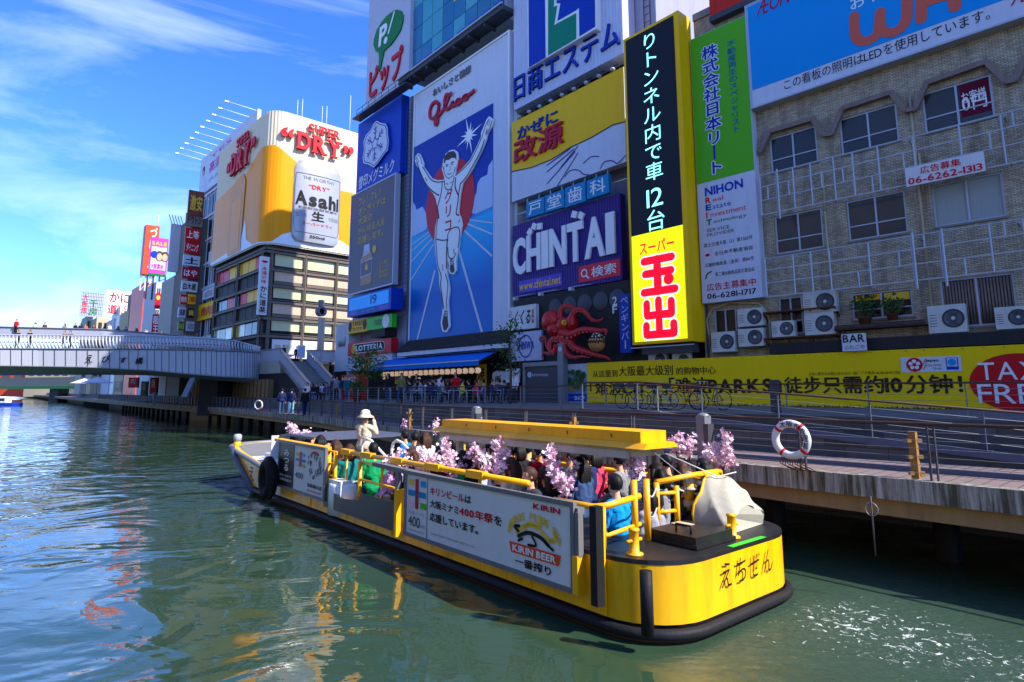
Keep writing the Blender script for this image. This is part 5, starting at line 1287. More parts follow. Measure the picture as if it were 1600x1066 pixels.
# ---- the long yellow banner
uL_ = PB.uz(918, 600, .6)[0]; uRb = 17.5; z0b, z1b = 2.76, 5.03
t, rc = sign('yellow_banner', 'long yellow shopping banner with Chinese and English lines and a red TAX FREE disc', PB, (uL_, uRb, z0b, z1b), .6, .3, 'banner_yellow', cat='banner')
a = MB(); zz = lambda x, y: PB.uz(x, y, .61)
def bt(s_, x0, y0, x1, y1, m_, wt='b', sl=0):
 u_0, z_0 = zz(x0, y0); u_1 = zz(x1, y0)[0]; z_1 = zz(x0, y1)[1]
 a.text(PB, s_, (u_0, u_1, z_0, z_1), .615, m_, wt)
bt('从这里到', 926, 590, 965, 579, 'letter_brown'); bt('大阪最大级别', 967, 588, 1052, 573, 'letter_brown'); bt('的购物中心', 1057, 586, 1119, 574, 'letter_brown')
bt('「难波CITY」', 922, 618, 1043, 597, 'letter_brown', 'h'); bt('「难波PARKS」', 1046, 616, 1222, 590, 'letter_brown', 'h'); bt('徒步只需约10分钟！', 1226, 615, 1506, 589, 'letter_brown', 'h')
bt('Largest class of the commercial center "Namba CITY" and "Namba Parks" is 10 minute walk from here! We correspond to the tax free.', 927, 634, 1507, 627, 'letter_brown', 'b')
bt('広告に関するお問い合わせは（株）アド南海 tel 06-6644-7321', 1264, 587, 1406, 582, 'letter_brown', 'r')
r_ = PB.rect((1409, 582), (1501, 556), .61); a.panel(PB, r_, .618, .01, 'board_white'); cu, cz = r_[0] + .45, (r_[2] + r_[3]) / 2
a.disc(PB, (cu, cz), .27, .27, .63, 'letter_red')
for k in range(5): a.disc(PB, (cu + .13 * math.cos(R(72 * k + 90)), cz + .13 * math.sin(R(72 * k + 90))), .07, .07, .642, 'clean_white', 10)
for k in range(6): a.disc(PB, (cu + .3 + .03 * (k % 3), cz - .18 + .07 * k), .025, .025, .632, 'letter_red', 8)
a.text(PB, 'Japan.', sub(r_, .42, .66, .62, .86), .63, 'letter_black', 'b'); a.text(PB, 'Tax-free', sub(r_, .42, .68, .36, .56), .63, 'letter_gray', 'r'); a.text(PB, 'Shop', sub(r_, .54, .68, .12, .30), .63, 'letter_gray', 'r')
a.panel(PB, sub(r_, .76, .95, .12, .9), .632, .008, 'deep_blue'); a.panel(PB, sub(r_, .775, .935, .32, .87), .64, .006, 'sign_white'); a.disc(PB, (sub(r_, .855, 1, 0, 1)[0], sub(r_, 0, 1, .6, 1)[2]), .13, .13, .648, 'sky_cyan')
u_c, z_c = zz(1572, 598)
rr = abs(u_c - zz(1515, 598)[0]); a.disc(PB, (u_c + .35, z_c), rr + .35, 1.02, .618, 'sign_red', 40)
a.text(PB, 'TAX', (u_c - rr * .72, u_c + rr * .95, z_c + .1, z_c + .72), .63, 'clean_white', 'r'); a.text(PB, 'FREE', (u_c - rr * .8, u_c + rr * 1.2, z_c - .72, z_c - .05), .63, 'clean_white', 'r')
a.build('lettering', t)
b = MB()
for i in range(40):
 for zz_ in (z0b + .06, z1b - .06): b.ell(PB.W(uL_ + .2 + i * .6, zz_, .605), .025, 'steel', 5, 4)
b.build('eyelet', t)
# poster with trees, information kiosk, notices
u1_ = uL_ - .02; u0_ = PB.uz(883, 600, .6)[0]
t, rc = sign('tree_poster', 'photo poster of green trees beside the yellow banner', PB, (u0_, u1_, 2.76, 5.0), .6, .25, 'pale_wall')
a = MB(); rg = random.Random(8)
mat('poster_green', (62, 96, 50), .5, var=.3, scale=4); mat('poster_green2', (36, 66, 38), .5, var=.3, scale=4); mat('poster_brown', (150, 120, 80), .5, var=.2, scale=4); mat('poster_hill', (110, 130, 160), .5, var=.1)
a.poly(PB, [(sub(rc, x, 1, 0, 1)[0], sub(rc, 0, 1, y, 1)[2]) for x, y in ((.02, .1), (.98, .1), (.98, .7), (.7, .85), (.4, .78), (.02, .9))], .612, 'poster_hill', uz=True)
for i in range(46):
 x, y = rg.uniform(.08, .92), rg.uniform(.35, .8); s_ = rg.uniform(.08, .2); a.disc(PB, (sub(rc, x, 1, 0, 1)[0], sub(rc, 0, 1, y, 1)[2]), s_, s_ * rg.uniform(.7, 1.2), .616 + i * .0006, 'poster_green' if rg.random() < .55 else 'poster_green2', 9)
a.panel(PB, sub(rc, .02, .98, .03, .24), .65, .004, 'deep_blue'); a.poly(PB, [(sub(rc, x, 1, 0, 1)[0], sub(rc, 0, 1, y, 1)[2]) for x, y in ((.02, .24), (.5, .3), (.3, .44), (.02, .46))], .652, 'poster_brown', uz=True); a.text(PB, 'SHOP', sub(rc, .45, .9, .07, .17), .66, 'clean_white', 'b')
a.build('picture', t)
b = MB(); kt = thing('information_kiosk', 'grey information wall panel with white lettering left of the tree poster', 'kiosk', PA.P(850, 630, 1.5))
r_ = PA.rect((822, 634), (873, 571), 1.4); b.panel(PA, r_, 1.4, .3, 'steel_dark'); b.build('panel', kt)
b = MB(); b.panel(PA, (r_[1], r_[1] + .45, r_[2], r_[3] + 1.3), 1.5, .4, 'steel'); b.panel(PA, (r_[0] - .2, r_[0], r_[2], r_[3]), 1.5, .4, 'steel'); b.panel(PA, (r_[0] - .2, r_[1], r_[3], r_[3] + .25), 1.5, .4, 'steel'); b.build('frame', kt)
b = MB(); b.text(PA, 'information', (r_[0] + .6, r_[0] + 2.0, r_[3] - .62, r_[3] - .4), 1.42, 'sign_white', 'r'); b.disc(PA, (r_[0] + .35, r_[3] - .5), .18, .18, 1.42, 'sign_white', 16); b.text(PA, 'i', (r_[0] + .32, r_[0] + .38, r_[3] - .6, r_[3] - .4), 1.44, 'steel_dark', 'b'); b.disc(PA, (r_[1] + .22, r_[3] + .95), .15, .15, 1.51, 'sign_white', 14); b.build('lettering', kt)
# ================================================================== left background: the corner building, towers, bridge
KL = plane_at(405, 68, -80); KR = plane_at(405, 68, -80)
rK = ray(1900, 612); KR = Pl((KL.p.x, KL.p.y), (rK.x, rK.y))
ZG = 6.4                                            # street level at the bridge head
uA = KL.uz(343, 420)[0]; uR1 = 16.5
kb = thing('corner_restaurant', 'corner restaurant of glass and dark beams under the beer billboard', 'building', (KL.p.x, KL.p.y, ZG))
zt = KR.uz(430, 385)[1]
def foot(off, z0, z1, m, name, par, back=16):
 """corner footprint of both faces, grown outwards by off"""
 c = KL.W(0, 0, off) + KR.n3 * off; a_ = KL.W(uA, 0, off); b_ = KR.W(uR1, 0, off)
 b = MB(); pts = [Vector((p.x, p.y, z0)) for p in (a_, c, b_, b_ - KR.n3 * back, a_ - KR.n3 * 0 + KR.d3 * uR1)]
 b.prism(pts[:3] + [Vector((b_.x - KL.d3.x * 10, b_.y - KL.d3.y * 10, z0)), Vector((a_.x + KR.d3.x * uR1, a_.y + KR.d3.y * uR1, z0))][:1] + [Vector((a_.x + KR.d3.x * 12, a_.y + KR.d3.y * 12, z0))], (0, 0, z1 - z0), m)
 return b.build(name, par)
foot(0, 2.7, zt - .3, 'char', 'wall', kb)
bands = [397, 424, 449, 474, 500, 527]              # beams on the right face at x = 440
zs_ = [KR.uz(440, y)[1] for y in bands]
bm = MB(); 
for i, z in enumerate(zs_ + [zt - .4]):
 for pl, ua, ub in ((KR, -.2, uR1), (KL, uA, .2)):
  bm.bar(pl.W(ua, z, .32), pl.W(ub, z, .32), .2, .26, 'beam_brown'); bm.bar(pl.W(ua, z + .3, .22), pl.W(ub, z + .3, .22), .07, .07, 'beam_brown')
bm.build('floor_beam', kb)
rg = random.Random(2)
kinds = ['win', 'span', 'win', 'span', 'win']
nC = 4
for j, kd in enumerate(kinds):
 z1, z0 = zs_[j] - .14, zs_[j + 1] + .16
 if j == 4: z0 = zs_[5] + .3
 for i in range(nC):
  a0 = .9 + (uR1 - 1) * i / nC; a1 = .9 + (uR1 - 1) * (i + 1) / nC - .25
  w = MB()
  if kd == 'win':
   w.panel(KR, (a0, a1, z0 + .4, z1), .08, .06, 'glass_cream'); w.panel(KR, (a0, a1, z0, z0 + .4), .08, .06, 'glass_dark'); w.build('window', kb)
  else:
   w.panel(KR, (a0, a1, z0 + .5, z1), .18, .14, 'spandrel'); w.panel(KR, (a0, a1, z0 + .02, z0 + .46), .16, .12, 'beam_brown'); w.build('spandrel', kb)
 n2 = 7
 for i in range(n2):
  a0 = uA + (-.8 - uA) * i / n2; a1 = uA + (-.8 - uA) * (i + 1) / n2 - .16
  w = MB()
  if kd == 'win':
   m_ = rg.choice(('sign_yellow', 'glass_dark', 'sign_yellow', 'glass_gray', 'glass_cream', 'glass_dark', 'pinkred')); w.panel(KL, (a0, a1, z0, z1), .08, .06, m_); w.build('window', kb)
  else: w.panel(KL, (a0, a1, z0 + .1, z1), .12, .08, 'char'); w.build('spandrel', kb)
cb_ = MB()
for pl, us in ((KR, [.45 + (uR1 - .6) * i / nC for i in range(nC + 1)]), (KL, [uA, uA * .5, -.5])):
 for u in us: cb_ = MB(); cb_.bar(pl.W(u, ZG - 3, .3), pl.W(u, zs_[0] + .2, .3), .28, .28, 'beam_brown'); cb_.build('column', kb)
sg = MB(); sg.panel(KR, (1, uR1, zs_[5] - 2.4, zs_[5] - .3), .3, .1, 'board_white')
for i in range(16): sg.panel(KR, (1.3 + i * .95, 1.3 + i * .95 + .7, zs_[5] - 2.1, zs_[5] - .9), .32, .01, rg.choice(('sign_red', 'letter_brown', 'letter_gold', 'warm_wall', 'sign_white')))
sg.build('menu_board', kb)
# slim vertical sign at the corner
t, rc = sign('crab_sign', 'slim white vertical sign with red and black characters at the glass corner', KR, [(407, 400), (421, 402), (417, 492), (402, 492)], 1.1, .3, 'board_white')
a = MB(); a.text(KR, '本場の味', sub(rc, .2, .8, .53, .83), 1.115, 'letter_red', 'b', vertical=True); a.text(KR, 'かに道楽', sub(rc, .12, .88, .03, .5), 1.115, 'letter_black', 'h', vertical=True)
a.disc(KR, sub(rc, .5, 1, .93, 1)[0:3:2], .34, .28, 1.115, 'letter_red', 14, a0=180, a1=360); a.build('lettering', t)
# ---- the beer billboard on its roof: a box with a rounded corner
bt_ = thing('beer_billboard', 'cream and amber beer billboard box with red quoted letters and a silver can', 'billboard', (KL.p.x, KL.p.y, zt))
zT = KR.uz(430, 170, .8)[1]; zB = zt
RAD = 2.0
def wrap(s, z, off=0.0):
 """s runs along the left face (negative) round the corner to the right face (positive)"""
 c = KL.W(0, 0, .8) + KR.n3 * .8
 arc = RAD * math.pi / 2
 if s < -arc / 2: q = c - KL.d3 * (-s - arc / 2 + RAD) + KL.n3 * off
 elif s > arc / 2: q = c + KR.d3 * (s - arc / 2 + RAD) + KR.n3 * off
 else:
  o = c - KL.d3 * RAD + KR.d3 * RAD; f = (s + arc / 2) / arc * math.pi / 2
  n = KL.n3 * math.cos(f) + KR.n3 * math.sin(f); q = o + n.normalized() * (RAD + off)
 return Vector((q.x, q.y, z))
S0, S1 = uA - 1.2, uR1 + .8
ribs = [S0 + (S1 - S0) * i / 180 for i in range(181)]
mat('beer_cream', (214, 200, 172), .5, var=.05, dirt=.22, dirtc=(180, 150, 100), stretch=(3, 3, .2)); mat('beer_amber', (236, 146, 2), .38, var=.14, scale=.7, stretch=(2, 2, .25)); mat('can_silver', (158, 160, 168), .3, .25, var=.06); mat('ice_white', (214, 220, 226), .4, var=.14, scale=1.2, bump=.6, bscale=2); mat('glass_beer', (216, 142, 52), .4, var=.12, scale=1)
b = MB(); vs = [wrap(s, zB, .06 * (i % 2)) for i, s in enumerate(ribs)] + [wrap(s, zT, .06 * (i % 2)) for i, s in enumerate(ribs)]
n = len(ribs); b.add(vs, [(i, i + 1, n + i + 1, n + i) for i in range(n - 1)], 'beer_cream')
e1 = wrap(S0, zT); e2 = wrap(S1, zT); cc = wrap(0, zT); bk = e2 - KL.d3 * 9; bk0 = e1 + KR.d3 * 9
b.add([Vector((p.x, p.y, zT)) for p in [wrap(s, zT) for s in ribs]] + [bk, bk0], [tuple(range(n + 2))], 'steel')
b.add([Vector((p.x, p.y, zB)) for p in [wrap(s, zT) for s in ribs]] + [Vector((bk.x, bk.y, zB)), Vector((bk0.x, bk0.y, zB))], [tuple(reversed(range(n + 2)))], 'steel_dark')
for p, q in ((e2, bk), (bk, bk0), (bk0, e1)): b.add([Vector((p.x, p.y, zB)), Vector((q.x, q.y, zB)), q, p], [(0, 1, 2, 3)], 'steel')
b.build('panel', bt_)
def skin(prof_lo, prof_hi, s0, s1, off, m, n=60, ribd=.06):
 b = MB(); S = [s0 + (s1 - s0) * i / n for i in range(n + 1)]
 vs = [wrap(s, prof_lo(s), off) for s in S] + [wrap(s, prof_hi(s), off) for s in S]
 b.add(vs, [(i, i + 1, n + 2 + i, n + 1 + i) for i in range(n)], m); return b
Hh = zT - zB
def lerp_tab(tab):
 def f(s):
  for (a0, b0), (a1, b1) in zip(tab, tab[1:]):
   if a0 <= s <= a1: return zB + Hh * (b0 + (b1 - b0) * (s - a0) / (a1 - a0))
  return zB + Hh * (tab[-1][1] if s > tab[-1][0] else tab[0][1])
 return f
hi = lerp_tab([(S0, .56), (-11.4, .60), (-6.2, .62), (-4.4, .67), (-2, .73), (.4, .735), (3.0, .63), (5, .58), (8.3, .50), (S1, .50)])
lo = lerp_tab([(S0, .01), (S1, .01)])
skin(lo, hi, S0, S1, .10, 'beer_amber', 90).build('beer', bt_)
ice = lerp_tab([(S0, .03), (-12, .05), (-7, .06), (-5.6, .26), (-4.8, .08), (-2.5, .02), (.6, .02), (1.6, .08), (2.3, .10), (4, .14), (7, .14), (9, .1), (10, .07), (11, .1), (S1, .04)])
skin(lo, ice, S0, S1, .14, 'ice_white', 120).build('ice', bt_)
# foamy glass on the left face
b = MB()
c_ = [(-11.2, .02), (-6.6, .02), (-6.2, .56), (-7.2, .63), (-9.6, .62), (-11.5, .54)]
def wpoly(b, pts, off, m): b.add([wrap(s, zB + Hh * f, off) for s, f in pts], [tuple(range(len(pts)))], m)
wpoly(b, c_, .2, 'glass_beer'); wpoly(b, [(-10.4, .05), (-7.4, .05), (-7.2, .46), (-10.6, .44)], .22, 'beer_amber'); b.build('beer_glass', bt_)
# the can: a half cylinder standing out from the right face
b = MB(); cs, cw_ = 5.55, 2.95; zc0, zc1 = zB + Hh * .05, zB + Hh * .655
NN = 22
def canp(f, z, k=1.0):
 g = math.pi * f; s = cs - math.cos(g) * cw_ * k
 return wrap(s, z, .15 + math.sin(g) * .5 * k)
prof = [(zc0, .84), (zc0 + .45, .97), (zc0 + .8, 1.0), (zc1 - .9, 1.0), (zc1 - .35, .93), (zc1 - .25, .86), (zc1, .86), (zc1 + .05, .80)]
vs = [canp(i / NN, z, k) for z, k in prof for i in range(NN + 1)]
b.add(vs, [(r * (NN + 1) + i, r * (NN + 1) + i + 1, (r + 1) * (NN + 1) + i + 1, (r + 1) * (NN + 1) + i) for r in range(len(prof) - 1) for i in range(NN)], 'can_silver', True)
b.add([canp(i / NN, zc1 + .05, .8) for i in range(NN + 1)], [tuple(range(NN + 1))], 'steel')
b.build('can', bt_)
class Can(Pl):
 def __init__(s): pass
 def W(s, u, z, off=0.0):
  f = .5 + u / (2 * cw_) * .86; return canp(f, z, 1.0 + off * .02) + KR.n3 * off
 @property
 def n3(s): return KR.n3
CN = Can(); a = MB(); zh = zc1 - zc0
cz = lambda f: zc0 + zh * f
a.text(CN, 'Asahi', (-2.55, 2.35, cz(.44), cz(.62)), .05, 'letter_black', 'h'); a.text(CN, '生', (-.6, .6, cz(.27), cz(.39)), .05, 'letter_black', 'h'); a.text(CN, 'スーパードライ', (-1.5, 1.5, cz(.205), cz(.245)), .05, 'letter_red', 'b')
a.text(CN, '“DRY”', (-1.0, 1.0, cz(.66), cz(.715)), .05, 'letter_red', 'b'); a.text(CN, 'THE WORTHY', (-1.6, 1.6, cz(.77), cz(.81)), .05, 'letter_gray', 'r'); a.text(CN, '350ml', (-.7, .7, cz(.05), cz(.085)), .05, 'letter_black', 'b')
a.text(CN, '生ビール', (-2.4, -1.0, cz(.30), cz(.35)), .05, 'letter_gray', 'r'); a.text(CN, '大阪金龍', (1.0, 2.4, cz(.30), cz(.35)), .05, 'letter_gray', 'r'); a.text(CN, '激安飲放題営業中', (-2.1, 2.1, cz(.40), cz(.43)), .05, 'letter_black', 'r')
fr = [(-2.6, .84), (2.6, .84), (2.75, .7), (2.75, .18), (2.3, .11), (-2.3, .11), (-2.75, .18), (-2.75, .7), (-2.6, .84)]
for (u_, f_), (u2, f2) in zip(fr, fr[1:]):
 for k in range(6): a.bar(CN.W(u_ + (u2 - u_) * k / 6, cz(f_ + (f2 - f_) * k / 6), .04), CN.W(u_ + (u2 - u_) * (k + 1) / 6, cz(f_ + (f2 - f_) * (k + 1) / 6), .04), .06, .03, 'letter_gray')
a.build('label', bt_)
# serif letters standing off the face
class Wr(Pl):
 def __init__(s): pass
 def W(s, u, z, off=0.0): return wrap(u, z, off)
 @property
 def n3(s): return KR.n3
WR = Wr()
class WrL(Wr):
 @property
 def n3(s): return KL.n3
def serif_word(b, pl, s0, s1, f0, f1, off, m, word, slope=0, dep=.3):
 x = s0; n = len(word); w = (s1 - s0) / n
 for i, ch in enumerate(word):
  z0, z1 = zB + Hh * (f0 + slope * i), zB + Hh * (f1 + slope * i); q0, q1 = x + w * .08, x + w * .92
  b.text(pl, ch, (q0, q1, z0, z1), off, m, 'h' if n < 5 else 'b', depth=dep)
  hh = (z1 - z0) * .09
  ser = {'D': [(-.08, .35, 0), (-.08, .35, 1)], 'R': [(-.1, .4, 0), (-.1, .3, 1), (.7, 1.12, 0)], 'Y': [(-.12, .4, 1), (.6, 1.12, 1), (.25, .75, 0)], 'S': [], 'U': [(-.12, .35, 1), (.65, 1.12, 1)], 'P': [(-.1, .45, 0), (-.1, .3, 1)], 'E': [(-.1, .3, 0), (-.1, .3, 1)]}.get(ch, [])
  for a0, a1, top in ser:
   zz_ = z1 - hh if top else z0
   u0_, u1_ = q0 + (q1 - q0) * a0, q0 + (q1 - q0) * a1
   p = pl.W(u0_, zz_, off + .004 - dep); d = pl.W(u1_, zz_, off + .004 - dep) - p; b.obox(p, d, pl.n3 * dep, Vector((0, 0, hh)), m)
  x += w
b = MB()
serif_word(b, WR, 2.5, 8.3, .735, .87, .55, 'letter_red', 'DRY')
serif_word(b, WR, 3.9, 8.0, .89, .955, .5, 'letter_red', 'SUPER', dep=.2)
b.text(WR, '“', (.9, 2.2, zB + Hh * .80, zB + Hh * .875), .5, 'letter_red', 'h', depth=.25); b.text(WR, '”', (8.5, 9.9, zB + Hh * .79, zB + Hh * .86), .5, 'letter_red', 'h', depth=.25)
serif_word(b, WrL(), -11.4, -4.6, .67, .85, .55, 'letter_red', 'DRY'); serif_word(b, WrL(), -9.8, -5.2, .875, .945, .5, 'letter_red', 'SUPER', dep=.2)
b.text(WrL(), '“', (-13.0, -11.8, zB + Hh * .72, zB + Hh * .80), .5, 'letter_red', 'h', depth=.2); b.text(WrL(), '”', (-4.3, -3.0, zB + Hh * .77, zB + Hh * .85), .5, 'letter_red', 'h', depth=.2)
b.build('lettering', bt_)
b = MB()
for s_, h in ((6.6, 3.2), (7.2, 3.4), (4.0, 3.3), (3.4, 3.0), (10.4, 6.0)): p = wrap(s_, zT, -2); b.tube([p, p + Vector((0, 0, h))], [.06, .02], 'clean_white', 5)
b.build('antenna', bt_)
# ---- things further along the bank: depth layers, faces either along the bank or across it
def face(x, depth, v): return plane_at(x, depth, v) if v < 700 else Pl((ray(x, 612) * (depth / ray(x, 612).y)).xy, (ray(v, 612).x, ray(v, 612).y))
def farblock(name, label, x0, x1, ytop, depth, m, dep=10, v=1900, zb=ZU, cat='building'):
 pl = face(x0, depth, v); u1 = pl.uz(x1, 500)[0]; z1 = pl.uz((x0 + x1) / 2, ytop)[1]
 t = thing(name, label, cat, pl.W(u1 / 2, zb, -dep / 2)); b = MB(); b.panel(pl, (0, u1, zb, z1), 0, dep, m); b.build('wall', t); return t, pl, u1, z1
def rowwin(t, pl, u0, u1, z0, z1, nu, nz, m='glass_gray', off=.04, fr=.18):
 for j in range(nz):
  for i in range(nu):
   b = MB(); a0 = u0 + (u1 - u0) * (i + fr) / nu; a1 = u0 + (u1 - u0) * (i + 1 - fr) / nu; c0 = z0 + (z1 - z0) * (j + fr) / nz; c1 = z0 + (z1 - z0) * (j + 1 - fr) / nz
   b.panel(pl, (a0, a1, c0, c1), off, .1, m); b.build('window', t)
def farsign(name, label, x0, y0, x1, y1, depth, m, txt=(), v=1900, off=0, th=.4):
 pl = face(x0, depth, v); rc = pl.rect((x0, y1), (x1, y0)); t, rc = sign(name, label, pl, rc, off, th, m)
 if txt:
  a = MB()
  for s_, fr_, mm, *k in txt: a.text(pl, s_, sub(rc, *fr_), off + .04, mm, 'h', vertical=bool(k))
  a.build('lettering', t)
 return t, pl, rc
# pale clinic building behind the beer sign, seen along the bank
CL = plane_at(350, 84, -80)
uc0, uc1 = CL.uz(313, 320)[0], CL.uz(398, 320)[0]
ct = thing('clinic_building', 'pale office block with sign bands left of the beer billboard', 'building', CL.W(uc0, ZU, -4))
zc = CL.uz(317, 253)[1]
b = MB(); b.panel(CL, (uc0, uc1, ZU, zc - 6.3), 0, 12, 'pale_wall'); b.build('wall', ct)
rowwin(ct, CL, uc0 + .2, uc1, ZG + 1, zc - 7, 6, 7, 'glass_dark', fr=.12)
b = MB()
for j in range(8): b.panel(CL, (uc0, uc1, ZG + 1 + j * (zc - 8 - ZG) / 7 - .15, ZG + 1 + j * (zc - 8 - ZG) / 7 + .15), .3, .3, 'sign_white')
for i in range(13): b.bar(CL.W(uc0 + (uc1 - uc0) * i / 12, ZG, .25), CL.W(uc0 + (uc1 - uc0) * i / 12, zc - 7, .25), .1, .1, 'steel_light')
b.build('fin', ct)
t, rc = sign('clinic_sign', 'white rooftop sign with magenta clinic lettering under a row of lamp arms', CL, (uc0, uc1, zc - 6.4, zc), .4, .5, 'sign_white')
mat('letter_magenta', (190, 40, 140), .45); a = MB(); a.text(CL, '高須クリニック', sub(rc, .20, .98, .42, .70), .42, 'letter_magenta', 'h'); a.text(CL, 'YES', sub(rc, .2, .6, .78, .88), .42, 'letter_magenta', 'r'); a.text(CL, '大阪院営業中', sub(rc, .2, .85, .18, .28), .42, 'letter_gray', 'r')
a.disc(CL, (sub(rc, .08, 1, 0, 1)[0], sub(rc, 0, 1, .62, 1)[2]), .6, .8, .42, 'cloth_brown'); a.disc(CL, (sub(rc, .08, 1, 0, 1)[0], sub(rc, 0, 1, .56, 1)[2]), .4, .55, .44, 'skin'); a.poly(CL, [(sub(rc, x, 1, 0, 1)[0], sub(rc, 0, 1, y, 1)[2]) for x, y in ((.02, .05), (.15, .05), (.12, .4), (.05, .4))], .43, 'sign_white', uz=True)
a.build('lettering', t)
b = MB()
for i in range(10):
 u = uc0 + .5 + (uc1 - uc0 - 1) * i / 9; b = MB(); b.tube([CL.W(u, zc - .1, .2), CL.W(u - 1.6, zc + .7, 3.6)], .06, 'clean_white', 5); b.box(CL.W(u - 1.7, zc + .68, 3.8), (.5, .35, .2), 'clean_white', .6); b.build('lamp_arm', t)
for i, (y0, y1, m_, s_) in enumerate(((308, 330, 'board_white', '呑処魚'), (327, 352, 'pinkred', '上等居酒屋'), (362, 382, 'sign_red', '鳥生激安'), (388, 408, 'board_white', '宴会席'), (446, 462, 'pale_wall', '白木屋'), (468, 494, 'sign_yellow', '焼肉飲放題'))):
 u0_ = CL.uz((334, 333, 329, 326, 321, 316)[i], 400, .6)[0]; u1_ = uc1; z1_ = CL.uz(338, y0, .6)[1]; z0_ = CL.uz(338, y1, .6)[1]
 t, rc = sign('band_sign', ('white', 'pink', 'red', 'plain white', 'pale', 'yellow and orange')[i] + ' band sign across the pale office block, ' + ('first', 'second', 'third', 'fourth', 'fifth', 'sixth')[i] + ' from its roof', CL, (u0_, u1_, z0_, z1_), .6, .3, m_, group='band signs on the pale office block')
 a = MB(); a.text(CL, s_, sub(rc, .08, .7, .2, .8), .62, 'clean_white' if m_ in ('pinkred', 'sign_red') else 'letter_red' if m_ == 'sign_yellow' else 'letter_gray', 'h'); a.build('lettering', t)
# slender tower carrying a stack of signs
t_, pl_, u_, z_ = farblock('sign_stack_tower', 'slender grey tower with a stack of small shop signs', 279, 314, 338, 92, 'tower_gray', 8)
stack = [(293, 301, 320, 335, 'maroon_art', '激安', 'letter_gold', 'colourful poster board topping the sign stack'), (290, 337, 318, 352, 'tower_gray', 'ドウトン', 'letter_black', 'grey board with black katakana in the sign stack'), (289, 359, 314, 375, 'sign_red', '上等', 'clean_white', 'red board third in the sign stack'), (288, 379, 313, 395, 'sign_red', 'ダイニング', 'clean_white', 'red dining board fourth in the sign stack'),
         (286, 401, 313, 414, 'sign_white', '土', 'letter_black', 'pale board with one black character in the sign stack'), (284, 420, 311, 434, 'letter_crimson', 'はや', 'clean_white', 'crimson board with white hiragana in the sign stack'), (283, 441, 309, 455, 'board_white', '白木屋', 'letter_black', 'white board with three black characters in the sign stack'), (281, 461, 293, 475, 'sign_red', '焼肉', 'clean_white', 'small red board beside the yellow one in the sign stack'),
         (294, 461, 306, 475, 'sign_yellow', '2480', 'letter_red', 'small yellow board in the sign stack'), (278, 481, 291, 496, 'sign_white', '浅草', 'letter_black', 'small white board low in the sign stack'), (293, 482, 304, 496, 'led_black', '鍋', 'letter_gold', 'small black board low in the sign stack'), (278, 503, 289, 516, 'leaf_green', 'SALE', 'letter_gold', 'small green board at the foot of the sign stack'), (291, 503, 304, 517, 'pale_wall', '店', 'letter_gray', 'plain pale board at the foot of the sign stack')]
mat('maroon_art', (120, 60, 50), .5, var=.9, scale=1.3)
for x0, y0, x1, y1, m_, s_, mm, lb in stack: farsign('shop_board', lb, x0, y0, x1, y1, 91.4, m_, ((s_, (.1, .9, .18, .82), mm),))
# further buildings along the bank
t_, pl_, u_, z_ = farblock('gallery_building', 'concrete building with open galleries left of the sign stack', 258, 281, 430, 98, 'concrete_light', 9)
rowwin(t_, pl_, .1, u_ * .4, ZG + 1, z_ - .5, 1, 6, 'char', fr=.14)
t, pl, rc = farsign('blank_billboard', 'large blank grey-white billboard above the gallery building', 262, 352, 286, 424, 97, 'pale_wall')
b = MB()
for i in range(5): u = rc[0] + (rc[1] - rc[0]) * i / 4; b.tube([pl.W(u, rc[3], .1), pl.W(u - .8, rc[3] + 1.0, 1.6)], .06, 'steel_dark', 5)
b.build('lamp_arm', t)
mat('ad_purple', (176, 60, 150), .45, var=.1); mat('ad_sky', (170, 190, 220), .45, var=.2, scale=.8)
t, pl, rc = farsign('magenta_poster', 'magenta framed poster with two faces on a rooftop frame', 231, 374, 264, 430, 112, 'ad_purple', (('SALE', (.08, .9, .8, .9), 'sign_yellow'),))
a = MB(); a.panel(pl, sub(rc, .08, .92, .16, .76), .05, .03, 'ad_sky'); 
for fx in (.55, .85): a.disc(pl, (sub(rc, fx, 1, 0, 1)[0], sub(rc, 0, 1, .52, 1)[2]), .7, 1.0, .07, 'cloth_brown'); a.disc(pl, (sub(rc, fx, 1, 0, 1)[0], sub(rc, 0, 1, .5, 1)[2]), .45, .7, .09, 'skin')
a.panel(pl, sub(rc, 0, 1, 0, .06), .05, .03, 'leaf_green'); a.disc(pl, (sub(rc, .25, 1, 0, 1)[0], sub(rc, 0, 1, .55, 1)[2]), .6, .7, .08, 'deep_blue'); a.text(pl, '大阪宴会', sub(rc, .1, .8, .18, .32), .09, 'letter_magenta', 'h'); a.build('picture', t)
b = MB()
for i in range(4): u = rc[0] + (rc[1] - rc[0]) * i / 3; b.bar(pl.W(u, rc[2] - 4.5, -.3), pl.W(u, rc[2], -.3), .2, .2, 'steel_dark')
b.bar(pl.W(rc[0], rc[2] - 2, -.3), pl.W(rc[1], rc[2] - .3, -.3), .15, .15, 'steel_dark'); b.build('frame', t)
t, pl, rc = farsign('red_tower_sign', 'tall red rooftop sign with white hiragana, mast on top', 222, 354, 250, 428, 125, 'orange_red', (('づぼらや', (.3, .85, .03, .97), 'clean_white', 1),), th=2.5)
b = MB(); b.tube([pl.W(rc[1] * .6, rc[3], -.5), pl.W(rc[1] * .6, rc[3] + 2.6, -.5)], .07, 'clean_white', 5); b.build('mast', t)
b = MB()
for k in (0, .33, .66, 1): b.bar(pl.W(rc[0] + (rc[1] - rc[0]) * k, rc[2] - 3.4, -.8), pl.W(rc[0] + (rc[1] - rc[0]) * k, rc[2], -.8), .2, .2, 'clean_white'); b.bar(pl.W(rc[0], rc[2] - 3.4, -.8), pl.W(rc[1] * .8, rc[2], -.8), .15, .15, 'clean_white')
b.build('frame', t)
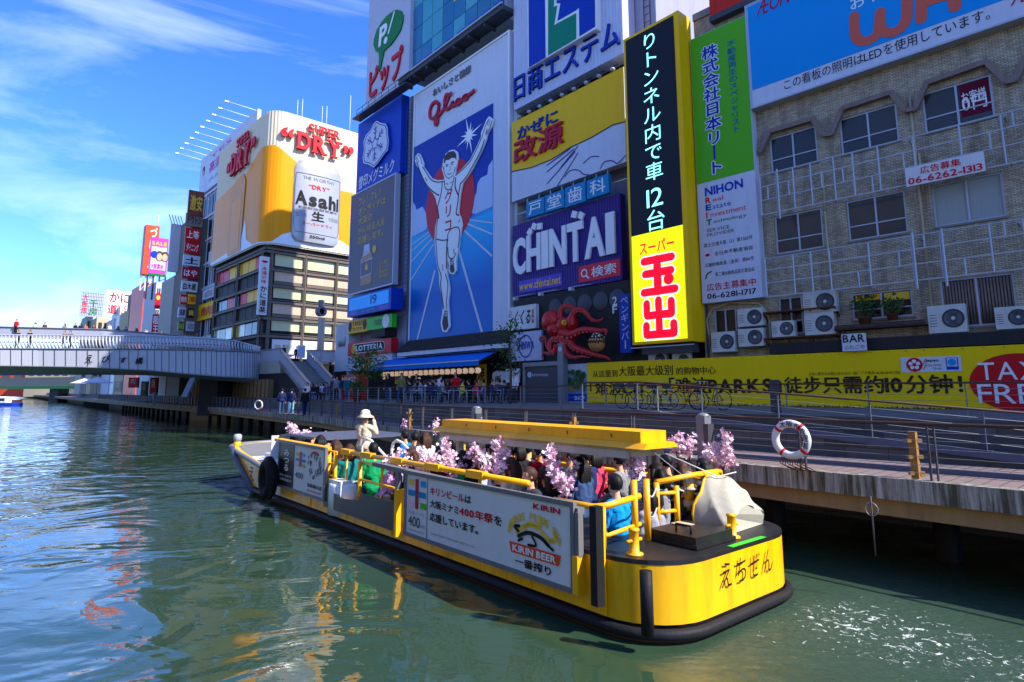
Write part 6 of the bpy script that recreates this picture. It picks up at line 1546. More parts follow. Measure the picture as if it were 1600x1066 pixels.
t_, pl_, u_, z_ = farblock('red_building', 'salmon red building under the tall red rooftop sign', 211, 234, 440, 126, 'orange_red', 14)
rowwin(t_, pl_, .2, u_ * .35, ZG, z_ - 1, 1, 5, 'char')
t_, pl_, u_, z_ = farblock('white_building', 'white building with a red vertical sign and paired windows', 230, 258, 440, 110, 'pale_wall', 10)
rowwin(t_, pl_, .15, u_ * .42, ZG + .5, z_ - .5, 2, 4, 'glass_dark')
farsign('red_vertical_sign', 'red vertical sign with large white characters on the white building', 236, 492, 250, 523, 109.4, 'sign_red', (('阪王', (.1, .9, .05, .95), 'clean_white', 1),))
t, pl, rc = farsign('round_top_sign', 'dark red arched sign with a gold figure above the red vertical sign', 241, 464, 252, 482, 109.4, 'letter_crimson')
a = MB(); a.disc(pl, ((rc[0] + rc[1]) / 2, rc[3]), (rc[1] - rc[0]) / 2, .8, -.01, 'letter_crimson', 20, .3); a.disc(pl, ((rc[0] + rc[1]) / 2, rc[3] - .2), .32, .45, .06, 'letter_gold', 12); a.build('top', t)
t, pl, rc = farsign('crab_billboard', 'white rooftop billboard with red crab-shop characters and magenta border', 163, 456, 204, 492, 150, 'clean_white', (('かに', (.15, .97, .52, .92), 'letter_red'), ('道楽', (.1, .9, .06, .44), 'letter_red')))
t, pl, rc = farsign('lattice_sign', 'silver lattice rooftop sign with green and red characters', 124, 460, 162, 494, 165, 'steel_light', (('千房', (.38, .78, .05, .75), 'leaf_green', 1), ('大阪店', (.06, .3, .12, .95), 'letter_red', 1)))
b = MB()
for i in range(14):
 b.bar(pl.W(rc[0] + (rc[1] - rc[0]) * i / 13, rc[2], .02), pl.W(rc[0] + (rc[1] - rc[0]) * i / 13, rc[3] + .3, .02), .08, .06, 'steel'); 
for i in range(8): b.bar(pl.W(rc[0], rc[2] + (rc[3] - rc[2]) * i / 7, .03), pl.W(rc[1], rc[2] + (rc[3] - rc[2]) * i / 7, .03), .08, .06, 'steel')
b.build('lattice', t)
for i, (x0, x1, yt, dp, m_) in enumerate(((124, 146, 493, 168, 'concrete_light'), (140, 172, 496, 160, 'warm_wall'), (168, 186, 497, 152, 'pale_wall'), (176, 192, 477, 148, 'clean_white'), (190, 214, 484, 140, 'warm_wall'), (202, 216, 452, 134, 'tower_gray'))):
 t_, pl_, u_, z_ = farblock('distant_building', ('low cream block under the lattice sign', 'low sandy block under the crab billboard', 'low pale block right of the sandy one', 'narrow white tower beside the crab billboard', 'sandy building with dark windows left of the red building', 'narrow grey building against the red building')[i], x0, x1, yt, dp, m_, 12)
 rowwin(t_, pl_, .2, u_ - .2, ZG, z_ - .4, 2, 3, 'glass_gray')
# ---- the bridge
zf = lambda s: ZG - .35 - .9 * max(0, s - .45) ** 1.4
pth = [(-260, 50), (-120, 53), (0, 55.5), (60, 56.3), (120, 56.8), (180, 57.2), (230, 57.5), (270, 57.9), (305, 58.4), (335, 59), (360, 59.8), (380, 60.8), (395, 62), (406, 63.6)]
bp = [atd(x, 600, d) for x, d in pth]
ytop = {0: 545, 230: 546, 270: 546.5, 335: 548, 380: 549.5, 406: 551}
def itp(tab, x):
 ks = sorted(tab)
 if x <= ks[0]: return tab[ks[0]]
 for a_, c_ in zip(ks, ks[1:]):
  if a_ <= x <= c_: return tab[a_] + (tab[c_] - tab[a_]) * (x - a_) / (c_ - a_)
 return tab[ks[-1]]
ybot = {0: 572, 130: 574, 230: 579, 300: 585, 350: 589, 406: 592}
yrib = {0: 524, 250: 526, 325: 529, 370: 534, 406: 543}
def fine(n=7):
 out = []
 for i in range(len(pth) - 1):
  for k in range(n):
   t = k / n; out.append((pth[i][0] + (pth[i + 1][0] - pth[i][0]) * t, pth[i][1] + (pth[i + 1][1] - pth[i][1]) * t))
 return out + [pth[-1]]
fp = fine()
br = thing('arched_bridge', 'silver arched bridge with ribbed parapet and black brush lettering', 'bridge', (bp[2].x, bp[2].y, 4.5))
def pt(x, d, y): return atd(x, y, d)
b = MB(); vb = [pt(x, d, itp(ybot, x)) for x, d in fp]; vt = [pt(x, d, itp(ytop, x)) for x, d in fp]; n = len(fp)
back = lambda p, k: p + Vector((.18, .98, 0)) * k
b.add(vb + vt, [(i, i + 1, n + i + 1, n + i) for i in range(n - 1)], 'metal_fascia')
vd = [back(p, .35) for p in vt]; b.add(vt + vd, [(i, i + 1, n + i + 1, n + i) for i in range(n - 1)], 'metal_fascia')
b.build('fascia', br)
b = MB()
s_acc = 0; last = fp[0]
for i in range(0, n, 1):
 x, d = fp[i]
 if i % 2 == 0: p, q = pt(x, d, itp(ybot, x)), pt(x, d, itp(ytop, x)); b.bar(p - Vector((0, .03, 0)), q - Vector((0, .03, 0)), .035, .03, 'steel_dark')
for v_ in (vb, vt): b.tube([p - Vector((0, .03, 0)) for p in v_], .07, 'steel', 5)
b.build('seam', br)
b = MB(); vu = [back(p, 3.0) - Vector((0, 0, .5)) for p in vb]; vv = [back(p, 11) - Vector((0, 0, .5)) for p in vb]
b.add(vb + vu, [(n + i, n + i + 1, i + 1, i) for i in range(n - 1)], 'metal_fascia'); b.add(vu + vv, [(n + i, n + i + 1, i + 1, i) for i in range(n - 1)], 'steel_dark'); 
dk = [back(p, .3) for p in vt]; dk2 = [back(p, 12.5) + Vector((0, 0, .35)) for p in vt]; b.add(dk + dk2, [(i, i + 1, n + i + 1, n + i) for i in range(n - 1)], 'stair_stone')
b.add(vv + dk2, [(i, i + 1, n + i + 1, n + i) for i in range(n - 1)], 'steel_dark')
b.build('deck', br)
b = MB()
rv = [back(pt(x, d, itp(ytop, x)), .18) for x, d in fp]; rt = [pt(x, d + .2, itp(yrib, x)) for x, d in fp]
tot = 0; acc = [0]
for i in range(n - 1): tot += (rv[i + 1] - rv[i]).length; acc.append(tot)
st_ = .30; k = 0; s = 0
def along(vs, s):
 for i in range(n - 1):
  if acc[i] <= s <= acc[i + 1]: return vs[i].lerp(vs[i + 1], (s - acc[i]) / (acc[i + 1] - acc[i]))
 return vs[-1]
while s < tot:
 p, q = along(rv, s), along(rt, s); m_ = p.lerp(q, .5)
 b.add([], [], 'metal_rib')
 lean = Vector((0, -.16, 0))
 pts = [p, p.lerp(q, .35) + lean, p.lerp(q, .7) + lean * .9, q]
 b.tube(pts, .075, 'metal_rib', 6); s += st_
b.build('rib', br)
b = MB(); b.tube([p + Vector((0, 0, .02)) for p in rt], .09, 'steel_light', 6); b.tube([p.lerp(q, .5) + Vector((0, .12, 0)) for p, q in zip(rv, rt)], .05, 'steel', 5); b.build('handrail', br)
# brush characters, each upright on the fascia
for ch, x, yb_, yt_ in zip('えびす橋', (138, 164, 191, 216), (567, 566, 567, 569), (556, 557, 560, 560)):
 d = [q[1] for q in fp if q[0] >= x][0]; q = Pl(atd(x, 600, d).xy, (1, .03)); rc = q.rect((x - 6, yb_ + 1), (x + 7, yt_ - 1), .12); b = MB(); b.text(q, ch, rc, .12, 'letter_black', 'h', shear=.15, slope=.1); b.build('lettering', br)
# inner, higher parapet of the far side
b = MB(); ip = [(-260, 66, 508), (0, 69, 511), (160, 70, 515), (250, 71, 522), (310, 73, 527), (360, 75, 532)]
v0 = [pt(x, d, y + 17) for x, d, y in ip]; v1 = [pt(x, d, y) for x, d, y in ip]; m_ = len(ip); b.add(v0 + v1, [(i, i + 1, m_ + i + 1, m_ + i) for i in range(m_ - 1)], 'metal_fascia')
b.add(v1 + [p + Vector((0, .5, 0)) for p in v1], [(i, i + 1, m_ + i + 1, m_ + i) for i in range(m_ - 1)], 'steel'); b.tube([p for p in v1], .1, 'steel', 5); b.build('far_parapet', br)
# pier, strut and abutment
b = MB(); p = atd(334, 600, 63); b.prism([Vector((p.x - 1, p.y - 1, 1)), Vector((p.x + .9, p.y - 1, 1)), Vector((p.x + .9, p.y + 3, 1)), Vector((p.x - 1, p.y + 3, 1))], (0, 0, 4), 'char'); b.build('pier', br)
b = MB(); b.bar(atd(288, 622, 57), atd(302, 592, 58.5), .5, .35, 'steel'); b.build('strut', br)
ab = Pl(atd(345, 600, 66).xy, vpdir(-40)); u1_ = ab.uz(421, 600)[0]
ab = MB(); p, q = atd(300, 600, 72), atd(421, 600, 60.5); b = MB(); nrm = Vector((.6, .8, 0)) * 6
b.prism([Vector((p.x, p.y, 0)), Vector((q.x, q.y, 0)), Vector((q.x, q.y, 0)) + nrm, Vector((p.x, p.y, 0)) + nrm], (0, 0, 4.6), 'tan_beam'); 
for i in range(24): f = i / 23; c = p.lerp(q, f); b.bar((c.x - .03, c.y - .04, ZD), (c.x - .03, c.y - .04, 4.6), .05, .05, 'rust')
o = b.build('abutment_wall'); tag(o, 'brown panelled abutment wall under the bridge end', 'wall')
# ---- stairs at the bridge head
stt = thing('bridge_stairs', 'stone stairs with grey side walls descending from the bridge to the promenade', 'stairs', atd(480, 600, 55))
TL, BL_, TR, BR_ = atd(437, 545, 60), atd(486, 600, 50), atd(480, 546, 62.5), atd(531, 601, 52)
zt_, zb_ = ZG, ZU
N = 22; b = MB()
for i in range(N):
 f0, f1 = i / N, (i + 1) / N; z = zt_ + (zb_ - zt_) * f0
 a0, a1, c0, c1 = TL.lerp(BL_, f0), TL.lerp(BL_, f1), TR.lerp(BR_, f0), TR.lerp(BR_, f1)
 b.prism([Vector((p.x, p.y, z)) for p in (a0, a1, c1, c0)], (0, 0, -.35), 'stair_stone')
 b.bar(Vector((a1.x, a1.y, z + .005)), Vector((c1.x, c1.y, z + .005)), .05, .02, 'steel_dark')
b.build('step', stt)
for T, B in ((TL, BL_), (TR, BR_)):
 b = MB(); P = [Vector((T.x, T.y, zt_ - .2)), Vector((B.x, B.y, zb_)), Vector((B.x, B.y, zb_ + 1.05)), Vector((T.x, T.y, zt_ + 1.15))]; b.prism(P, Vector((.2, .12, 0)), 'metal_fascia'); b.bar(P[3], P[2], .22, .1, 'steel'); b.build('side_wall', stt)
 b = MB()
 for k in range(14): q = P[3].lerp(P[2], k / 14); b.tube([q, q + Vector((0, 0, -.95))], .02, 'steel_light', 4)
 b.build('baluster', stt)
# landing beside the stairs, with the dark base below it
b = MB(); L0, L1 = atd(404, 600, 63.2), atd(437, 600, 60); v = (TR - TL); v.z = 0
b.prism([Vector((L0.x, L0.y, 5.2)), Vector((L1.x, L1.y, 5.2)), Vector((TR.x, TR.y, 5.2)) + Vector((0, 8, 0)), Vector((L0.x, L0.y + 10, 5.2))], (0, 0, 1.2), 'concrete_light')
b.prism([Vector((L0.x, L0.y, 0)), Vector((L1.x, L1.y, 0)), Vector((L1.x + 2, L1.y + 8, 0)), Vector((L0.x, L0.y + 10, 0))], (0, 0, 5.19), 'char')
b.build('landing', stt)
b = MB(); b.obox((L0.x, L0.y, ZG), (L1 - L0), Vector((.1, .2, 0)), (0, 0, 1.15), 'metal_fascia'); b.bar(Vector((L0.x, L0.y, ZG + 1.2)), Vector((L1.x, L1.y, ZG + 1.2)), .2, .1, 'steel')
c0 = TR; b.obox((c0.x, c0.y, ZG), Vector((2.8, .5, 0)), Vector((0, .2, 0)), (0, 0, 1.15), 'metal_fascia'); b.bar(Vector((c0.x, c0.y, ZG + 1.2)), Vector((c0.x + 2.8, c0.y + .5, ZG + 1.2)), .2, .1, 'steel'); b.build('landing_parapet', stt)
b = MB(); b.prism([Vector((TR.x, TR.y + .3, 0)), Vector((BR_.x + .3, BR_.y + 1, 0)), Vector((BR_.x + 1, BR_.y + 9, 0)), Vector((TR.x + 2, TR.y + 12, 0))], (0, 0, 2.9), 'char'); b.build('base', stt)
# street deck linking bridge, stairs and corner building
b = MB(); b.add([Vector((p[0], p[1], ZG - .02)) for p in ((-26, 64), (-15, 70), (4, 110), (-60, 130), (-60, 66))], [(0, 1, 2, 3, 4)], 'paving'); struct(b.build('street'))
# ring-topped clock post, small white kiosk board, rendered house beside the narrow building
cp = thing('ring_post', 'concrete post with a round ring head beside the bridge stairs', 'post', atd(500, 560, 63)); b = MB(); p = atd(500, 560, 63); z1_ = atd(500, 497, 63).z
b.prism([Vector((p.x - .28, p.y - .28, 5)), Vector((p.x + .28, p.y - .28, 5)), Vector((p.x + .28, p.y + .28, 5)), Vector((p.x - .28, p.y + .28, 5))], (0, 0, z1_ - 5), 'concrete_light'); b.build('pole', cp)
b = MB(); c = atd(501.5, 487, 63); b.lathe([(.36, -.3), (.52, -.3), (.52, .3), (.36, .3), (.36, -.3)], c, 'steel', 20, axis=(.75, -.6, 0)); b.lathe([(0, -.02), (.36, 0), (.36, .02)], c, 'dark_panel', 20, axis=(.75, -.6, 0)); b.box(c + Vector((0, 0, .85)), (.5, .5, .7), 'steel'); b.build('ring', cp)
b = MB(); p = atd(471, 548, 60); b.box((p.x, p.y, ZG + .9), (.75, .08, 1.25), 'clean_white', .7); b.box((p.x, p.y - .06, ZG + .9), (.6, .02, 1.0), 'ad_sky', .7); o = b.build('standing_board'); tag(o, 'white standing menu board at the top of the stairs', 'board')
t_, pl_, u_, z_ = farblock('rendered_house', 'small weathered grey house between the stairs and the narrow building', 521, 546, 507, 61, 'pale_wall', 6, -30)
b = MB(); b.panel(pl_, (u_ * .25, u_ * .75, z_ - 2.2, z_ - 1.3), .05, .1, 'glass_dark'); b.build('window', t_); b = MB(); b.panel(pl_, (u_ * .05, u_ * .95, ZU, ZU + 2.6), .05, .1, 'dark_panel'); b.build('shutter', t_)
# ---- far bridge, moored boat, tents and buildings beyond the arch
b = MB(); p = atd(-120, 600, 230); q = atd(150, 600, 200)
z0_, z1_ = 5.2, 8.2
b.obox((p.x, p.y, z0_), Vector((q.x - p.x, q.y - p.y, 0)), (0, 12, 0), (0, 0, z1_ - z0_), 'concrete'); b.obox((p.x, p.y - .6, z0_ - .9), Vector((q.x - p.x, q.y - p.y, 0)), (0, 4, 0), (0, 0, .9), 'leaf_green')
for f in (.35, .78): c = p.lerp(q, f); b.box((c.x, c.y + 3, 2), (3, 5, 6.5), 'concrete_dark')
o = b.build('far_bridge'); tag(o, 'low concrete road bridge with green girder far down the canal', 'bridge')
mb_ = thing('moored_boat', 'small blue and white boat moored far down the canal', 'boat', atd(6, 616, 140)); p = atd(6, 617, 140); b = MB()
b.prism([Vector((p.x + x, p.y + y, 0)) for x, y in ((-4, -1.2), (3, -1.2), (4.6, 0), (3, 1.2), (-4, 1.2))], (0, 0, .9), 'deep_blue'); b.build('hull', mb_); b = MB(); b.box((p.x - 1, p.y, 1.5), (4.5, 1.8, 1.2), 'clean_white'); b.box((p.x - 1, p.y - .92, 1.6), (4, .04, .6), 'glass_dark'); b.build('cabin', mb_)
for i, (x0, x1, yt, dp, m_) in enumerate(((-140, -60, 585, 330, 'warm_wall'), (-62, 40, 590, 300, 'orange_red'), (38, 110, 580, 290, 'warm_wall'), (108, 200, 560, 260, 'concrete'))):
 pl = Pl(atd(x0, 600, dp).xy, (1, -.1)); u1_ = pl.uz(x1, 600)[0]; t = thing('canal_house', ('sandy', 'brick red', 'cream', 'grey')[i] + ' building beyond the far bridge', 'building', pl.W(0, 2)); b = MB(); b.panel(pl, (0, u1_, 1, 14 + i * 2), 0, 10, m_); b.build('wall', t); rowwin(t, pl, 1, u1_ - 1, 6, 12 + i, 5, 2, 'glass_gray')
for i, (x, d_) in enumerate(((134, 118), (152, 112))):
 p = atd(x, 601, d_); t = thing('parasol', ('white', 'pale grey')[i] + ' market parasol on the promenade beyond the bridge', 'parasol', (p.x, p.y, ZU)); b = MB(); b.lathe([(2.6, 2.2), (2.5, 2.3), (0, 3.3)], (p.x, p.y, ZU), ('clean_white', 'pale_wall')[i], 8); b.build('canopy', t); b = MB(); b.tube([(p.x, p.y, ZU), (p.x, p.y, ZU + 3.2)], .05, 'steel', 6); b.build('pole', t)
for i, (x, y0, y1, w, dp, m_) in enumerate(((219, 596, 619, 11, 84, 'foliage2'), (233, 590, 616, 13, 80, 'sign_red'), (200, 590, 606, 16, 96, 'sign_red'), (178, 596, 612, 12, 104, 'warm_wall'))):
 if m_ == 'foliage2': mat('foliage2', (96, 126, 96), .7, var=.1)
 pl = Pl(atd(x, 600, dp).xy, (1, -.3)); rc = pl.rect((x, y1), (x + w, y0)); t, rc = sign('shop_screen', ('pale green shop screen', 'tall red shop banner', 'wide red shop banner', 'sandy shop panel')[i] + ' on the promenade under the bridge', pl, rc, 0, .3, m_); b = MB(); b.text(pl, ('抹', '焼', '肉', '店')[i] if i else '店', sub(rc, .25, .75, .4, .9), .03, 'clean_white', 'b'); b.build('lettering', t)
# ================================================================== the sightseeing boat
BA, BP = Vector((-.637, .771, 0)), Vector((-.771, -.637, 0))
def B(s, t, z): return BA * (4.9 + s) + BP * (-8.48 + t) + Vector((0, 0, z))
PS = Pl(B(0, 1.93, 0).xy, (-BA).xy)
boat = thing('sightseeing_boat', 'yellow open sightseeing boat full of passengers with beer advert boards on its side', 'boat', B(7, 0, 0))
def outline(z, grow=0.0, n=7):
 """hull outline at height z, stern corners rounded, bow blunt and raked forward"""
 w = 1.93 + grow; s1 = 16.4 + 2.1 * z; r = .95
 pts = [(r * (1 - math.cos(R(90 * i / n))) - grow, w - r + r * math.sin(R(90 * i / n))) for i in range(n + 1)]
 bow = [(s1 - 4.2, w), (s1 - 1.6, w), (s1 - 1.1, w * .95), (s1 - .6, w * .82), (s1 - .2, w * .5), (s1, 0)]
 half = pts + bow
 return half + [(s, -t) for s, t in reversed(half[:-1])]
def top_z(s): return 1.2 if s < 2.75 else .78 if s < 13.0 else .78 + .70 * min(1, (s - 13.0) / 3.0)
h = MB(); lv = [-.3, .16, .2, .42]
for z0, z1, m in ((-.3, .24, 'rust'), (.24, .42, 'black_paint')):
 a, c = outline(z0, -.06), outline(z1, -.03); n = len(a)
 h.add([B(s, t, z0) for s, t in a] + [B(s, t, z1) for s, t in c], [(i, n + i, n + (i + 1) % n, (i + 1) % n) for i in range(n)], m, True)
a = outline(.42, -.02); n = len(a)
dens = []
for i in range(n):
 p, q = a[i], a[(i + 1) % n]; k = max(1, int(math.hypot(q[0] - p[0], q[1] - p[1]) / .35))
 for j in range(k): dens.append((p[0] + (q[0] - p[0]) * j / k, p[1] + (q[1] - p[1]) * j / k))
n = len(dens)
def rake(s, z): return s + 2.1 * max(0, min(1, (s - 13.2) / 2.2)) * (z - .42)
lo_v = [B(s, t, .42) for s, t in dens]; hi_v = [B(rake(s, top_z(s)), t * (1 + .02 * max(0, s - 14)), top_z(s)) for s, t in dens]
h.add(lo_v + hi_v, [(i, n + i, n + (i + 1) % n, (i + 1) % n) for i in range(n)], 'boat_yellow', True)
inn = [B(rake(s, top_z(s)) * .985 + .12, t * .93, top_z(s)) for s, t in dens]; inl = [B(s * .985 + .12, t * .93, .5) for s, t in dens]
h.add(hi_v + inn, [(i, n + i, n + (i + 1) % n, (i + 1) % n) for i in range(n)], 'boat_yellow')
h.add(inn + inl, [(i, n + i, n + (i + 1) % n, (i + 1) % n) for i in range(n)], 'boat_gray')
h.build('hull', boat)
b = MB(); b.add([B(s * .985 + .12, t * .93, .5) for s, t in outline(.5)], [tuple(range(len(outline(.5))))], 'boat_gray'); b.build('floor', boat)
b = MB()
st = [(s, t) for s, t in outline(1.2, -.015) if s < 2.0]; st = [p for p in st if p[1] >= 0] , [p for p in st if p[1] < 0]
poly = [(2.75, 1.915)] + list(reversed(st[0])) + list(reversed(st[1])) + [(2.75, -1.915)]
b.prism([B(s, t, 1.215) for s, t in poly], (0, 0, -.06), 'black_paint'); b.build('stern_deck', boat)
b = MB(); b.prism([B(s, t, 1.15) for s, t in ((13.2, 1.85), (17.6, 1.5), (17.6, -1.5), (13.2, -1.85))], (0, 0, -.08), 'clean_white'); b.prism([B(9.6, 1.75, 1.12), B(13.2, 1.75, 1.12), B(13.2, -1.75, 1.12), B(9.6, -1.75, 1.12)], (0, 0, -.08), 'boat_gray'); b.build('bow_deck', boat)
b = MB(); o_ = outline(.31, .02); b.tube([B(s, t, .32) for s, t in o_], .075, 'black_rubber', 8, closed=True); b.build('rub_rail', boat)
b = MB(); rim = [hi_v[i] for i in range(n) if dens[i][0] > 13.2]; 
rim = sorted(rim, key=lambda p: 0) ; b.tube(rim, .07, 'steel', 8); b.build('bow_rim', boat)
b = MB(); sp = sorted([(s, t) for s, t in outline(.42) if t >= 0 and s > 14], key=lambda p: p[0])[:1]
q0, q1 = B(16.2, 1.98, .2), B(18.4, 2.05, 1.5)
b.tube([PS.P(396, 770, .02), PS.P(380, 738, .06), PS.P(368, 715, .08), PS.P(363, 700, .08)], .1, 'bluesteel', 6); b.build('stem_edge', boat)
# boards along the port side
def board(name, q, off, th, m, frame, par=boat, label=None):
 rc = PS.quad(*q, off); b = MB(); b.panel(PS, rc, off, th, m); o = b.build(name, par)
 if label: o['label'] = label
 f = MB(); w = .07
 for r in ((rc[0] - w, rc[0], rc[2] - w, rc[3] + w), (rc[1], rc[1] + w, rc[2] - w, rc[3] + w), (rc[0], rc[1], rc[2] - w, rc[2]), (rc[0], rc[1], rc[3], rc[3] + w)): f.panel(PS, r, off + .025, th + .03, frame)
 f.build('frame', o); return o, rc
o, rc = board('advert_board', [(637, 738), (893, 796), (893, 914), (634, 834)], .10, .04, 'board_white', 'boat_gray', label='white beer advert board with red and black Japanese lines')
a = MB(); L = .112
def fr(x0, x1, y0, y1): return sub(rc, x0, x1, y0, y1)
a.panel(PS, fr(.166, .169, 0, 1), L, .01, 'letter_gray')
for x0, x1, y0, y1, m in ((.02, .06, .83, .93, 'letter_gold'), (.115, .155, .83, .93, 'sky_cyan'), (.015, .155, .645, .74, 'dental_blue'), (.02, .06, .46, .56, 'blossom_pink'), (.115, .16, .46, .56, 'lime')): a.panel(PS, fr(x0, x1, y0, y1), L, .01, m)
a.panel(PS, fr(.075, .097, .44, .95), L + .006, .01, 'letter_crimson')
a.text(PS, '大阪ミナミ', fr(.02, .15, .33, .39), L, 'letter_gray', 'r'); a.text(PS, '400', fr(.02, .115, .13, .30), L, 'letter_black', 'r'); a.text(PS, '年祭', fr(.12, .155, .14, .2), L, 'letter_gray', 'r'); a.text(PS, 'OSAKA MINAMI 400', fr(.02, .15, .05, .08), L, 'letter_gray', 'r')
a.text(PS, 'キリンビール', fr(.19, .43, .74, .87), L, 'letter_red', 'h'); a.text(PS, 'は', fr(.435, .475, .74, .86), L, 'letter_black', 'h')
a.text(PS, '大阪ミナミ', fr(.19, .395, .53, .66), L, 'letter_black', 'h'); a.text(PS, '400年祭', fr(.40, .61, .53, .67), L, 'letter_red', 'h'); a.text(PS, 'を', fr(.615, .66, .53, .66), L, 'letter_black', 'h')
a.text(PS, '応援しています。', fr(.19, .52, .31, .45), L, 'letter_black', 'h')
a.text(PS, 'OSAKA MINAMI CANAL BEER AND CITY 400', fr(.20, .50, .10, .13), L, 'letter_gray', 'r')
a.text(PS, 'KIRIN', fr(.825, .955, .875, .95), L, 'letter_red', 'h')
a.poly(PS, [(fr(x, 1, 0, 1)[0], fr(0, 1, y, 1)[2]) for x, y in ((.70, .36), (.955, .36), (.945, .22), (.71, .22))], L, 'orange_red', uz=True); a.text(PS, 'KIRIN BEER', fr(.72, .935, .245, .335), L + .008, 'clean_white', 'h'); a.text(PS, '一番搾り', fr(.73, .91, .06, .18), L, 'letter_black', 'h')
cu, cz = fr(.825, 1, 0, 1)[0], fr(0, 1, .50, 1)[2]; W_ = rc[1] - rc[0]; H_ = rc[3] - rc[2]
wds = "KIRIN'S PRIME BREW"
for i, ch in enumerate(wds):       # arched words
 g = R(172 - 164 * i / (len(wds) - 1)); u_, z_ = cu + math.cos(g) * W_ * .125, cz + math.sin(g) * H_ * .28 - .02
 if ch != ' ': a.text(PS, ch, (u_ - .034, u_ + .034, z_ - .06, z_ + .06), L, 'letter_gold', 'b')
for pts, w, m in (([(.74, .50), (.78, .62), (.84, .64), (.88, .56), (.92, .5)], .055, 'letter_gold'), ([(.75, .46), (.80, .54), (.86, .52), (.90, .44)], .06, 'letter_black'), ([(.77, .44), (.75, .40)], .04, 'letter_black'), ([(.82, .5), (.84, .4), (.80, .38)], .04, 'letter_black'), ([(.87, .5), (.92, .40)], .04, 'letter_black'), ([(.75, .53), (.73, .58), (.755, .60)], .05, 'letter_black'), ([(.90, .50), (.93, .55), (.925, .60)], .05, 'letter_gold'), ([(.78, .58), (.80, .66), (.86, .67)], .06, 'letter_gold')):
 a.stroke(PS, [(fr(x, 1, 0, 1)[0], fr(0, 1, y, 1)[2]) for x, y in pts], w, L + (.004 if 'black' in m else 0), m, smooth=4, uz=True)
a.build('lettering', o)
b = MB(); p, q = PS.P(586, 725, .02), PS.P(908, 799, .02); b.bar(p, q, .14, .09, 'boat_gray'); b.build('board_rail', boat)
o, rc = board('advert_board', [(437, 691), (508, 704), (505, 778), (436, 757)], .10, .04, 'board_white', 'boat_gray', label='white and black restaurant advert board near the bow')
a = MB(); a.panel(PS, fr(0, .36, 0, 1), L, .01, 'led_black'); a.text(PS, 'みつる', fr(.12, .26, .35, .88), L + .01, 'clean_white', 'h', vertical=True); a.text(PS, '鍋とお好み', fr(.04, .33, .22, .28), L + .01, 'clean_white', 'r'); a.text(PS, '浅草営業中', fr(.04, .33, .12, .18), L + .01, 'clean_white', 'r')
for x0, x1, y0, y1, m in ((.40, .46, .77, .84, 'letter_gold'), (.54, .60, .77, .84, 'sky_cyan'), (.40, .62, .65, .71, 'dental_blue'), (.40, .46, .53, .6, 'blossom_pink'), (.55, .61, .53, .6, 'lime')): a.panel(PS, fr(x0, x1, y0, y1), L, .01, m)
a.panel(PS, fr(.485, .525, .54, .87), L + .006, .01, 'letter_crimson'); a.text(PS, '400', fr(.40, .58, .27, .40), L, 'letter_black', 'r')
rg = random.Random(4)
for i in range(34):
 g = rg.uniform(0, 6.28); r_ = rg.uniform(.2, 1) ** .5; u_, z_ = fr(.81, 1, 0, 1)[0] + math.cos(g) * r_ * .16 * (rc[1] - rc[0]), fr(0, 1, .60, 1)[2] + math.sin(g) * r_ * .27 * (rc[3] - rc[2])
 a.stroke(PS, [(u_, z_), (u_ + rg.uniform(-.06, .06), z_ + rg.uniform(.03, .09)), (u_ + rg.uniform(-.08, .08), z_ + rg.uniform(.05, .12))], .025, L, 'letter_black', smooth=3, uz=True)
a.stroke(PS, [(fr(.74, 1, 0, 1)[0], fr(0, 1, .88, 1)[2]), (fr(.8, 1, 0, 1)[0], fr(0, 1, .92, 1)[2]), (fr(.88, 1, 0, 1)[0], fr(0, 1, .88, 1)[2])], .06, L, 'letter_red', uz=True)
a.text(PS, '浅草鍋の店', fr(.67, .97, .14, .23), L, 'letter_black', 'h'); a.text(PS, '06-6281-1717', fr(.67, .97, .05, .09), L, 'letter_red', 'b'); a.build('lettering', o)
b = MB(); p, q = PS.P(434, 687, 0), PS.P(512, 701, 0); b.bar(p, q, .2, .08, 'rail_yellow'); b.build('board_rail', boat)
# black lower panel and white box amidships
b = MB(); b.poly(PS, [(506, 757), (520, 757), (521, 770), (532, 779), (545, 781), (562, 783), (562, 771), (619, 785), (616, 831), (505, 791)], .08, 'black_paint', .05); b.build('side_panel', boat)
b = MB(); c = PS.P(543, 775, -.35); b.lathe([(.46, -.4), (.46, .28), (.43, .32), (0, .34)], c, 'clean_white', 20); b.box(c + Vector((0, 0, .1)) + PS.n3 * .2 - PS.d3 * .0, (.7, .3, .6), 'clean_white', math.atan2(PS.d.y, PS.d.x)); o = b.build('white_drum'); tag(o, 'white round storage drum on the boat beside the black side panel', 'drum')
# uprights on the port side
def post(px0, px1, w, m, off=.06, name='upright', d=.1):
 p, q = PS.P(*px0, off), PS.P(*px1, off); b = MB(); b.bar((p.x, p.y, q.z), p, w, d, m, up=PS.d3); b.build(name, boat)
post((625, 765), (624, 838), .2, 'rail_yellow'); post((622, 738), (622, 770), .07, 'boat_gray'); post((903, 800), (903, 870), .1, 'boat_gray'); post((904, 868), (904, 928), .16, 'rail_yellow'); post((931, 791), (934, 946), .14, 'black_rubber', .12, 'rubber_fender', .12)
b = MB(); p = PS.P(1009, 892, .06); b.tube([p, (p.x, p.y, .42)], .08, 'black_rubber', 10); b.build('rubber_fender', boat)
b = MB(); p = PS.P(939, 790, .02); b.bar((p.x, p.y, p.z), (p.x, p.y, .45), .03, .1, 'rail_yellow', up=PS.d3); b.build('upright', boat)
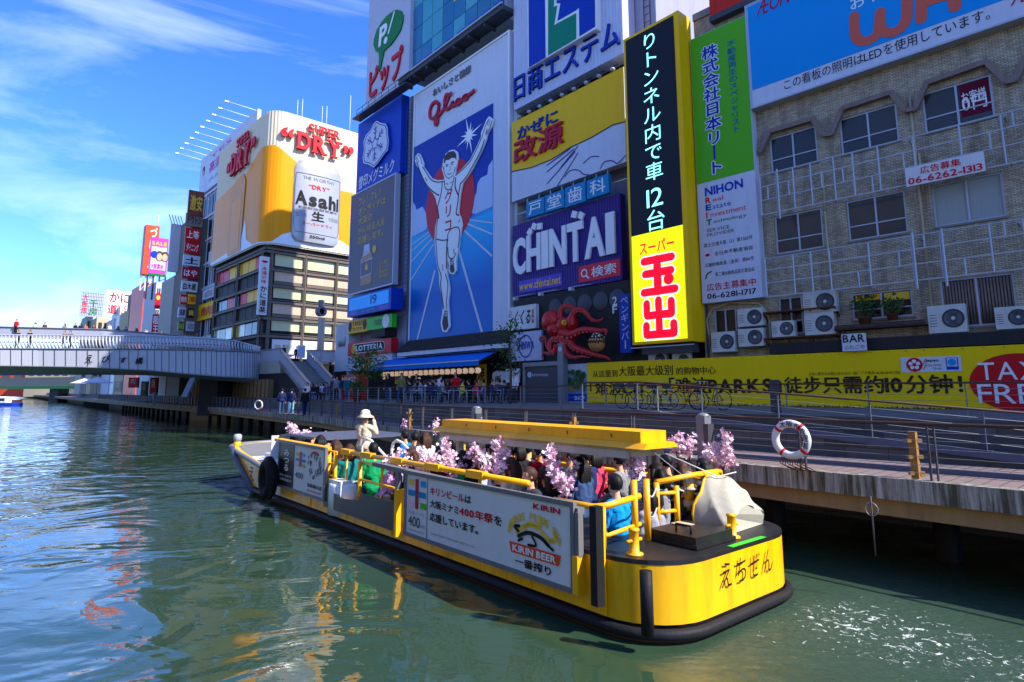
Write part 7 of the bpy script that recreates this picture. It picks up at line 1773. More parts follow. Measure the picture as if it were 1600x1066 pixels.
# yellow rails
def rail(pts, r=.035, m='rail_yellow', name='guard_rail'): b = MB(); b.tube(pts, r, m, 8); b.build(name, boat)
ti = 1.72
zr = 1.93
rail([B(s, ti, zr) for s in (9.5, 2.7)], .05); zf_ = 1.72; rail([B(s, -1.9, zf_) for s in (12.5, 1.3)], .05); rail([B(s, -1.9, zf_ - .3) for s in (12.5, 1.3)], .025)
b = MB()
for s in (9.4, 8.3, 6.9, 5.5, 4.1): b.bar(B(s - .25, ti, zr), B(s + .25, ti, zr), .13, .13, 'rail_yellow'); b.build('rail_clamp', boat); b = MB()
b.bar(B(1.4, -1.9, 1.72), B(3.0, -1.9, 1.72), .16, .14, 'rail_yellow'); b.build('rail_clamp', boat)
for s in (9.4, 7.6, 5.8, 4.0): rail([B(s, ti, .5), B(s, ti, zr)], .03, name='rail_post')
for s in (12.3, 9.5, 6.7, 3.9, 1.5): rail([B(s, -1.9, .8), B(s, -1.9, zr)], .03, name='rail_post')
# gate frame amidships, with its cross bars
for dz in (1.78, 1.38, 1.0): rail([PS.P(563, 720, -.15).xy.to_3d() + Vector((0, 0, dz)), PS.P(622, 735, -.1).xy.to_3d() + Vector((0, 0, dz))], .03)
p = PS.P(563, 720, -.15); rail([(p.x, p.y, .55), (p.x, p.y, 1.78)], .05, name='rail_post')
for x in (514, 524): p = PS.P(x, 720, -.12); rail([(p.x, p.y, .6), (p.x, p.y, 1.98 if x < 520 else 1.9)], .055, name='rail_post')
for dz in (1.9, 1.6, 1.3, .9): p, q = PS.P(509, 720, -.12), PS.P(526, 720, -.12); rail([(p.x, p.y, dz), (q.x, q.y, dz)], .03)
# white arched handrails of the steps
for s, t in ((9.75, 1.15), (8.75, .85)):
 b = MB(); b.tube([B(s, t, .6), B(s, t, 2.0), B(s - .08, t, 2.15), B(s - .25, t, 2.22), B(s - .5, t, 2.18), B(s - 1.5, t - .1, 1.65), B(s - 1.6, t - .1, 1.5), B(s - 1.6, t - .1, .9)], .035, 'pure_white', 8); b.tube([B(s, t, 1.75), B(s - 1.5, t - .1, 1.2)], .028, 'pure_white', 6); b.build('step_handrail', boat)
# stern rails
z0, z1 = 1.22, 2.1; zr = 1.78
def SP(s, t, z): return B(s, t, z)
rail([SP(2.0, 1.80, z0), SP(2.0, 1.80, zr), SP(1.25, 1.80, zr), SP(1.08, 1.66, zr + .02), SP(1.08, .95, zr + .08)], .045)
rail([SP(1.25, 1.80, zr - .40), SP(1.08, 1.66, zr - .38), SP(1.08, .95, zr - .32)], .032); rail([SP(1.12, 1.72, z0), SP(1.12, 1.72, zr)], .04, name='rail_post')
for s, t in ((1.08, 1.07), (1.03, .84)): rail([SP(s, t, z0), SP(s, t, z1)], .05, name='rail_post')
for s, t, z in ((1.25, .30, 1.98), (1.15, -.08, 1.9)): rail([SP(s, t, z0), SP(s, t, z)], .045, name='rail_post')
for dz in (.30, .58): rail([SP(1.25, .30, z0 + dz), SP(1.15, -.08, z0 + dz)], .03)
rail([SP(1.25, .30, 1.98), SP(1.1, -.5, 2.04), SP(1.1, -1.2, 2.04), SP(1.35, -1.7, 1.98), SP(1.4, -1.80, 1.22)], .045); rail([SP(1.1, -1.0, 1.22), SP(1.1, -1.0, 2.03)], .035, name='rail_post')
for z in (1.62, 1.92): b = MB(); b.tube([SP(1.03, .84, z).lerp(SP(1.25, .30, z), k / 10) - Vector((0, 0, .12 * math.sin(math.pi * k / 10))) for k in range(11)], .016, 'steel_light', 5); b.build('chain', boat)
# roof beam on two ribbed columns
sA, sB, zR = 1.5, 7.3, 2.46
b = MB(); b.prism([B(sA, .34, zR + .1), B(sA, -.34, zR + .1), B(sA, -.34, zR + .29), B(sA, .34, zR + .29)], BA * (sB - sA), 'rail_yellow')
b.prism([B(sA - .15, .46, zR + .02), B(sA - .15, -.46, zR + .02), B(sA - .15, -.36, zR + .11), B(sA - .15, .36, zR + .11)], BA * (sB - sA + .4), 'rail_yellow')
for i in range(6): b.prism([B(sA + .6 + i * 1.05, .352, zR + .17), B(sA + .62 + i * 1.05, .352, zR + .17), B(sA + .62 + i * 1.05, .352, zR + .23), B(sA + .6 + i * 1.05, .352, zR + .23)], BP * .01, 'rust')
b.build('roof_beam', boat)
b = MB(); b.prism([B(sA + .1, .40, zR - .12), B(sA + .1, -.40, zR - .12), B(sA + .1, -.40, zR + .015), B(sA + .1, .40, zR + .015)], BA * (sB - sA - .1), 'warm_wall'); b.prism([B(sA + .2, .405, zR - .15), B(sA + .2, .42, zR - .15), B(sA + .2, .42, zR - .03), B(sA + .2, .405, zR - .03)], BA * (sB - sA - .4), 'concrete_light'); b.build('roof_underside', boat)
for s in (sA + .35, sB - .25):
 b = MB(); b.tube([B(s, 0, .9), B(s, 0, zR - .12)], .085, 'board_white', 12)
 for i in range(24): b.lathe([(.085, -.018), (.102, 0), (.085, .018)], B(s, 0, 1.1 + i * .055), 'board_white', 12)
 b.build('roof_column', boat)
# stern fittings
b = MB(); c = B(.66, .30, 1.22); M_ = Matrix.Translation(c + Vector((0, 0, .09))) @ Matrix.Rotation(math.atan2(BA.y, BA.x), 4, 'Z'); b.box((0, 0, 0), (.8, .95, .13), 'black_paint', M=M_); b.box((0, 0, 0), (.87, 1.02, .05), 'black_paint', M=Matrix.Translation(Vector((0, 0, -.06))) @ M_); b.tube([B(.45, .6, 1.375), B(.45, .6, 1.48), B(.7, .6, 1.48), B(.7, .6, 1.375)], .018, 'black_rubber', 6); b.build('hatch', boat)
b = MB(); b.box((0, 0, 0), (.28, .22, .01), 'warm_wall', M=Matrix.Translation(B(.9, .15, 1.385)) @ Matrix.Rotation(math.atan2(BA.y, BA.x), 4, 'Z')); b.build('notice', boat)
for s, t in ((.66, 1.62), (.34, -.30)):
 b = MB(); b.lathe([(.12, 0), (.12, .02), (.066, .04), (.063, .30), (.074, .31), (.074, .34), (0, .35)], B(s, t, 1.215), 'rail_yellow', 14); b.tube([B(s, t - .15, 1.40), B(s, t + .15, 1.40)], .025, 'rail_yellow', 6); b.build('bollard', boat)
b = MB(); b.bar(B(.06, -.7, 1.219), B(.06, .25, 1.219), .09, .006, 'bright_green'); b.build('green_tape', boat)
# covered engine
cv = MB(); rg = random.Random(6); NU, NV = 18, 12; ct_ = -1.04
G = []
for i in range(NU + 1):
 for j in range(NV + 1):
  u_ = math.pi * i / NU; v_ = j / NV
  x = (-.62 + .9 * v_ * 1.0); r_ = (.80 - .22 * v_ ** 2) 
  t = ct_ + .66 * (1 - .18 * v_) * math.cos(u_) * 1.0; z = 1.22 + (.80 - .22 * v_ - .25 * (v_ ** 3)) * math.sin(u_) ** .75
  G.append(B(.66 - x * .60 + .035 * math.sin(7 * u_ + 5 * v_), t + .02 * math.sin(9 * v_ + 4 * u_), z + .04 * math.sin(11 * v_ + 6 * u_) * math.sin(u_)))
cv.add(G, [(i * (NV + 1) + j, i * (NV + 1) + j + 1, (i + 1) * (NV + 1) + j + 1, (i + 1) * (NV + 1) + j) for i in range(NU) for j in range(NV)], 'canvas', True)
cv.add([G[i * (NV + 1) + NV] for i in range(NU + 1)], [tuple(range(NU + 1))], 'canvas')
cvo = cv.build('engine_cover', boat)
b = MB(); b.tube([G[i * (NV + 1)] for i in range(NU + 1)], .022, 'sign_yellow', 6); b.build('piping', cvo)
e = MB(); c = B(1.42, -1.0, 1.22)
e.box((0, 0, 0), (.5, .9, .3), 'black_paint', M=Matrix.Translation(c + Vector((0, 0, .17))) @ Matrix.Rotation(math.atan2(BA.y, BA.x), 4, 'Z'))
for i in range(16): p = c + Vector((rg.uniform(-.35, .3), rg.uniform(-.35, .3), rg.uniform(.05, .4))); e.tube([p, p + Vector((rg.uniform(-.3, .3), rg.uniform(-.3, .3), rg.uniform(-.1, .2))), p + Vector((rg.uniform(-.4, .4), rg.uniform(-.4, .4), rg.uniform(-.2, .1)))], rg.uniform(.012, .045), rg.choice(('black_rubber', 'steel', 'black_rubber', 'steel_light')), 6)
e.tube([c + Vector((.05, -.35, .3)), c + Vector((.35, -.2, .75))], .05, 'steel', 8); e.build('engine', boat)
b = MB(); c = B(1.28, -.62, 0); b.tube([c + Vector((0, 0, 1.6)), c + Vector((0, 0, 1.9))], .08, 'rail_yellow', 10); b.lathe([(.14, 1.78), (.14, 1.8), (.075, 1.82), (.075, 2.02), (.05, 2.06), (0, 2.07)], c, 'concrete_light', 14); b.lathe([(.1, 1.45), (.1, 1.6), (0, 1.62)], c, 'warm_wall', 12); b.tube([c + Vector((.05, 0, 1.4)), c + Vector((.15, -.1, 1.5)), c + Vector((.12, -.2, 1.3)), c + Vector((0, -.15, 1.24))], .014, 'board_white', 5); b.build('stern_lamp', boat)
for s in (2.3, 3.3, 4.3, 5.3, 6.3, 7.3, 8.3): 
 for t0, t1 in ((.25, 1.6), (-.25, -1.75)): b = MB(); b.prism([B(s, t0, .92), B(s + .38, t0, .92), B(s + .38, t1, .92), B(s, t1, .92)], (0, 0, -.06), 'boat_gray'); b.prism([B(s + .1, t0, .5), B(s + .2, t0, .5), B(s + .2, t1, .5), B(s + .1, t1, .5)], (0, 0, .36), 'boat_gray'); b.build('bench', boat)
# stern and bow names, tyre fender, bow gear
b = MB(); rg = random.Random(12)
for i in range(7): u_ = -13.2 + i * 2.15; b.panel(PS, (u_, u_ + .03, .45, .74), .008, .04, 'boat_yellow')
b.panel(PS, (-1.95, -1.92, .45, 1.16), .006, .02, 'boat_yellow'); b.build('weld_seam', boat)
class St(Pl):
 def __init__(s): s.p = B(-.005, 0, 0).xy; s.d = (-BP).xy.normalized(); s.n = (-BA).xy
STN = St(); b = MB()
for ch, u in zip('えちぜん', (-.50, -.12, .26, .64)): b.text(STN, ch, (u - .13, u + .13, .74, 1.06), .012, 'letter_black', 'r', shear=.12)
b.build('lettering', boat)
b = MB(); b.text(PS, 'え', PS.rect((388, 750), (398, 730), .1), .10, 'letter_black', 'h'); b.text(PS, 'ち', PS.rect((403, 753), (412, 734), .1), .10, 'letter_black', 'h'); b.build('lettering', boat)
c = PS.P(419, 747, .3); r_ = .42; b = MB(); b.tube([c + PS.d3 * r_ * math.cos(R(15 * k)) * .8 + Vector((0, 0, r_ * math.sin(R(15 * k)))) for k in range(24)], .17, 'tyre', 10, closed=True)
for k in range(24): g = R(15 * k + 7); b.box(c + PS.d3 * (r_ + .14) * math.cos(g) * .8 + Vector((0, 0, (r_ + .14) * math.sin(g))) , (.09, .2, .09), 'tyre', 0)
o = b.build('tyre_fender'); tag(o, 'black tyre fender hanging on the yellow bow of the boat', 'tyre')
b = MB(); b.box((0, 0, 0), (.9, 2.4, .9), 'steel_dark', M=Matrix.Translation(B(15.1, 0, 1.55)) @ Matrix.Rotation(math.atan2(BA.y, BA.x), 4, 'Z')); b.box((0, 0, 0), (.7, 2.2, .12), 'clean_white', M=Matrix.Translation(B(16.6, .1, 1.25)) @ Matrix.Rotation(math.atan2(BA.y, BA.x), 4, 'Z')); b.box((0, 0, 0), (2.6, 2.9, .07), 'bluesteel', M=Matrix.Translation(B(13.3, -.1, 2.06)) @ Matrix.Rotation(math.atan2(BA.y, BA.x), 4, 'Z')); b.box((0, 0, 0), (.05, .7, .75), 'board_white', M=Matrix.Translation(B(15.6, 1.1, 1.6)) @ Matrix.Rotation(math.atan2(BA.y, BA.x), 4, 'Z')); b.build('bow_cabin', boat)
b = MB(); c = PS.P(371, 690, -.3); b.lathe([(.12, -.25), (.12, 0), (0, .02)], c, 'rail_yellow', 12); b.lathe([(.08, 0), (.14, .02), (.14, .2), (.1, .24), (0, .25)], c + Vector((0, 0, .02)), 'steel_light', 12); b.build('bow_lamp', boat)
b = MB()
for p in ((1.9, 1.2, 2.45), (2.0, .2, 2.45)): b.tube([B(sA, .2, zR + .05), B(1.1, -.3, 2.0), B(1.25, -.5, 1.7)], .008, 'steel_light', 4)
b.tube([B(sA + .1, -.1, zR), B(.9, -.9, 2.0), B(.8, -1.3, 2.05)], .01, 'board_white', 4); b.build('cable', boat)
# ------------------------------------------------------------------ blossom sprays
def spray(name, m, h, wd, n, seed):
 rg = random.Random(seed); t = thing(name, 'x', 'blossom'); tips = []
 st = MB()
 for k in range(3 + int(wd * 6)):
  g = rg.uniform(0, 6.28); e = Vector((math.cos(g) * wd * rg.uniform(.3, 1), math.sin(g) * wd * rg.uniform(.3, 1), h * rg.uniform(.55, 1))); mid = Vector((e.x * .35, e.y * .35, e.z * .5)); st.tube([(0, 0, 0), mid, e], [.012, .009, .005], 'twig', 5); tips += [mid.lerp(e, i / 7) for i in range(8)]
 st.build('twig', t, loc=(0, 0, 0))
 b = MB()
 for i in range(n):
  c = rg.choice(tips) + Vector((rg.gauss(0, .05), rg.gauss(0, .05), rg.gauss(0, .05))); M_ = Euler((rg.uniform(-1.2, 1.2), rg.uniform(-1.2, 1.2), rg.uniform(0, 6))).to_matrix(); s_ = rg.uniform(.032, .052); mm = m if rg.random() < .7 else 'blossom_pink'
  for k in range(5):
   g0 = R(72 * k); p = [(0, 0, 0), (math.cos(g0 - .5) * .75, math.sin(g0 - .5) * .75, .22), (math.cos(g0), math.sin(g0), .3), (math.cos(g0 + .5) * .75, math.sin(g0 + .5) * .75, .22)]
   b.add([c + M_ @ (Vector(q) * s_) for q in p], [(0, 1, 2, 3)], mm)
 b.build('flowers', t, loc=(0, 0, 0)); return t
SP_ = [spray('cherry_spray', 'blossom_pale', .62, .16, 150, 1), spray('cherry_spray', 'blossom_pale', .55, .34, 260, 2), spray('cherry_spray', 'blossom_violet', .5, .07, 60, 3), spray('cherry_spray', 'blossom_pale', .8, .2, 260, 4)]
sprays = [(455, 690, 1.75, 0, 'over the front advert board, left one'), (468, 694, 1.75, 1, 'over the front advert board, right one'), (632, 676, 1.8, 2, 'slim violet one behind the passengers near the white columns'), (679, 684, 1.85, 0, 'behind the long-haired passenger left of the roof beam'), (617, 745, 1.55, 1, 'wide one above the lilac-dressed passenger'), (650, 748, 1.5, 1, 'on the rail left of the beer board'), (667, 742, 1.6, 1, 'over the left end of the beer board'), (701, 750, 1.6, 3, 'tall one above the beer board lettering'), (715, 752, 1.5, 1, 'low one over the beer board between two taller ones'), (744, 742, 1.7, 0, 'small one at the ear of the passenger in black'), (770, 755, 1.6, 1, 'wide one right of the passenger in black'), (783, 750, 1.65, 3, 'tall one above the middle of the beer board'), (866, 770, 1.6, 3, 'tall one right of the ponytailed passenger'), (885, 775, 1.55, 1, 'drooping one by the long black hair'), (880, 795, 1.45, 0, 'tiny one at the right end of the beer board'), (993, 770, 1.75, 3, 'big one on the stern post beside the blue jacket'), (1060, 722, 1.9, 0, 'small one right of the roof beam end'), (1078, 724, 1.85, 0, 'thin one between the roof beam and the canvas cover'), (1130, 742, 1.85, 3, 'big one behind the canvas cover'), (1122, 744, 1.8, 1, 'bushy one behind the canvas cover, lower'), (757, 690, 2.0, 0, 'just under the roof beam beside the pale blue coat')]
for i, (x, y, z, k, lb) in enumerate(sprays):
 o = SP_[k] if i in (0, 1, 2, 7) else dup(SP_[k]); o.location = onz(x, y, z); o.rotation_euler = (0, 0, i * 1.3); o['label'] = 'pink cherry blossom spray ' + lb; o['group'] = 'blossom sprays on the boat'
# ================================================================== people
def capsule(b, p, q, r0, r1, n=10):
 p, q = Vector(p), Vector(q); b.tube([p, q], [r0, r1], 'skin', n); b.ell(p, r0, 'skin', n, 8); b.ell(q, r1, 'skin', n, 8)
def make_person(pose, hair, seed=0):
 """one continuous body grown from tapered limbs, dressed in shells cut from its own surface"""
 sit = pose.startswith('sit'); z0 = .50 if sit else .93
 T = lambda x, y, z: Vector((x, y, z + z0))
 lean = .06 if 'lean' in pose else 0
 neck, head = T(0, .01 + lean, .56), T(0, .035 + lean, .71)
 J = {}
 bones = []
 def bone(a, c, r0, r1, tagn): bones.append((Vector(a), Vector(c), r0, r1, tagn))
 bone(T(-.05, 0, .02), T(.05, 0, .02), .135, .135, 'hip'); bone(T(0, 0, .05), T(0, 0, .22), .13, .125, 'torso'); bone(T(-.05, 0, .25), T(-.06, -.0 + lean * .6, .42), .125, .11, 'torso'); bone(T(.05, 0, .25), T(.06, lean * .6, .42), .125, .11, 'torso'); bone(T(-.13, lean, .46), T(.13, lean, .46), .072, .072, 'torso'); bone(T(0, lean, .46), neck, .07, .055, 'neck'); bone(neck, head - Vector((0, .01, .06)), .052, .05, 'neck')
 for sx in (-1, 1):
  sh = T(sx * .175, lean, .46)
  if 'photo' in pose or ('phone' in pose): el, wr = T(sx * .24, .17, .33), T(sx * .075, .30, .62)
  elif 'point' in pose and sx > 0: el, wr = T(.36, .2, .42), T(.5, .42, .46)
  elif sit: el, wr = T(sx * .225, .05, .20), T(sx * .12, .26, .10)
  elif 'lean' in pose: el, wr = T(sx * .25, .2, .22), T(sx * .06, .40, .20)
  else: el, wr = T(sx * .235, -.02, .18), T(sx * .245, .08, -.04)
  bone(sh, el, .056, .043, 'arm'); bone(el, wr, .043, .030, 'arm')
  d = (wr - el).normalized(); up = Vector((0, 0, 1)) if abs(d.z) < .8 else Vector((0, 1, 0)); sd_ = d.cross(up).normalized(); up = sd_.cross(d)
  palm = wr + d * .075; bone(wr + d * .01, palm, .027, .032, 'hand')
  for k, (o_, L) in enumerate(((-.028, .062), (-.009, .074), (.010, .070), (.028, .054))):
   b0 = palm + sd_ * o_; b1 = b0 + d * L * .55 - up * .008; b2 = b1 + d * L * .35 - up * L * .4; bone(b0, b1, .0105, .0095, 'hand'); bone(b1, b2, .0095, .008, 'hand')
  tb_ = wr + d * .035 - sd_ * sx * .026; bone(tb_, tb_ + d * .03 - sd_ * sx * .022 - up * .012, .0125, .0105, 'hand')
  hp = T(sx * .095, 0, 0)
  if sit: kn, an = Vector((sx * .11, .43, .50)), Vector((sx * .12, .42, .09))
  else:
   st_ = .10 * sx if 'walk' in pose else 0; kn, an = Vector((sx * .10, .03 + st_, .50)), Vector((sx * .105, -.02 + st_ * 1.8, .09))
  bone(hp, kn, .092, .062, 'leg'); bone(kn, an, .058, .040, 'leg'); bone(an + Vector((0, -.02, -.03)), an + Vector((sx * .02, .15, -.055)), .042, .032, 'foot')
 b = MB()
 for a, c, r0, r1, tg in bones: capsule(b, a, c, r0, r1, 10 if r0 > .02 else 8)
 b.ell(head + Vector((0, 0, .015)), (.076, .094, .108), 'skin', 16, 12); b.ell(head + Vector((0, .022, -.055)), (.055, .062, .055), 'skin', 12, 8); b.ell(head + Vector((0, .098, -.012)), (.013, .018, .022), 'skin', 8, 6); b.ell(head + Vector((0, .072, .022)), (.055, .02, .012), 'skin', 10, 6)
 for sx in (-1, 1): b.ell(head + Vector((sx * .078, 0, -.005)), (.012, .022, .032), 'skin', 8, 6)
 tmp = b.build('tmp', None, local=True); md = tmp.modifiers.new('r', 'REMESH'); md.mode = 'VOXEL'; md.voxel_size = .009; sm = tmp.modifiers.new('s', 'SMOOTH'); sm.iterations = 2; sm.factor = .4; dc = tmp.modifiers.new('d', 'DECIMATE'); dc.ratio = .28
 dg = bpy.context.evaluated_depsgraph_get(); me = bpy.data.meshes.new_from_object(tmp.evaluated_get(dg)); bpy.data.objects.remove(tmp)
 vs = [v.co.copy() for v in me.vertices]; ns = [v.normal.copy() for v in me.vertices]; fs = [tuple(p.vertices) for p in me.polygons]; bpy.data.meshes.remove(me)
 def near(p):
  if (p - head).length < .135: return 'head'
  best = (9, '')
  for a, c, r0, r1, tg in bones:
   d = c - a; t = max(0, min(1, (p - a).dot(d) / max(1e-9, d.length_squared))); e = (p - a - d * t).length - (r0 + (r1 - r0) * t)
   if e < best[0]: best = (e, tg)
  return best[1]
 tg = [near(v) for v in vs]
 root = MB(); root.v = vs
 for k in ('skin', 'eye_dark', 'lip'): root.m(k)
 for f in fs:
  c = sum((vs[i] for i in f), Vector()) / len(f) - head; mi = 0
  if c.y > .06:
   if abs(abs(c.x) - .032) < .013 and abs(c.z - .006) < .008: mi = 1
   elif abs(c.x) < .024 and abs(c.z + .05) < .007: mi = 2
   elif abs(abs(c.x) - .032) < .018 and abs(c.z - .030) < .005: mi = 1
  root.f.append(f); root.mi.append(mi); root.sm.append(True)
 o = root.build('person', None, local=True)
 def shell(name, keys, off, m):
  s = MB(); idx = {}
  for f in fs:
   if all(tg[i] in keys for i in f):
    for i in f:
     if i not in idx: idx[i] = len(s.v); s.v.append(vs[i] + ns[i] * (off + .004 * math.sin(vs[i].z * 60 + vs[i].x * 37)))
    s.f.append(tuple(idx[i] for i in f)); s.mi.append(0); s.sm.append(True)
  s.m(m); c = s.build(name, o, local=True); return c
 shell('top', ('torso', 'arm', 'hip'), .017, 'cloth_navy'); shell('trousers', ('leg', 'hip'), .010, 'cloth_black'); shell('shoes', ('foot',), .008, 'cloth_brown')
 hb = MB(); q = MB(); rg = random.Random(seed); q.ell((0, 0, 0), (.091, .110, .112), 'hair_black', 22, 16)
 keep = [f for f in q.f if not all((q.v[i].y > .045 and q.v[i].z < .052) or (q.v[i].z < -.075) or (abs(q.v[i].x) < .2 and q.v[i].y > .02 and q.v[i].z < -.03) for i in f)]
 hb.add([head + Vector((0, -.010, .022)) + v * (1 + .035 * math.sin(v.x * 130) * math.sin(v.y * 120 + 1) + .03 * math.sin(v.x * 40 + v.y * 30)) for v in q.v], keep, 'hair_black', True)
 if hair in ('long', 'bob', 'tail'):
  L = {'long': .34, 'bob': .16, 'tail': .30}[hair]; w = .03 if hair == 'tail' else .07
  for sx in ((0,) if hair == 'tail' else (-.045, -.015, .015, .045)):
   hb.tube([head + Vector((sx, -.07, .06)), head + Vector((sx * 1.5, -.105, -.04)), head + Vector((sx * 1.7, -.115, -.04 - L * .5)), head + Vector((sx * 1.4, -.10, -.04 - L))], [w * .6, w * .75, w * .62, w * .2] if hair != 'tail' else [.02, .035, .032, .008], 'hair_black', 8)
  if hair != 'tail':
   for sx in (-1, 1): hb.tube([head + Vector((sx * .07, .0, .07)), head + Vector((sx * .092, .02, -.02)), head + Vector((sx * .09, .015, -.02 - L * .6))], [.03, .028, .01], 'hair_black', 7)
 if hair == 'hat':
  hb = MB(); hb.lathe([(.205, -.035), (.21, -.03), (.12, .04), (.118, .06), (.108, .12), (.06, .155), (0, .16)], head + Vector((0, -.01, .03)), 'straw', 24); hb.build('hat', o, local=True); hb = MB(); hb.ell(head + Vector((0, -.03, 0)), (.085, .085, .09), 'hair_black', 14, 10)
 if hair == 'cap':
  hb.lathe([(.105, .03), (.108, .06), (.095, .12), (.05, .155), (0, .16)], head + Vector((0, -.008, -.01)), 'clean_white', 18)
 hb.build('hair', o, local=True)
 o['head'] = list(head); return o
PROTO = {}
def person(pose, hair, pos, heading, top, legs='black', hairc='black', skin='skin', label='', group=None, head_at=True, scale=1.0):
 key = (pose, hair)
 if key not in PROTO: PROTO[key] = make_person(pose, hair, len(PROTO)); fresh = True
 else: fresh = False
 src = PROTO[key]; mats = {'top': MATS['cloth_' + top], 'trousers': MATS['cloth_' + legs], 'person': MATS[skin], 'hair': MATS['hair_' + hairc]}
 o = dup(src, mats=mats) if not fresh else src
 if fresh:
  for c in [o] + list(o.children):
   k = c.name.split('.')[0]
   if k in mats and len(c.material_slots): c.material_slots[0].link = 'OBJECT'; c.material_slots[0].material = mats[k]
 h = Vector(src['head']); rz = math.atan2(heading.y, heading.x) - math.pi / 2
 o.scale = (scale,) * 3; o.rotation_euler = (0, 0, rz)
 p = Vector(pos)
 if head_at: p = p - Matrix.Rotation(rz, 3, 'Z') @ (h * scale)
 o.location = p; tag(o, label, 'person', group)
 if 'head' in o.keys() and not (o is src): del o['head']
 return o
FW = BA; LT = BP
def mixd(k): return (FW * (1 - abs(k)) + LT * k).normalized()
G_ = 'passengers on the yellow boat'
pas = [  # head pixel, head height, pose, hair, facing, top, hair colour, label
 (500, 689, 1.78, 'sit_phone', 'bob', .0, 'black', 'black', 'with black bob raising both hands behind the front advert board'),
 (524, 697, 1.74, 'sit_phone', 'long', .1, 'brown', 'brown', 'with long brown hair lifting hands to take a picture'),
 (546, 704, 1.72, 'sit', 'bob', -.2, 'teal', 'brown', 'in a teal coat left of the white step handrail'),
 (583, 702, 1.74, 'sit', 'short', .0, 'green', 'black', 'in a bright green jacket inside the white arched handrail'),
 (632, 681, 1.78, 'sit', 'short', .4, 'blue', 'black', 'in a blue top below the slim violet blossom'),
 (648, 684, 1.78, 'sit', 'short', .0, 'charcoal', 'black', 'in dark grey next to the long brown hair'),
 (664, 684, 1.78, 'sit', 'long', -.1, 'white', 'brown', 'with long brown hair and a white sleeve'),
 (690, 694, 1.74, 'sit', 'short', .0, 'red', 'gray', 'grey-haired in red left of the front column'),
 (688, 705, 1.70, 'sit', 'bob', .1, 'maroon', 'brown', 'with brown bob in maroon above the pale blossoms'),
 (708, 689, 1.78, 'sit', 'bob', .0, 'black', 'black', 'with black bob beside the front white column'),
 (641, 712, 1.70, 'sit', 'long', .5, 'black', 'brown', 'with long dark hair turned sideways by the wide blossom'),
 (612, 722, 1.66, 'sit', 'bob', .3, 'lilac', 'brown', 'in a lilac top behind the gate bars'),
 (738, 711, 1.74, 'sit', 'short', .3, 'black', 'black', 'short-haired in black with a blossom at the ear'),
 (747, 694, 1.72, 'sit', 'long', .0, 'skyblue', 'black', 'in pale blue with long black hair under the roof beam'),
 (766, 696, 1.72, 'sit', 'bob', .1, 'white', 'black', 'in white just right of the pale blue coat'),
 (781, 700, 1.70, 'sit', 'long', -.2, 'brown', 'brown', 'with brown hair between the white coat and the black hood'),
 (808, 703, 1.78, 'sit', 'bob', .1, 'black', 'black', 'in a big black hooded coat under the roof beam'),
 (823, 702, 1.76, 'sit', 'cap', -.1, 'charcoal', 'black', 'in a white cap and dark coat'),
 (842, 706, 1.70, 'sit', 'short', .0, 'red', 'black', 'in red right of the white cap'),
 (857, 707, 1.72, 'sit', 'bob', .1, 'maroon', 'black', 'in a dark red coat behind the tall blossom'),
 (827, 744, 1.62, 'sit', 'tail', .8, 'charcoal', 'brown', 'with brown ponytail turned to the side above the beer board'),
 (888, 713, 1.74, 'sit', 'short', .6, 'khaki', 'black', 'in khaki turning left under the roof beam'),
 (905, 727, 1.72, 'sit', 'long', .0, 'denim', 'black', 'with long straight black hair in denim blue'),
 (914, 713, 1.74, 'sit', 'short', -.1, 'navy', 'black', 'in navy behind the long straight black hair'),
 (927, 713, 1.72, 'sit', 'bob', -.2, 'pink', 'black', 'in pink red between the navy and grey tops'),
 (966, 719, 1.76, 'sit', 'short', .2, 'gray', 'black', 'in a light grey top behind the blue jacket'),
 (960, 757, 1.66, 'sit', 'short', .05, 'cyan', 'black', 'in a bright blue jacket at the stern rail'),
 (1024, 740, 1.76, 'sit', 'bob', .3, 'gray', 'black', 'with black bob in grey by the stern column'),
 (1014, 772, 1.5, 'sit', 'bob', .0, 'silver', 'black', 'in a soft lilac grey sweater between the stern posts'),
 (1040, 722, 1.76, 'sit', 'short', .0, 'black', 'black', 'in black partly behind the stern column'),
 (1064, 735, 1.72, 'sit', 'long', -.2, 'brown', 'brown', 'with brown hair right of the stern column'),
 (1097, 730, 1.74, 'sit', 'bob', .0, 'charcoal', 'black', 'with dark hair at the far rail left of the canvas cover'),
 (852, 742, 1.62, 'sit', 'long', .1, 'black', 'brown', 'with dark brown hair behind the ponytailed woman'),
 (798, 728, 1.66, 'sit', 'long', .2, 'beige', 'brown', 'with long brown hair in beige above the beer board'),
 (757, 728, 1.64, 'sit', 'short', .4, 'white', 'black', 'low behind the rail among the wide blossoms'),
 (722, 716, 1.68, 'sit', 'long', .1, 'green', 'black', 'in green between two blossom sprays'),
]
for i, (x, y, z, pose, hair, k, top, hc, lb) in enumerate(pas):
 hp = onz(x, y, z + .28); tt = hp.dot(BP) + 8.48
 if tt > 1.42: r_ = ray(x, y); hp = Vector((0, 0, EYE)) + r_ * ((1.42 - 8.48) / r_.dot(BP))
 person(pose, hair, hp, mixd(k), top, ('black', 'denim', 'charcoal', 'navy')[i % 4], hc, 'skin' if i % 3 else 'skin_tan', 'passenger ' + lb, G_, True, 1.27)
hp_ = atd(571, 652, 16.6)
person('stand_photo', 'hat', hp_, (FW * .5 - BP * .8).normalized(), 'beige', 'khaki', 'gray', 'skin_tan', 'standing person in a cream sun hat and beige shirt taking a photo on the boat', G_, True, 1.08)
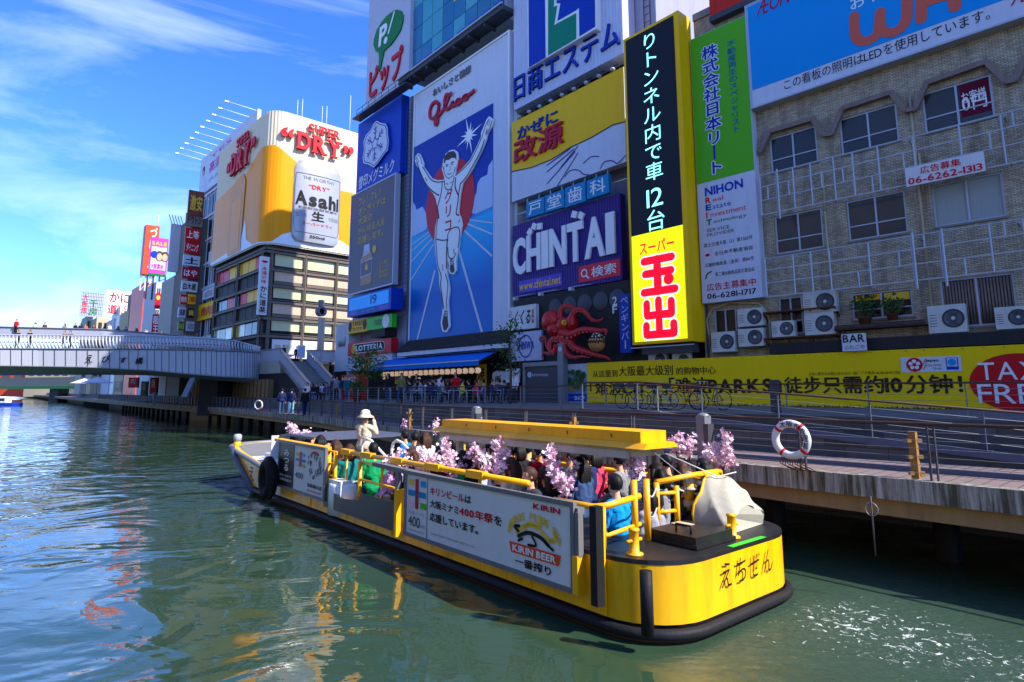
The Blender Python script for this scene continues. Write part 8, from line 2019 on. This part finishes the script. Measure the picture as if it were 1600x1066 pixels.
def phone(x, y, z, lb, m='black_paint'):
 b = MB(); p = onz(x, y, z); b.box(p, (.075, .012, .15), m, math.atan2(FW.y, FW.x) + .6); b.box(p - FW * .0 + Vector((0, 0, 0)), (.066, .0125, .13), 'pale_wall', math.atan2(FW.y, FW.x) + .6); tag(b.build('smartphone'), lb, 'phone')
phone(518, 679, 1.9, 'white smartphone held up by the brown-haired passenger', 'clean_white'); phone(509, 676, 1.9, 'black smartphone held up beside the front advert board')
b = MB(); d_ = (FW * .5 - BP * .8).normalized(); p = hp_ + d_ * .28 - Vector((0, 0, .06)); b.box(p, (.13, .09, .09), 'black_rubber', math.atan2(d_.y, d_.x) - math.pi / 2); b.lathe([(.036, 0), (.04, .08), (0, .08)], p + d_ * .04, 'black_rubber', 12, axis=d_); tag(b.build('camera_body'), 'black camera held by the person in the sun hat', 'camera')
# people on the promenade, the boardwalk and the bridge
rg = random.Random(21); cols = list(CLOTH)
GP, GB, GQ = 'people on the promenade', 'people on the bridge', 'people on the boardwalk'
def at_ground(x, depth, z=ZU): r = ray(x, 612); return Vector((r.x / r.y * depth, depth, z))
def words(): pass
seen = {}
def lab(base, top):
 return base
for i, (x, d, pose, hair, top, hd, lb) in enumerate((
 (640, 34, 'sit', 'short', 'black', 2.8, 'seated person in black at the left end of the café tables'), (648, 35, 'sit', 'bob', 'gray', .2, 'seated person in grey with a bob at the first café table'), (657, 34.5, 'sit', 'short', 'silver', 3.0, 'seated person in silver grey at the second café table'), (664, 36, 'sit', 'long', 'white', .4, 'seated long-haired person in white at the second café table'), (672, 33.5, 'sit', 'short', 'navy', 2.6, 'seated person in navy in front of the awning'), (681, 35, 'sit', 'short', 'denim', 3.1, 'seated person in denim blue under the awning'), (690, 34, 'sit', 'short', 'silver', .1, 'seated person in a pale jacket near the middle of the awning'), (700, 35.5, 'sit', 'bob', 'maroon', 2.9, 'seated person in maroon below the lanterns'),
 (712, 36, 'stand', 'short', 'red', 4.2, 'standing person in red apron serving below the lanterns'), (722, 34.5, 'sit', 'short', 'yellow', .3, 'seated person in yellow below the lanterns'), (733, 35, 'sit', 'short', 'black', 3.0, 'seated person in black under the right end of the awning'), (744, 34, 'sit', 'bob', 'pink', .2, 'seated person in pink under the right end of the awning'), (756, 35.5, 'sit_point', 'short', 'silver', 2.9, 'seated person in a pale shirt stretching out an arm'), (768, 34, 'sit', 'short', 'navy', .1, 'seated person in navy at the rightmost café table'), (781, 35, 'sit', 'short', 'purple', 3.0, 'seated person in purple at the rightmost café table'), (788, 36.5, 'sit', 'short', 'navy', 2.2, 'seated person in dark blue beside the slim tree'), (804, 36, 'stand', 'short', 'white', 4.0, 'standing person in a white shirt right of the slim tree'),
 (606, 38, 'stand', 'bob', 'black', 4.1, 'standing person in black near the potted shrub'), (650, 39, 'stand', 'short', 'black', 4.6, 'standing person in black behind the café tables on the left'), (688, 40, 'stand', 'short', 'white', 1.0, 'standing person in white bending behind the café tables'), (627, 37, 'walk', 'short', 'olive', 4.3, 'walking person in olive left of the café tables'),
 (480, 46, 'sit', 'short', 'white', 4.4, 'person in white sitting at the foot of the stairs'), (487, 46.5, 'sit', 'bob', 'maroon', 4.6, 'person in maroon sitting at the foot of the stairs'), (495, 46, 'sit', 'short', 'black', 4.2, 'person in black sitting at the foot of the stairs'), (503, 47, 'sit', 'bob', 'white', 4.5, 'second person in white sitting at the foot of the stairs, further right'), (510, 46, 'sit', 'short', 'denim', 4.4, 'person in denim blue sitting near the stairs'), (519, 46.5, 'stand', 'short', 'charcoal', 4.0, 'standing person in charcoal right of the stairs'), (526, 46, 'stand', 'bob', 'gray', 4.8, 'standing person in grey right of the stairs'), (535, 45, 'stand', 'short', 'navy', 4.3, 'standing person in navy before the red vending machine'), (543, 44, 'walk', 'short', 'teal', 5.0, 'walking person in a teal coat before the red vending machine'))):
 person(pose, hair, at_ground(x, d), Vector((math.cos(hd), math.sin(hd), 0)), top, ('black', 'charcoal', 'denim')[i % 3], ('black', 'brown')[i % 2], 'skin', lb, GP, head_at=False)
for x, d, top, legs, hd, lb in ((441, 42, 'navy', 'denim', 1.9, 'person in navy and jeans walking on the boardwalk, left of three'), (456, 41, 'navy', 'skyblue', 1.8, 'person in navy and pale jeans walking on the boardwalk, middle of three'), (477, 40, 'black', 'navy', 2.2, 'person in black walking on the boardwalk, right of three')):
 person('walk', 'short', at_ground(x, d, ZD), Vector((math.cos(hd), math.sin(hd), 0)), top, legs, 'black', 'skin_tan', lb, GQ, head_at=False)
person('walk', 'short', at_ground(243, 74, ZD), Vector((1, -1, 0)), 'skyblue', 'skyblue', 'black', 'skin', 'person in pale teal on the boardwalk under the bridge', GQ, head_at=False)
for i, (x, y, d, top, lb) in enumerate(((26, 500, 69, 'red', 'person in red high on the bridge at the left'), (55, 505, 70, 'white', 'person in white on the upper side of the bridge'), (70, 505, 70, 'brown', 'person with brown coat on the upper side of the bridge'), (101, 507, 71, 'gray', 'person in grey on the upper side of the bridge'), (118, 506, 72, 'black', 'person in black near the lattice sign on the bridge'), (126, 506, 72, 'navy', 'person in navy near the lattice sign on the bridge'), (134, 508, 72, 'orange', 'person in orange brown on the bridge below the low cream block'), (147, 509, 72, 'maroon', 'person in maroon on the bridge below the crab billboard'), (171, 507, 72, 'white', 'person in white with dark hair on the bridge below the crab billboard'), (184, 511, 73, 'charcoal', 'person in charcoal on the bridge left of the red building'), (197, 512, 73, 'denim', 'person in denim on the bridge left of the red building'), (213, 514, 73, 'black', 'person in black on the bridge below the red building'), (228, 515, 74, 'beige', 'person in beige on the bridge left of the red vertical sign'), (253, 519, 74, 'navy', 'person in navy on the bridge right of the red vertical sign'), (281, 522, 75, 'black', 'person in black on the bridge below the sign stack, left'), (290, 523, 75, 'gray', 'person in grey on the bridge below the sign stack, middle'), (308, 522, 75, 'charcoal', 'person in charcoal on the bridge below the sign stack, right'))):
 person('stand', ('short', 'bob')[i % 2], atd(x, y, d), Vector((0, -1, 0)), top, 'black', ('black', 'brown')[i % 2], 'skin', lb, GB)
for x, y, d, top, lb in ((28, 517, 58.4, 'charcoal', 'person in charcoal leaning on the ribbed bridge parapet, first from the left'), (47, 517.5, 58.5, 'black', 'person in black leaning on the ribbed bridge parapet, second from the left'), (101, 519, 59.5, 'brown', 'person with brown hair bent over the bridge parapet'), (110, 519, 59.5, 'navy', 'person with dark hair bent over the bridge parapet'), (443, 541, 66, 'black', 'person in black on the landing at the top of the stairs'), (464, 543, 63, 'maroon', 'person in maroon at the top of the stairs')):
 person('stand_lean' if x < 440 else 'stand', 'short', atd(x, y, d), Vector((.1, -1, 0)), top, 'black', 'brown' if 'brown' in lb else 'black', 'skin', lb, GB)
# ================================================================== things on the promenade and boardwalk
# blue awning with its lanterns
aw = thing('blue_awning', 'long sloping blue fabric awning under the runner billboard', 'awning', PA.P(680, 580, 2)); b = MB()
u0, z1 = PA.uz(612, 560, .3); u1 = PA.uz(781, 547, .3)[0]; F0, zf = PA.uz(576, 574, 3.2); F1 = PA.uz(748, 563, 3.2)[0]; z1 = (z1 + PA.uz(781, 547, .3)[1]) / 2; zf = (zf + PA.uz(748, 563, 3.2)[1]) / 2
P = [PA.W(u0, z1, .3), PA.W(u1, z1, .3), PA.W(F1, zf, 3.2), PA.W(F0, zf, 3.2)]; b.prism(P, (0, 0, -.05), 'awning_blue'); n = 40
val = [P[3].lerp(P[2], i / n) for i in range(n + 1)]; b.add(val + [v - Vector((0, 0, .30 + .05 * (i % 2))) for i, v in enumerate(val)], [(i, i + 1, n + 2 + i, n + 1 + i) for i in range(n)], 'awning_blue'); b.build('fabric', aw)
b = MB(); b.bar(P[3], P[2], .08, .08, 'steel_light'); b.bar(P[0], P[1], .12, .12, 'clean_white'); b.bar(PA.W(u1 - .3, z1 - .3, .3), PA.W(F1 - .1, zf - .1, 3.1), .06, .08, 'wood_dark'); b.build('frame', aw)
for i in range(19):
 p = P[3].lerp(P[2], .11 + .84 * i / 18) - Vector((0, 0, .62)) - PA.n3 * .5; t = thing('lantern', 'round cream paper lantern hanging under the blue awning', 'lantern', p, 'row of lanterns under the awning'); b = MB(); b.ell(p, (.22, .22, .21), 'lantern', 12, 10); b.build('shade', t); b = MB(); b.lathe([(.1, .19), (.1, .24), (0, .25)], p, 'black_paint', 10); b.lathe([(.1, -.19), (.1, -.23), (0, -.24)], p, 'black_paint', 10); b.tube([p + Vector((0, 0, .24)), p + Vector((0, 0, .45))], .01, 'black_paint', 4); b.build('cap', t); b = MB(); b.box(p + PA.n3 * .215, (.12, .012, .16), 'lantern_red' if 'lantern_red' in MATS else 'letter_red', math.atan2(PA.d.y, PA.d.x)) if i % 3 == 0 else b.box(p + PA.n3 * .215, (.1, .012, .14), 'letter_black', math.atan2(PA.d.y, PA.d.x)); b.build('emblem', t)
# café front under the awning: boards, curtains, warm lamps
for i, (x0, y0, x1, y1, m, s_, mm, lb) in enumerate(((671, 590, 694, 579, 'led_black', '生ビール', 'clean_white', 'black menu board with beer writing behind the café tables, left'), (692, 588, 724, 577, 'led_black', '日本大使TV', 'clean_white', 'black menu board reading TV behind the café tables'), (671, 600, 694, 591, 'led_black', '400円', 'clean_white', 'small black price board under the beer board'), (694, 600, 722, 590, 'led_black', '営業中', 'clean_white', 'black opening board under the TV board'), (745, 602, 759, 569, 'sign_yellow', '焼', 'letter_black', 'yellow curtain panel at the right end of the awning'), (617, 600, 627, 573, 'letter_gold', '魚', 'letter_brown', 'ochre poster strip at the left end of the awning'))):
 rc = PA.rect((x0, y0), (x1, y1), .4); t, rc = sign('menu_board', lb, PA, rc, .4, .08, m, cat='board'); a = MB(); a.text(PA, s_, sub(rc, .08, .92, .2, .85), .415, mm, 'h'); a.build('lettering', t)
for x, y in ((600, 591), (640, 588), (655, 592)):
 b = MB(); p = PA.P(x, y, .8); b.ell(p, .12, 'lantern', 10, 8); b.tube([p, p + Vector((0, 0, .6))], .01, 'black_paint', 4); tag(b.build('globe_lamp'), 'small warm globe lamp inside the restaurant under the awning', 'lamp', 'globe lamps under the awning')
t, rc = sign('skewer_sign', 'white rounded sign with black skewer-shop characters beside the slim tree', PA, PA.rect((769, 612), (787, 585), 1.0), 1.0, .3, 'board_white'); a = MB(); a.disc(PA, ((rc[0] + rc[1]) / 2, rc[3]), (rc[1] - rc[0]) / 2, .25, .99, 'board_white', 24, .28); a.text(PA, '串焼', sub(rc, .2, .8, .05, .95), 1.015, 'letter_black', 'h', vertical=True); a.build('lettering', t)
t, rc = sign('notice_board', 'white paper notice board left of the information kiosk', PA, PA.rect((790, 598), (811, 576), .9), .9, .1, 'clean_white'); a = MB()
for i in range(5): a.panel(PA, sub(rc, .12, .5 + .08 * (i % 4), .75 - i * .13, .79 - i * .13), .912, .01, 'letter_gray')
a.build('lettering', t)
vm = thing('vending_machine', 'red vending machine left of the slim tree', 'vending machine', at_ground(549, 50)); pl = Pl(at_ground(533, 50).xy, PA.d); u1 = pl.uz(560, 600)[0]; b = MB(); b.panel(pl, (0, u1, ZU, ZU + 1.95), 0, .75, 'sign_red'); b.build('body', vm); b = MB(); b.panel(pl, sub((0, u1, ZU, ZU + 1.95), .12, .88, .5, .92), .03, .04, 'glass_gray')
for i in range(3):
 for j in range(7): b.panel(pl, sub((0, u1, ZU, ZU + 1.95), .16 + j * .1, .23 + j * .1, .55 + i * .12, .63 + i * .12), .045, .01, rg.choice(('clean_white', 'sign_yellow', 'leaf_green', 'deep_blue')))
b.build('display', vm); b = MB(); b.panel(pl, sub((0, u1, ZU, ZU + 1.95), .2, .8, .1, .22), .03, .03, 'dark_panel'); b.build('hatch', vm)
def tree(name, label, x, ytop, d, r, n, seed):
 p = at_ground(x, d); zt = atd(x, ytop, d).z; rg_ = random.Random(seed); t = thing(name, label, 'tree', p); b = MB(); H = zt - ZU; b.tube([p, p + Vector((.05, 0, H * .4)), p + Vector((-.04, .05, H * .75)), p + Vector((0, 0, H * .97))], [.075, .06, .04, .015], 'bark', 8); tips = []
 for k in range(12): g = k * 2.4; s0 = p + Vector((0, 0, H * (.38 + .048 * k))); e = s0 + Vector((math.cos(g) * r * rg_.uniform(.5, 1.1), math.sin(g) * r * rg_.uniform(.5, 1.1), rg_.uniform(.2, .7))); b.tube([s0, s0.lerp(e, .5) + Vector((0, 0, .08)), e], [.025, .016, .006], 'bark', 5); tips += [s0.lerp(e, f) for f in (.5, .75, 1, 1)]
 b.build('trunk', t); b = MB()
 for i in range(n):
  c = rg_.choice(tips) + Vector((rg_.gauss(0, .22), rg_.gauss(0, .22), rg_.gauss(0, .2))); M_ = Euler((rg_.uniform(0, 6), rg_.uniform(0, 6), rg_.uniform(0, 6))).to_matrix(); s_ = rg_.uniform(.06, .13); b.add([c + M_ @ Vector(q) * s_ for q in ((0, -1, 0), (.42, 0, .12), (0, 1, 0), (-.42, 0, .12))], [(0, 1, 2, 3)], 'foliage')
 b.build('crown', t)
tree('slim_tree', 'slim young street tree with sparse leaves beside the café tables', 797, 508, 33.5, .8, 420, 3); tree('slim_tree', 'bushy young street tree in front of the red burger sign', 573, 550, 41, 1.0, 900, 5)
leafy('shrub_pot', 'green shrub in a white pot near the stairs', at_ground(558, 40), .55, 420, seed=6, pot=.35, lf=.1)
# café tables and chairs
def chair():
 t = thing('cafe_chair', 'x', 'chair'); b = MB(); b.box((0, 0, .45), (.42, .42, .03), 'steel_dark'); b.build('seat', t, loc=(0, 0, 0)); b = MB(); b.box((0, -.2, .72), (.4, .03, .3), 'steel_dark'); b.build('backrest', t, loc=(0, 0, 0))
 for x in (-.18, .18):
  for y in (-.18, .18): b = MB(); b.tube([(x, y, 0), (x * .95, y * .95, .84 if y < 0 else .44)], .014, 'steel_light', 5); b.build('leg', t, loc=(0, 0, 0))
 return t
def table():
 t = thing('cafe_table', 'x', 'table'); b = MB(); b.box((0, 0, .72), (.7, .7, .035), 'pale_wall'); b.build('tabletop', t, loc=(0, 0, 0))
 for x in (-.3, .3):
  for y in (-.3, .3): b = MB(); b.tube([(x, y, 0), (x, y, .71)], .018, 'steel_light', 5); b.build('leg', t, loc=(0, 0, 0))
 return t
ch0, tb0 = chair(), table()
for i, (x, d) in enumerate(((640, 34), (648, 35), (657, 34.5), (664, 36), (672, 33.5), (681, 35), (690, 34), (700, 35.5), (722, 34.5), (733, 35), (744, 34), (756, 35.5), (768, 34), (781, 35), (788, 36.5))):
 o = ch0 if i == 0 else dup(ch0); o.location = at_ground(x, d); o.rotation_euler = (0, 0, i * 1.1); o['label'] = 'dark metal café chair under a seated guest on the promenade'; o['group'] = 'café chairs'
for i, (x, d) in enumerate(((652, 33.6), (676, 34.2), (710, 34), (738, 33.4), (774, 34.6))):
 o = tb0 if i == 0 else dup(tb0); o.location = at_ground(x, d); o['label'] = 'pale square café table, ' + ('first', 'second', 'third', 'fourth', 'rightmost')[i] + ' from the left before the awning'; o['group'] = 'café tables'
# lifebuoys
def ring(name, label, c, n, r, rope=True):
 t = thing(name, label, 'lifebuoy', c); b = MB(); n = Vector(n).normalized(); a_ = Vector((-n.y, n.x, 0)).normalized(); u_ = Vector((0, 0, 1))
 b.tube([c + (a_ * math.cos(R(10 * k)) + u_ * math.sin(R(10 * k))) * r for k in range(36)], r * .24, 'board_white', 12, closed=True); b.build('ring', t); b = MB()
 for g in (50, 140, 235, 320): 
  d = lambda q: (a_ * math.cos(R(q)) + u_ * math.sin(R(q))) * r; b.tube([c + d(g - 5), c + d(g + 5)], r * .252, 'letter_red', 12)
 b.build('band', t); pl = Pl(c.xy, (-a_ if n.dot(Vector((0, -1, 0))) > 0 and a_.x < 0 else a_).xy); b = MB()
 for k, ch in enumerate('大阪市管理者'): g = R(112 - k * 26); u_0, z_0 = r * math.cos(g), c.z + r * math.sin(g); b.text(pl, ch, (u_0 - .06, u_0 + .06, z_0 - .06, z_0 + .06), r * .25, 'letter_black', 'b')
 b.build('lettering', t); b = MB()
 for k in range(10): g = k * .7; b.tube([c + a_ * (-.2 + .04 * k) + u_ * (-r * 1.1), c + a_ * (-.25 + .05 * k) + u_ * (-r * 1.5 - .02 * (k % 3)), c + a_ * (.0 + .05 * k) + u_ * (-r * 1.85)], .012, 'rust', 4)
 b.build('rope', t); return t
nq = Vector((-.76, -.65, 0)); ring('lifebuoy', 'big white lifebuoy with red bands on the boardwalk railing at the right', atd(1236, 687, 12.2), nq, .31); ring('lifebuoy', 'small distant white lifebuoy on the boardwalk railing near the bridge', atd(404, 633, 45), Vector((-.3, -.95, 0)), .30)
for x, d, lb in ((1097, 13.9, 'grey steel control pillar on the boardwalk left of the big lifebuoy'), (745, 20.4, 'grey steel control pillar on the boardwalk behind the roof beam')):
 p = at_ground(x, d, ZD); t = thing('control_pillar', lb, 'pillar', p); b = MB(); b.box(p + Vector((0, 0, .5)), (.26, .22, 1.0), 'steel', .7); b.ell(p + Vector((0, 0, 1.0)), (.14, .12, .07), 'steel', 12, 8); b.build('body', t); b = MB(); b.box(p + Vector((.06, -.14, .62)), (.24, .12, .42), 'steel_dark', .7); b.build('door', t)
for x, d, lb in ((1419, 11.05, 'wooden mooring post with brass hooks at the right'), (896, 17.2, 'tan mooring post above the roof beam'), (641, 25.2, 'pale mooring post beside the violet blossom'), (528, 35, 'pale mooring post far along the boardwalk')):
 p = at_ground(x, d, ZD); t = thing('mooring_post', lb, 'post', p); b = MB(); b.box(p + Vector((0, 0, .42)), (.09, .12, .84), 'brass_wood', .6); b.build('timber', t); b = MB()
 for z in (.12, .4, .68): b.box(p + Vector((0, -.02, z)), (.26, .06, .06), 'brass_wood', .0)
 b.build('hook', t)
b = MB(); p = onz(1213, 640, 2.2); p = atd(1213, 645, 18.4); b.box((p.x, p.y, 3.25), (.24, .2, 1.0), 'steel_dark', .7); tag(b.build('meter_box'), 'dark grey meter box on the promenade before the yellow banner', 'box')
b = MB(); p = onz(1362, 775, 1.75); p = p + PB.n3 * .06; b.tube([p, p - Vector((0, 0, .9))], .012, 'steel_dark', 5); b.tube([p + Vector((0, 0, -.2)) + PB.d3 * .09 * math.cos(R(20 * k)) + Vector((0, 0, .1 * math.sin(R(20 * k)))) for k in range(18)], .01, 'steel', 5, closed=True); tag(b.build('mooring_ring'), 'grey mooring ring and rope hanging on the stained boardwalk edge', 'ring')
# parked bicycles in front of the yellow banner
def bike():
 t = thing('bicycle', 'x', 'bicycle'); m = 'sign_red'
 for y in (-.52, .52):
  b = MB(); b.tube([(0, y + .33 * math.cos(R(15 * k)), .34 + .33 * math.sin(R(15 * k))) for k in range(24)], .018, 'tyre', 6, closed=True); w = b.build('wheel', t, loc=(0, 0, 0)); b = MB()
  for k in range(12): b.tube([(0, y, .34), (0, y + .31 * math.cos(R(30 * k)), .34 + .31 * math.sin(R(30 * k)))], .003, 'steel_light', 3)
  b.build('spokes', w, loc=(0, 0, 0))
 b = MB(); A_, B_, C_, D_ = (0, -.52, .34), (0, -.1, .30), (0, -.22, .78), (0, .38, .80)
 for p, q in ((A_, B_), (A_, C_), (B_, C_), (B_, D_), (C_, D_), (D_, (0, .52, .34))): b.tube([p, q], .017, m, 6)
 b.tube([(0, .36, .8), (0, .34, 1.0)], .014, 'steel_light', 5); b.build('frame', t, loc=(0, 0, 0)); b = MB(); b.tube([(-.27, .2, 1.0), (-.2, .32, 1.02), (.2, .32, 1.02), (.27, .2, 1.0)], .014, 'steel_light', 6); b.build('handlebar', t, loc=(0, 0, 0)); b = MB(); b.ell((0, -.24, .9), (.08, .14, .04), 'black_rubber', 10, 6); b.tube([(0, -.22, .78), (0, -.24, .88)], .013, 'steel_light', 5); b.build('saddle', t, loc=(0, 0, 0)); b = MB(); b.box((0, .62, .86), (.32, .24, .22), 'steel_dark'); b.build('basket', t, loc=(0, 0, 0)); return t
bk = bike()
for i, (x, lb, m) in enumerate(((988, 'dark bicycle, leftmost of those before the yellow banner', 'black_paint'), (1012, 'grey bicycle second from the left before the yellow banner', 'steel'), (1040, 'bicycle with silver frame left of the red one before the yellow banner', 'steel_light'), (1068, 'red bicycle before the yellow banner', 'sign_red'), (1108, 'dark red bicycle, rightmost before the yellow banner', 'cloth_maroon'))):
 o = bk if i == 0 else dup(bk)
 for c in o.children:
  if c.name.startswith('frame'): c.material_slots[0].link = 'OBJECT'; c.material_slots[0].material = MATS[m]
 o.location = at_ground(x, 23.5 - i * .4); o.rotation_euler = (0, 0, .7 + .5 * (i % 2)); o['label'] = lb; o['group'] = 'parked bicycles'
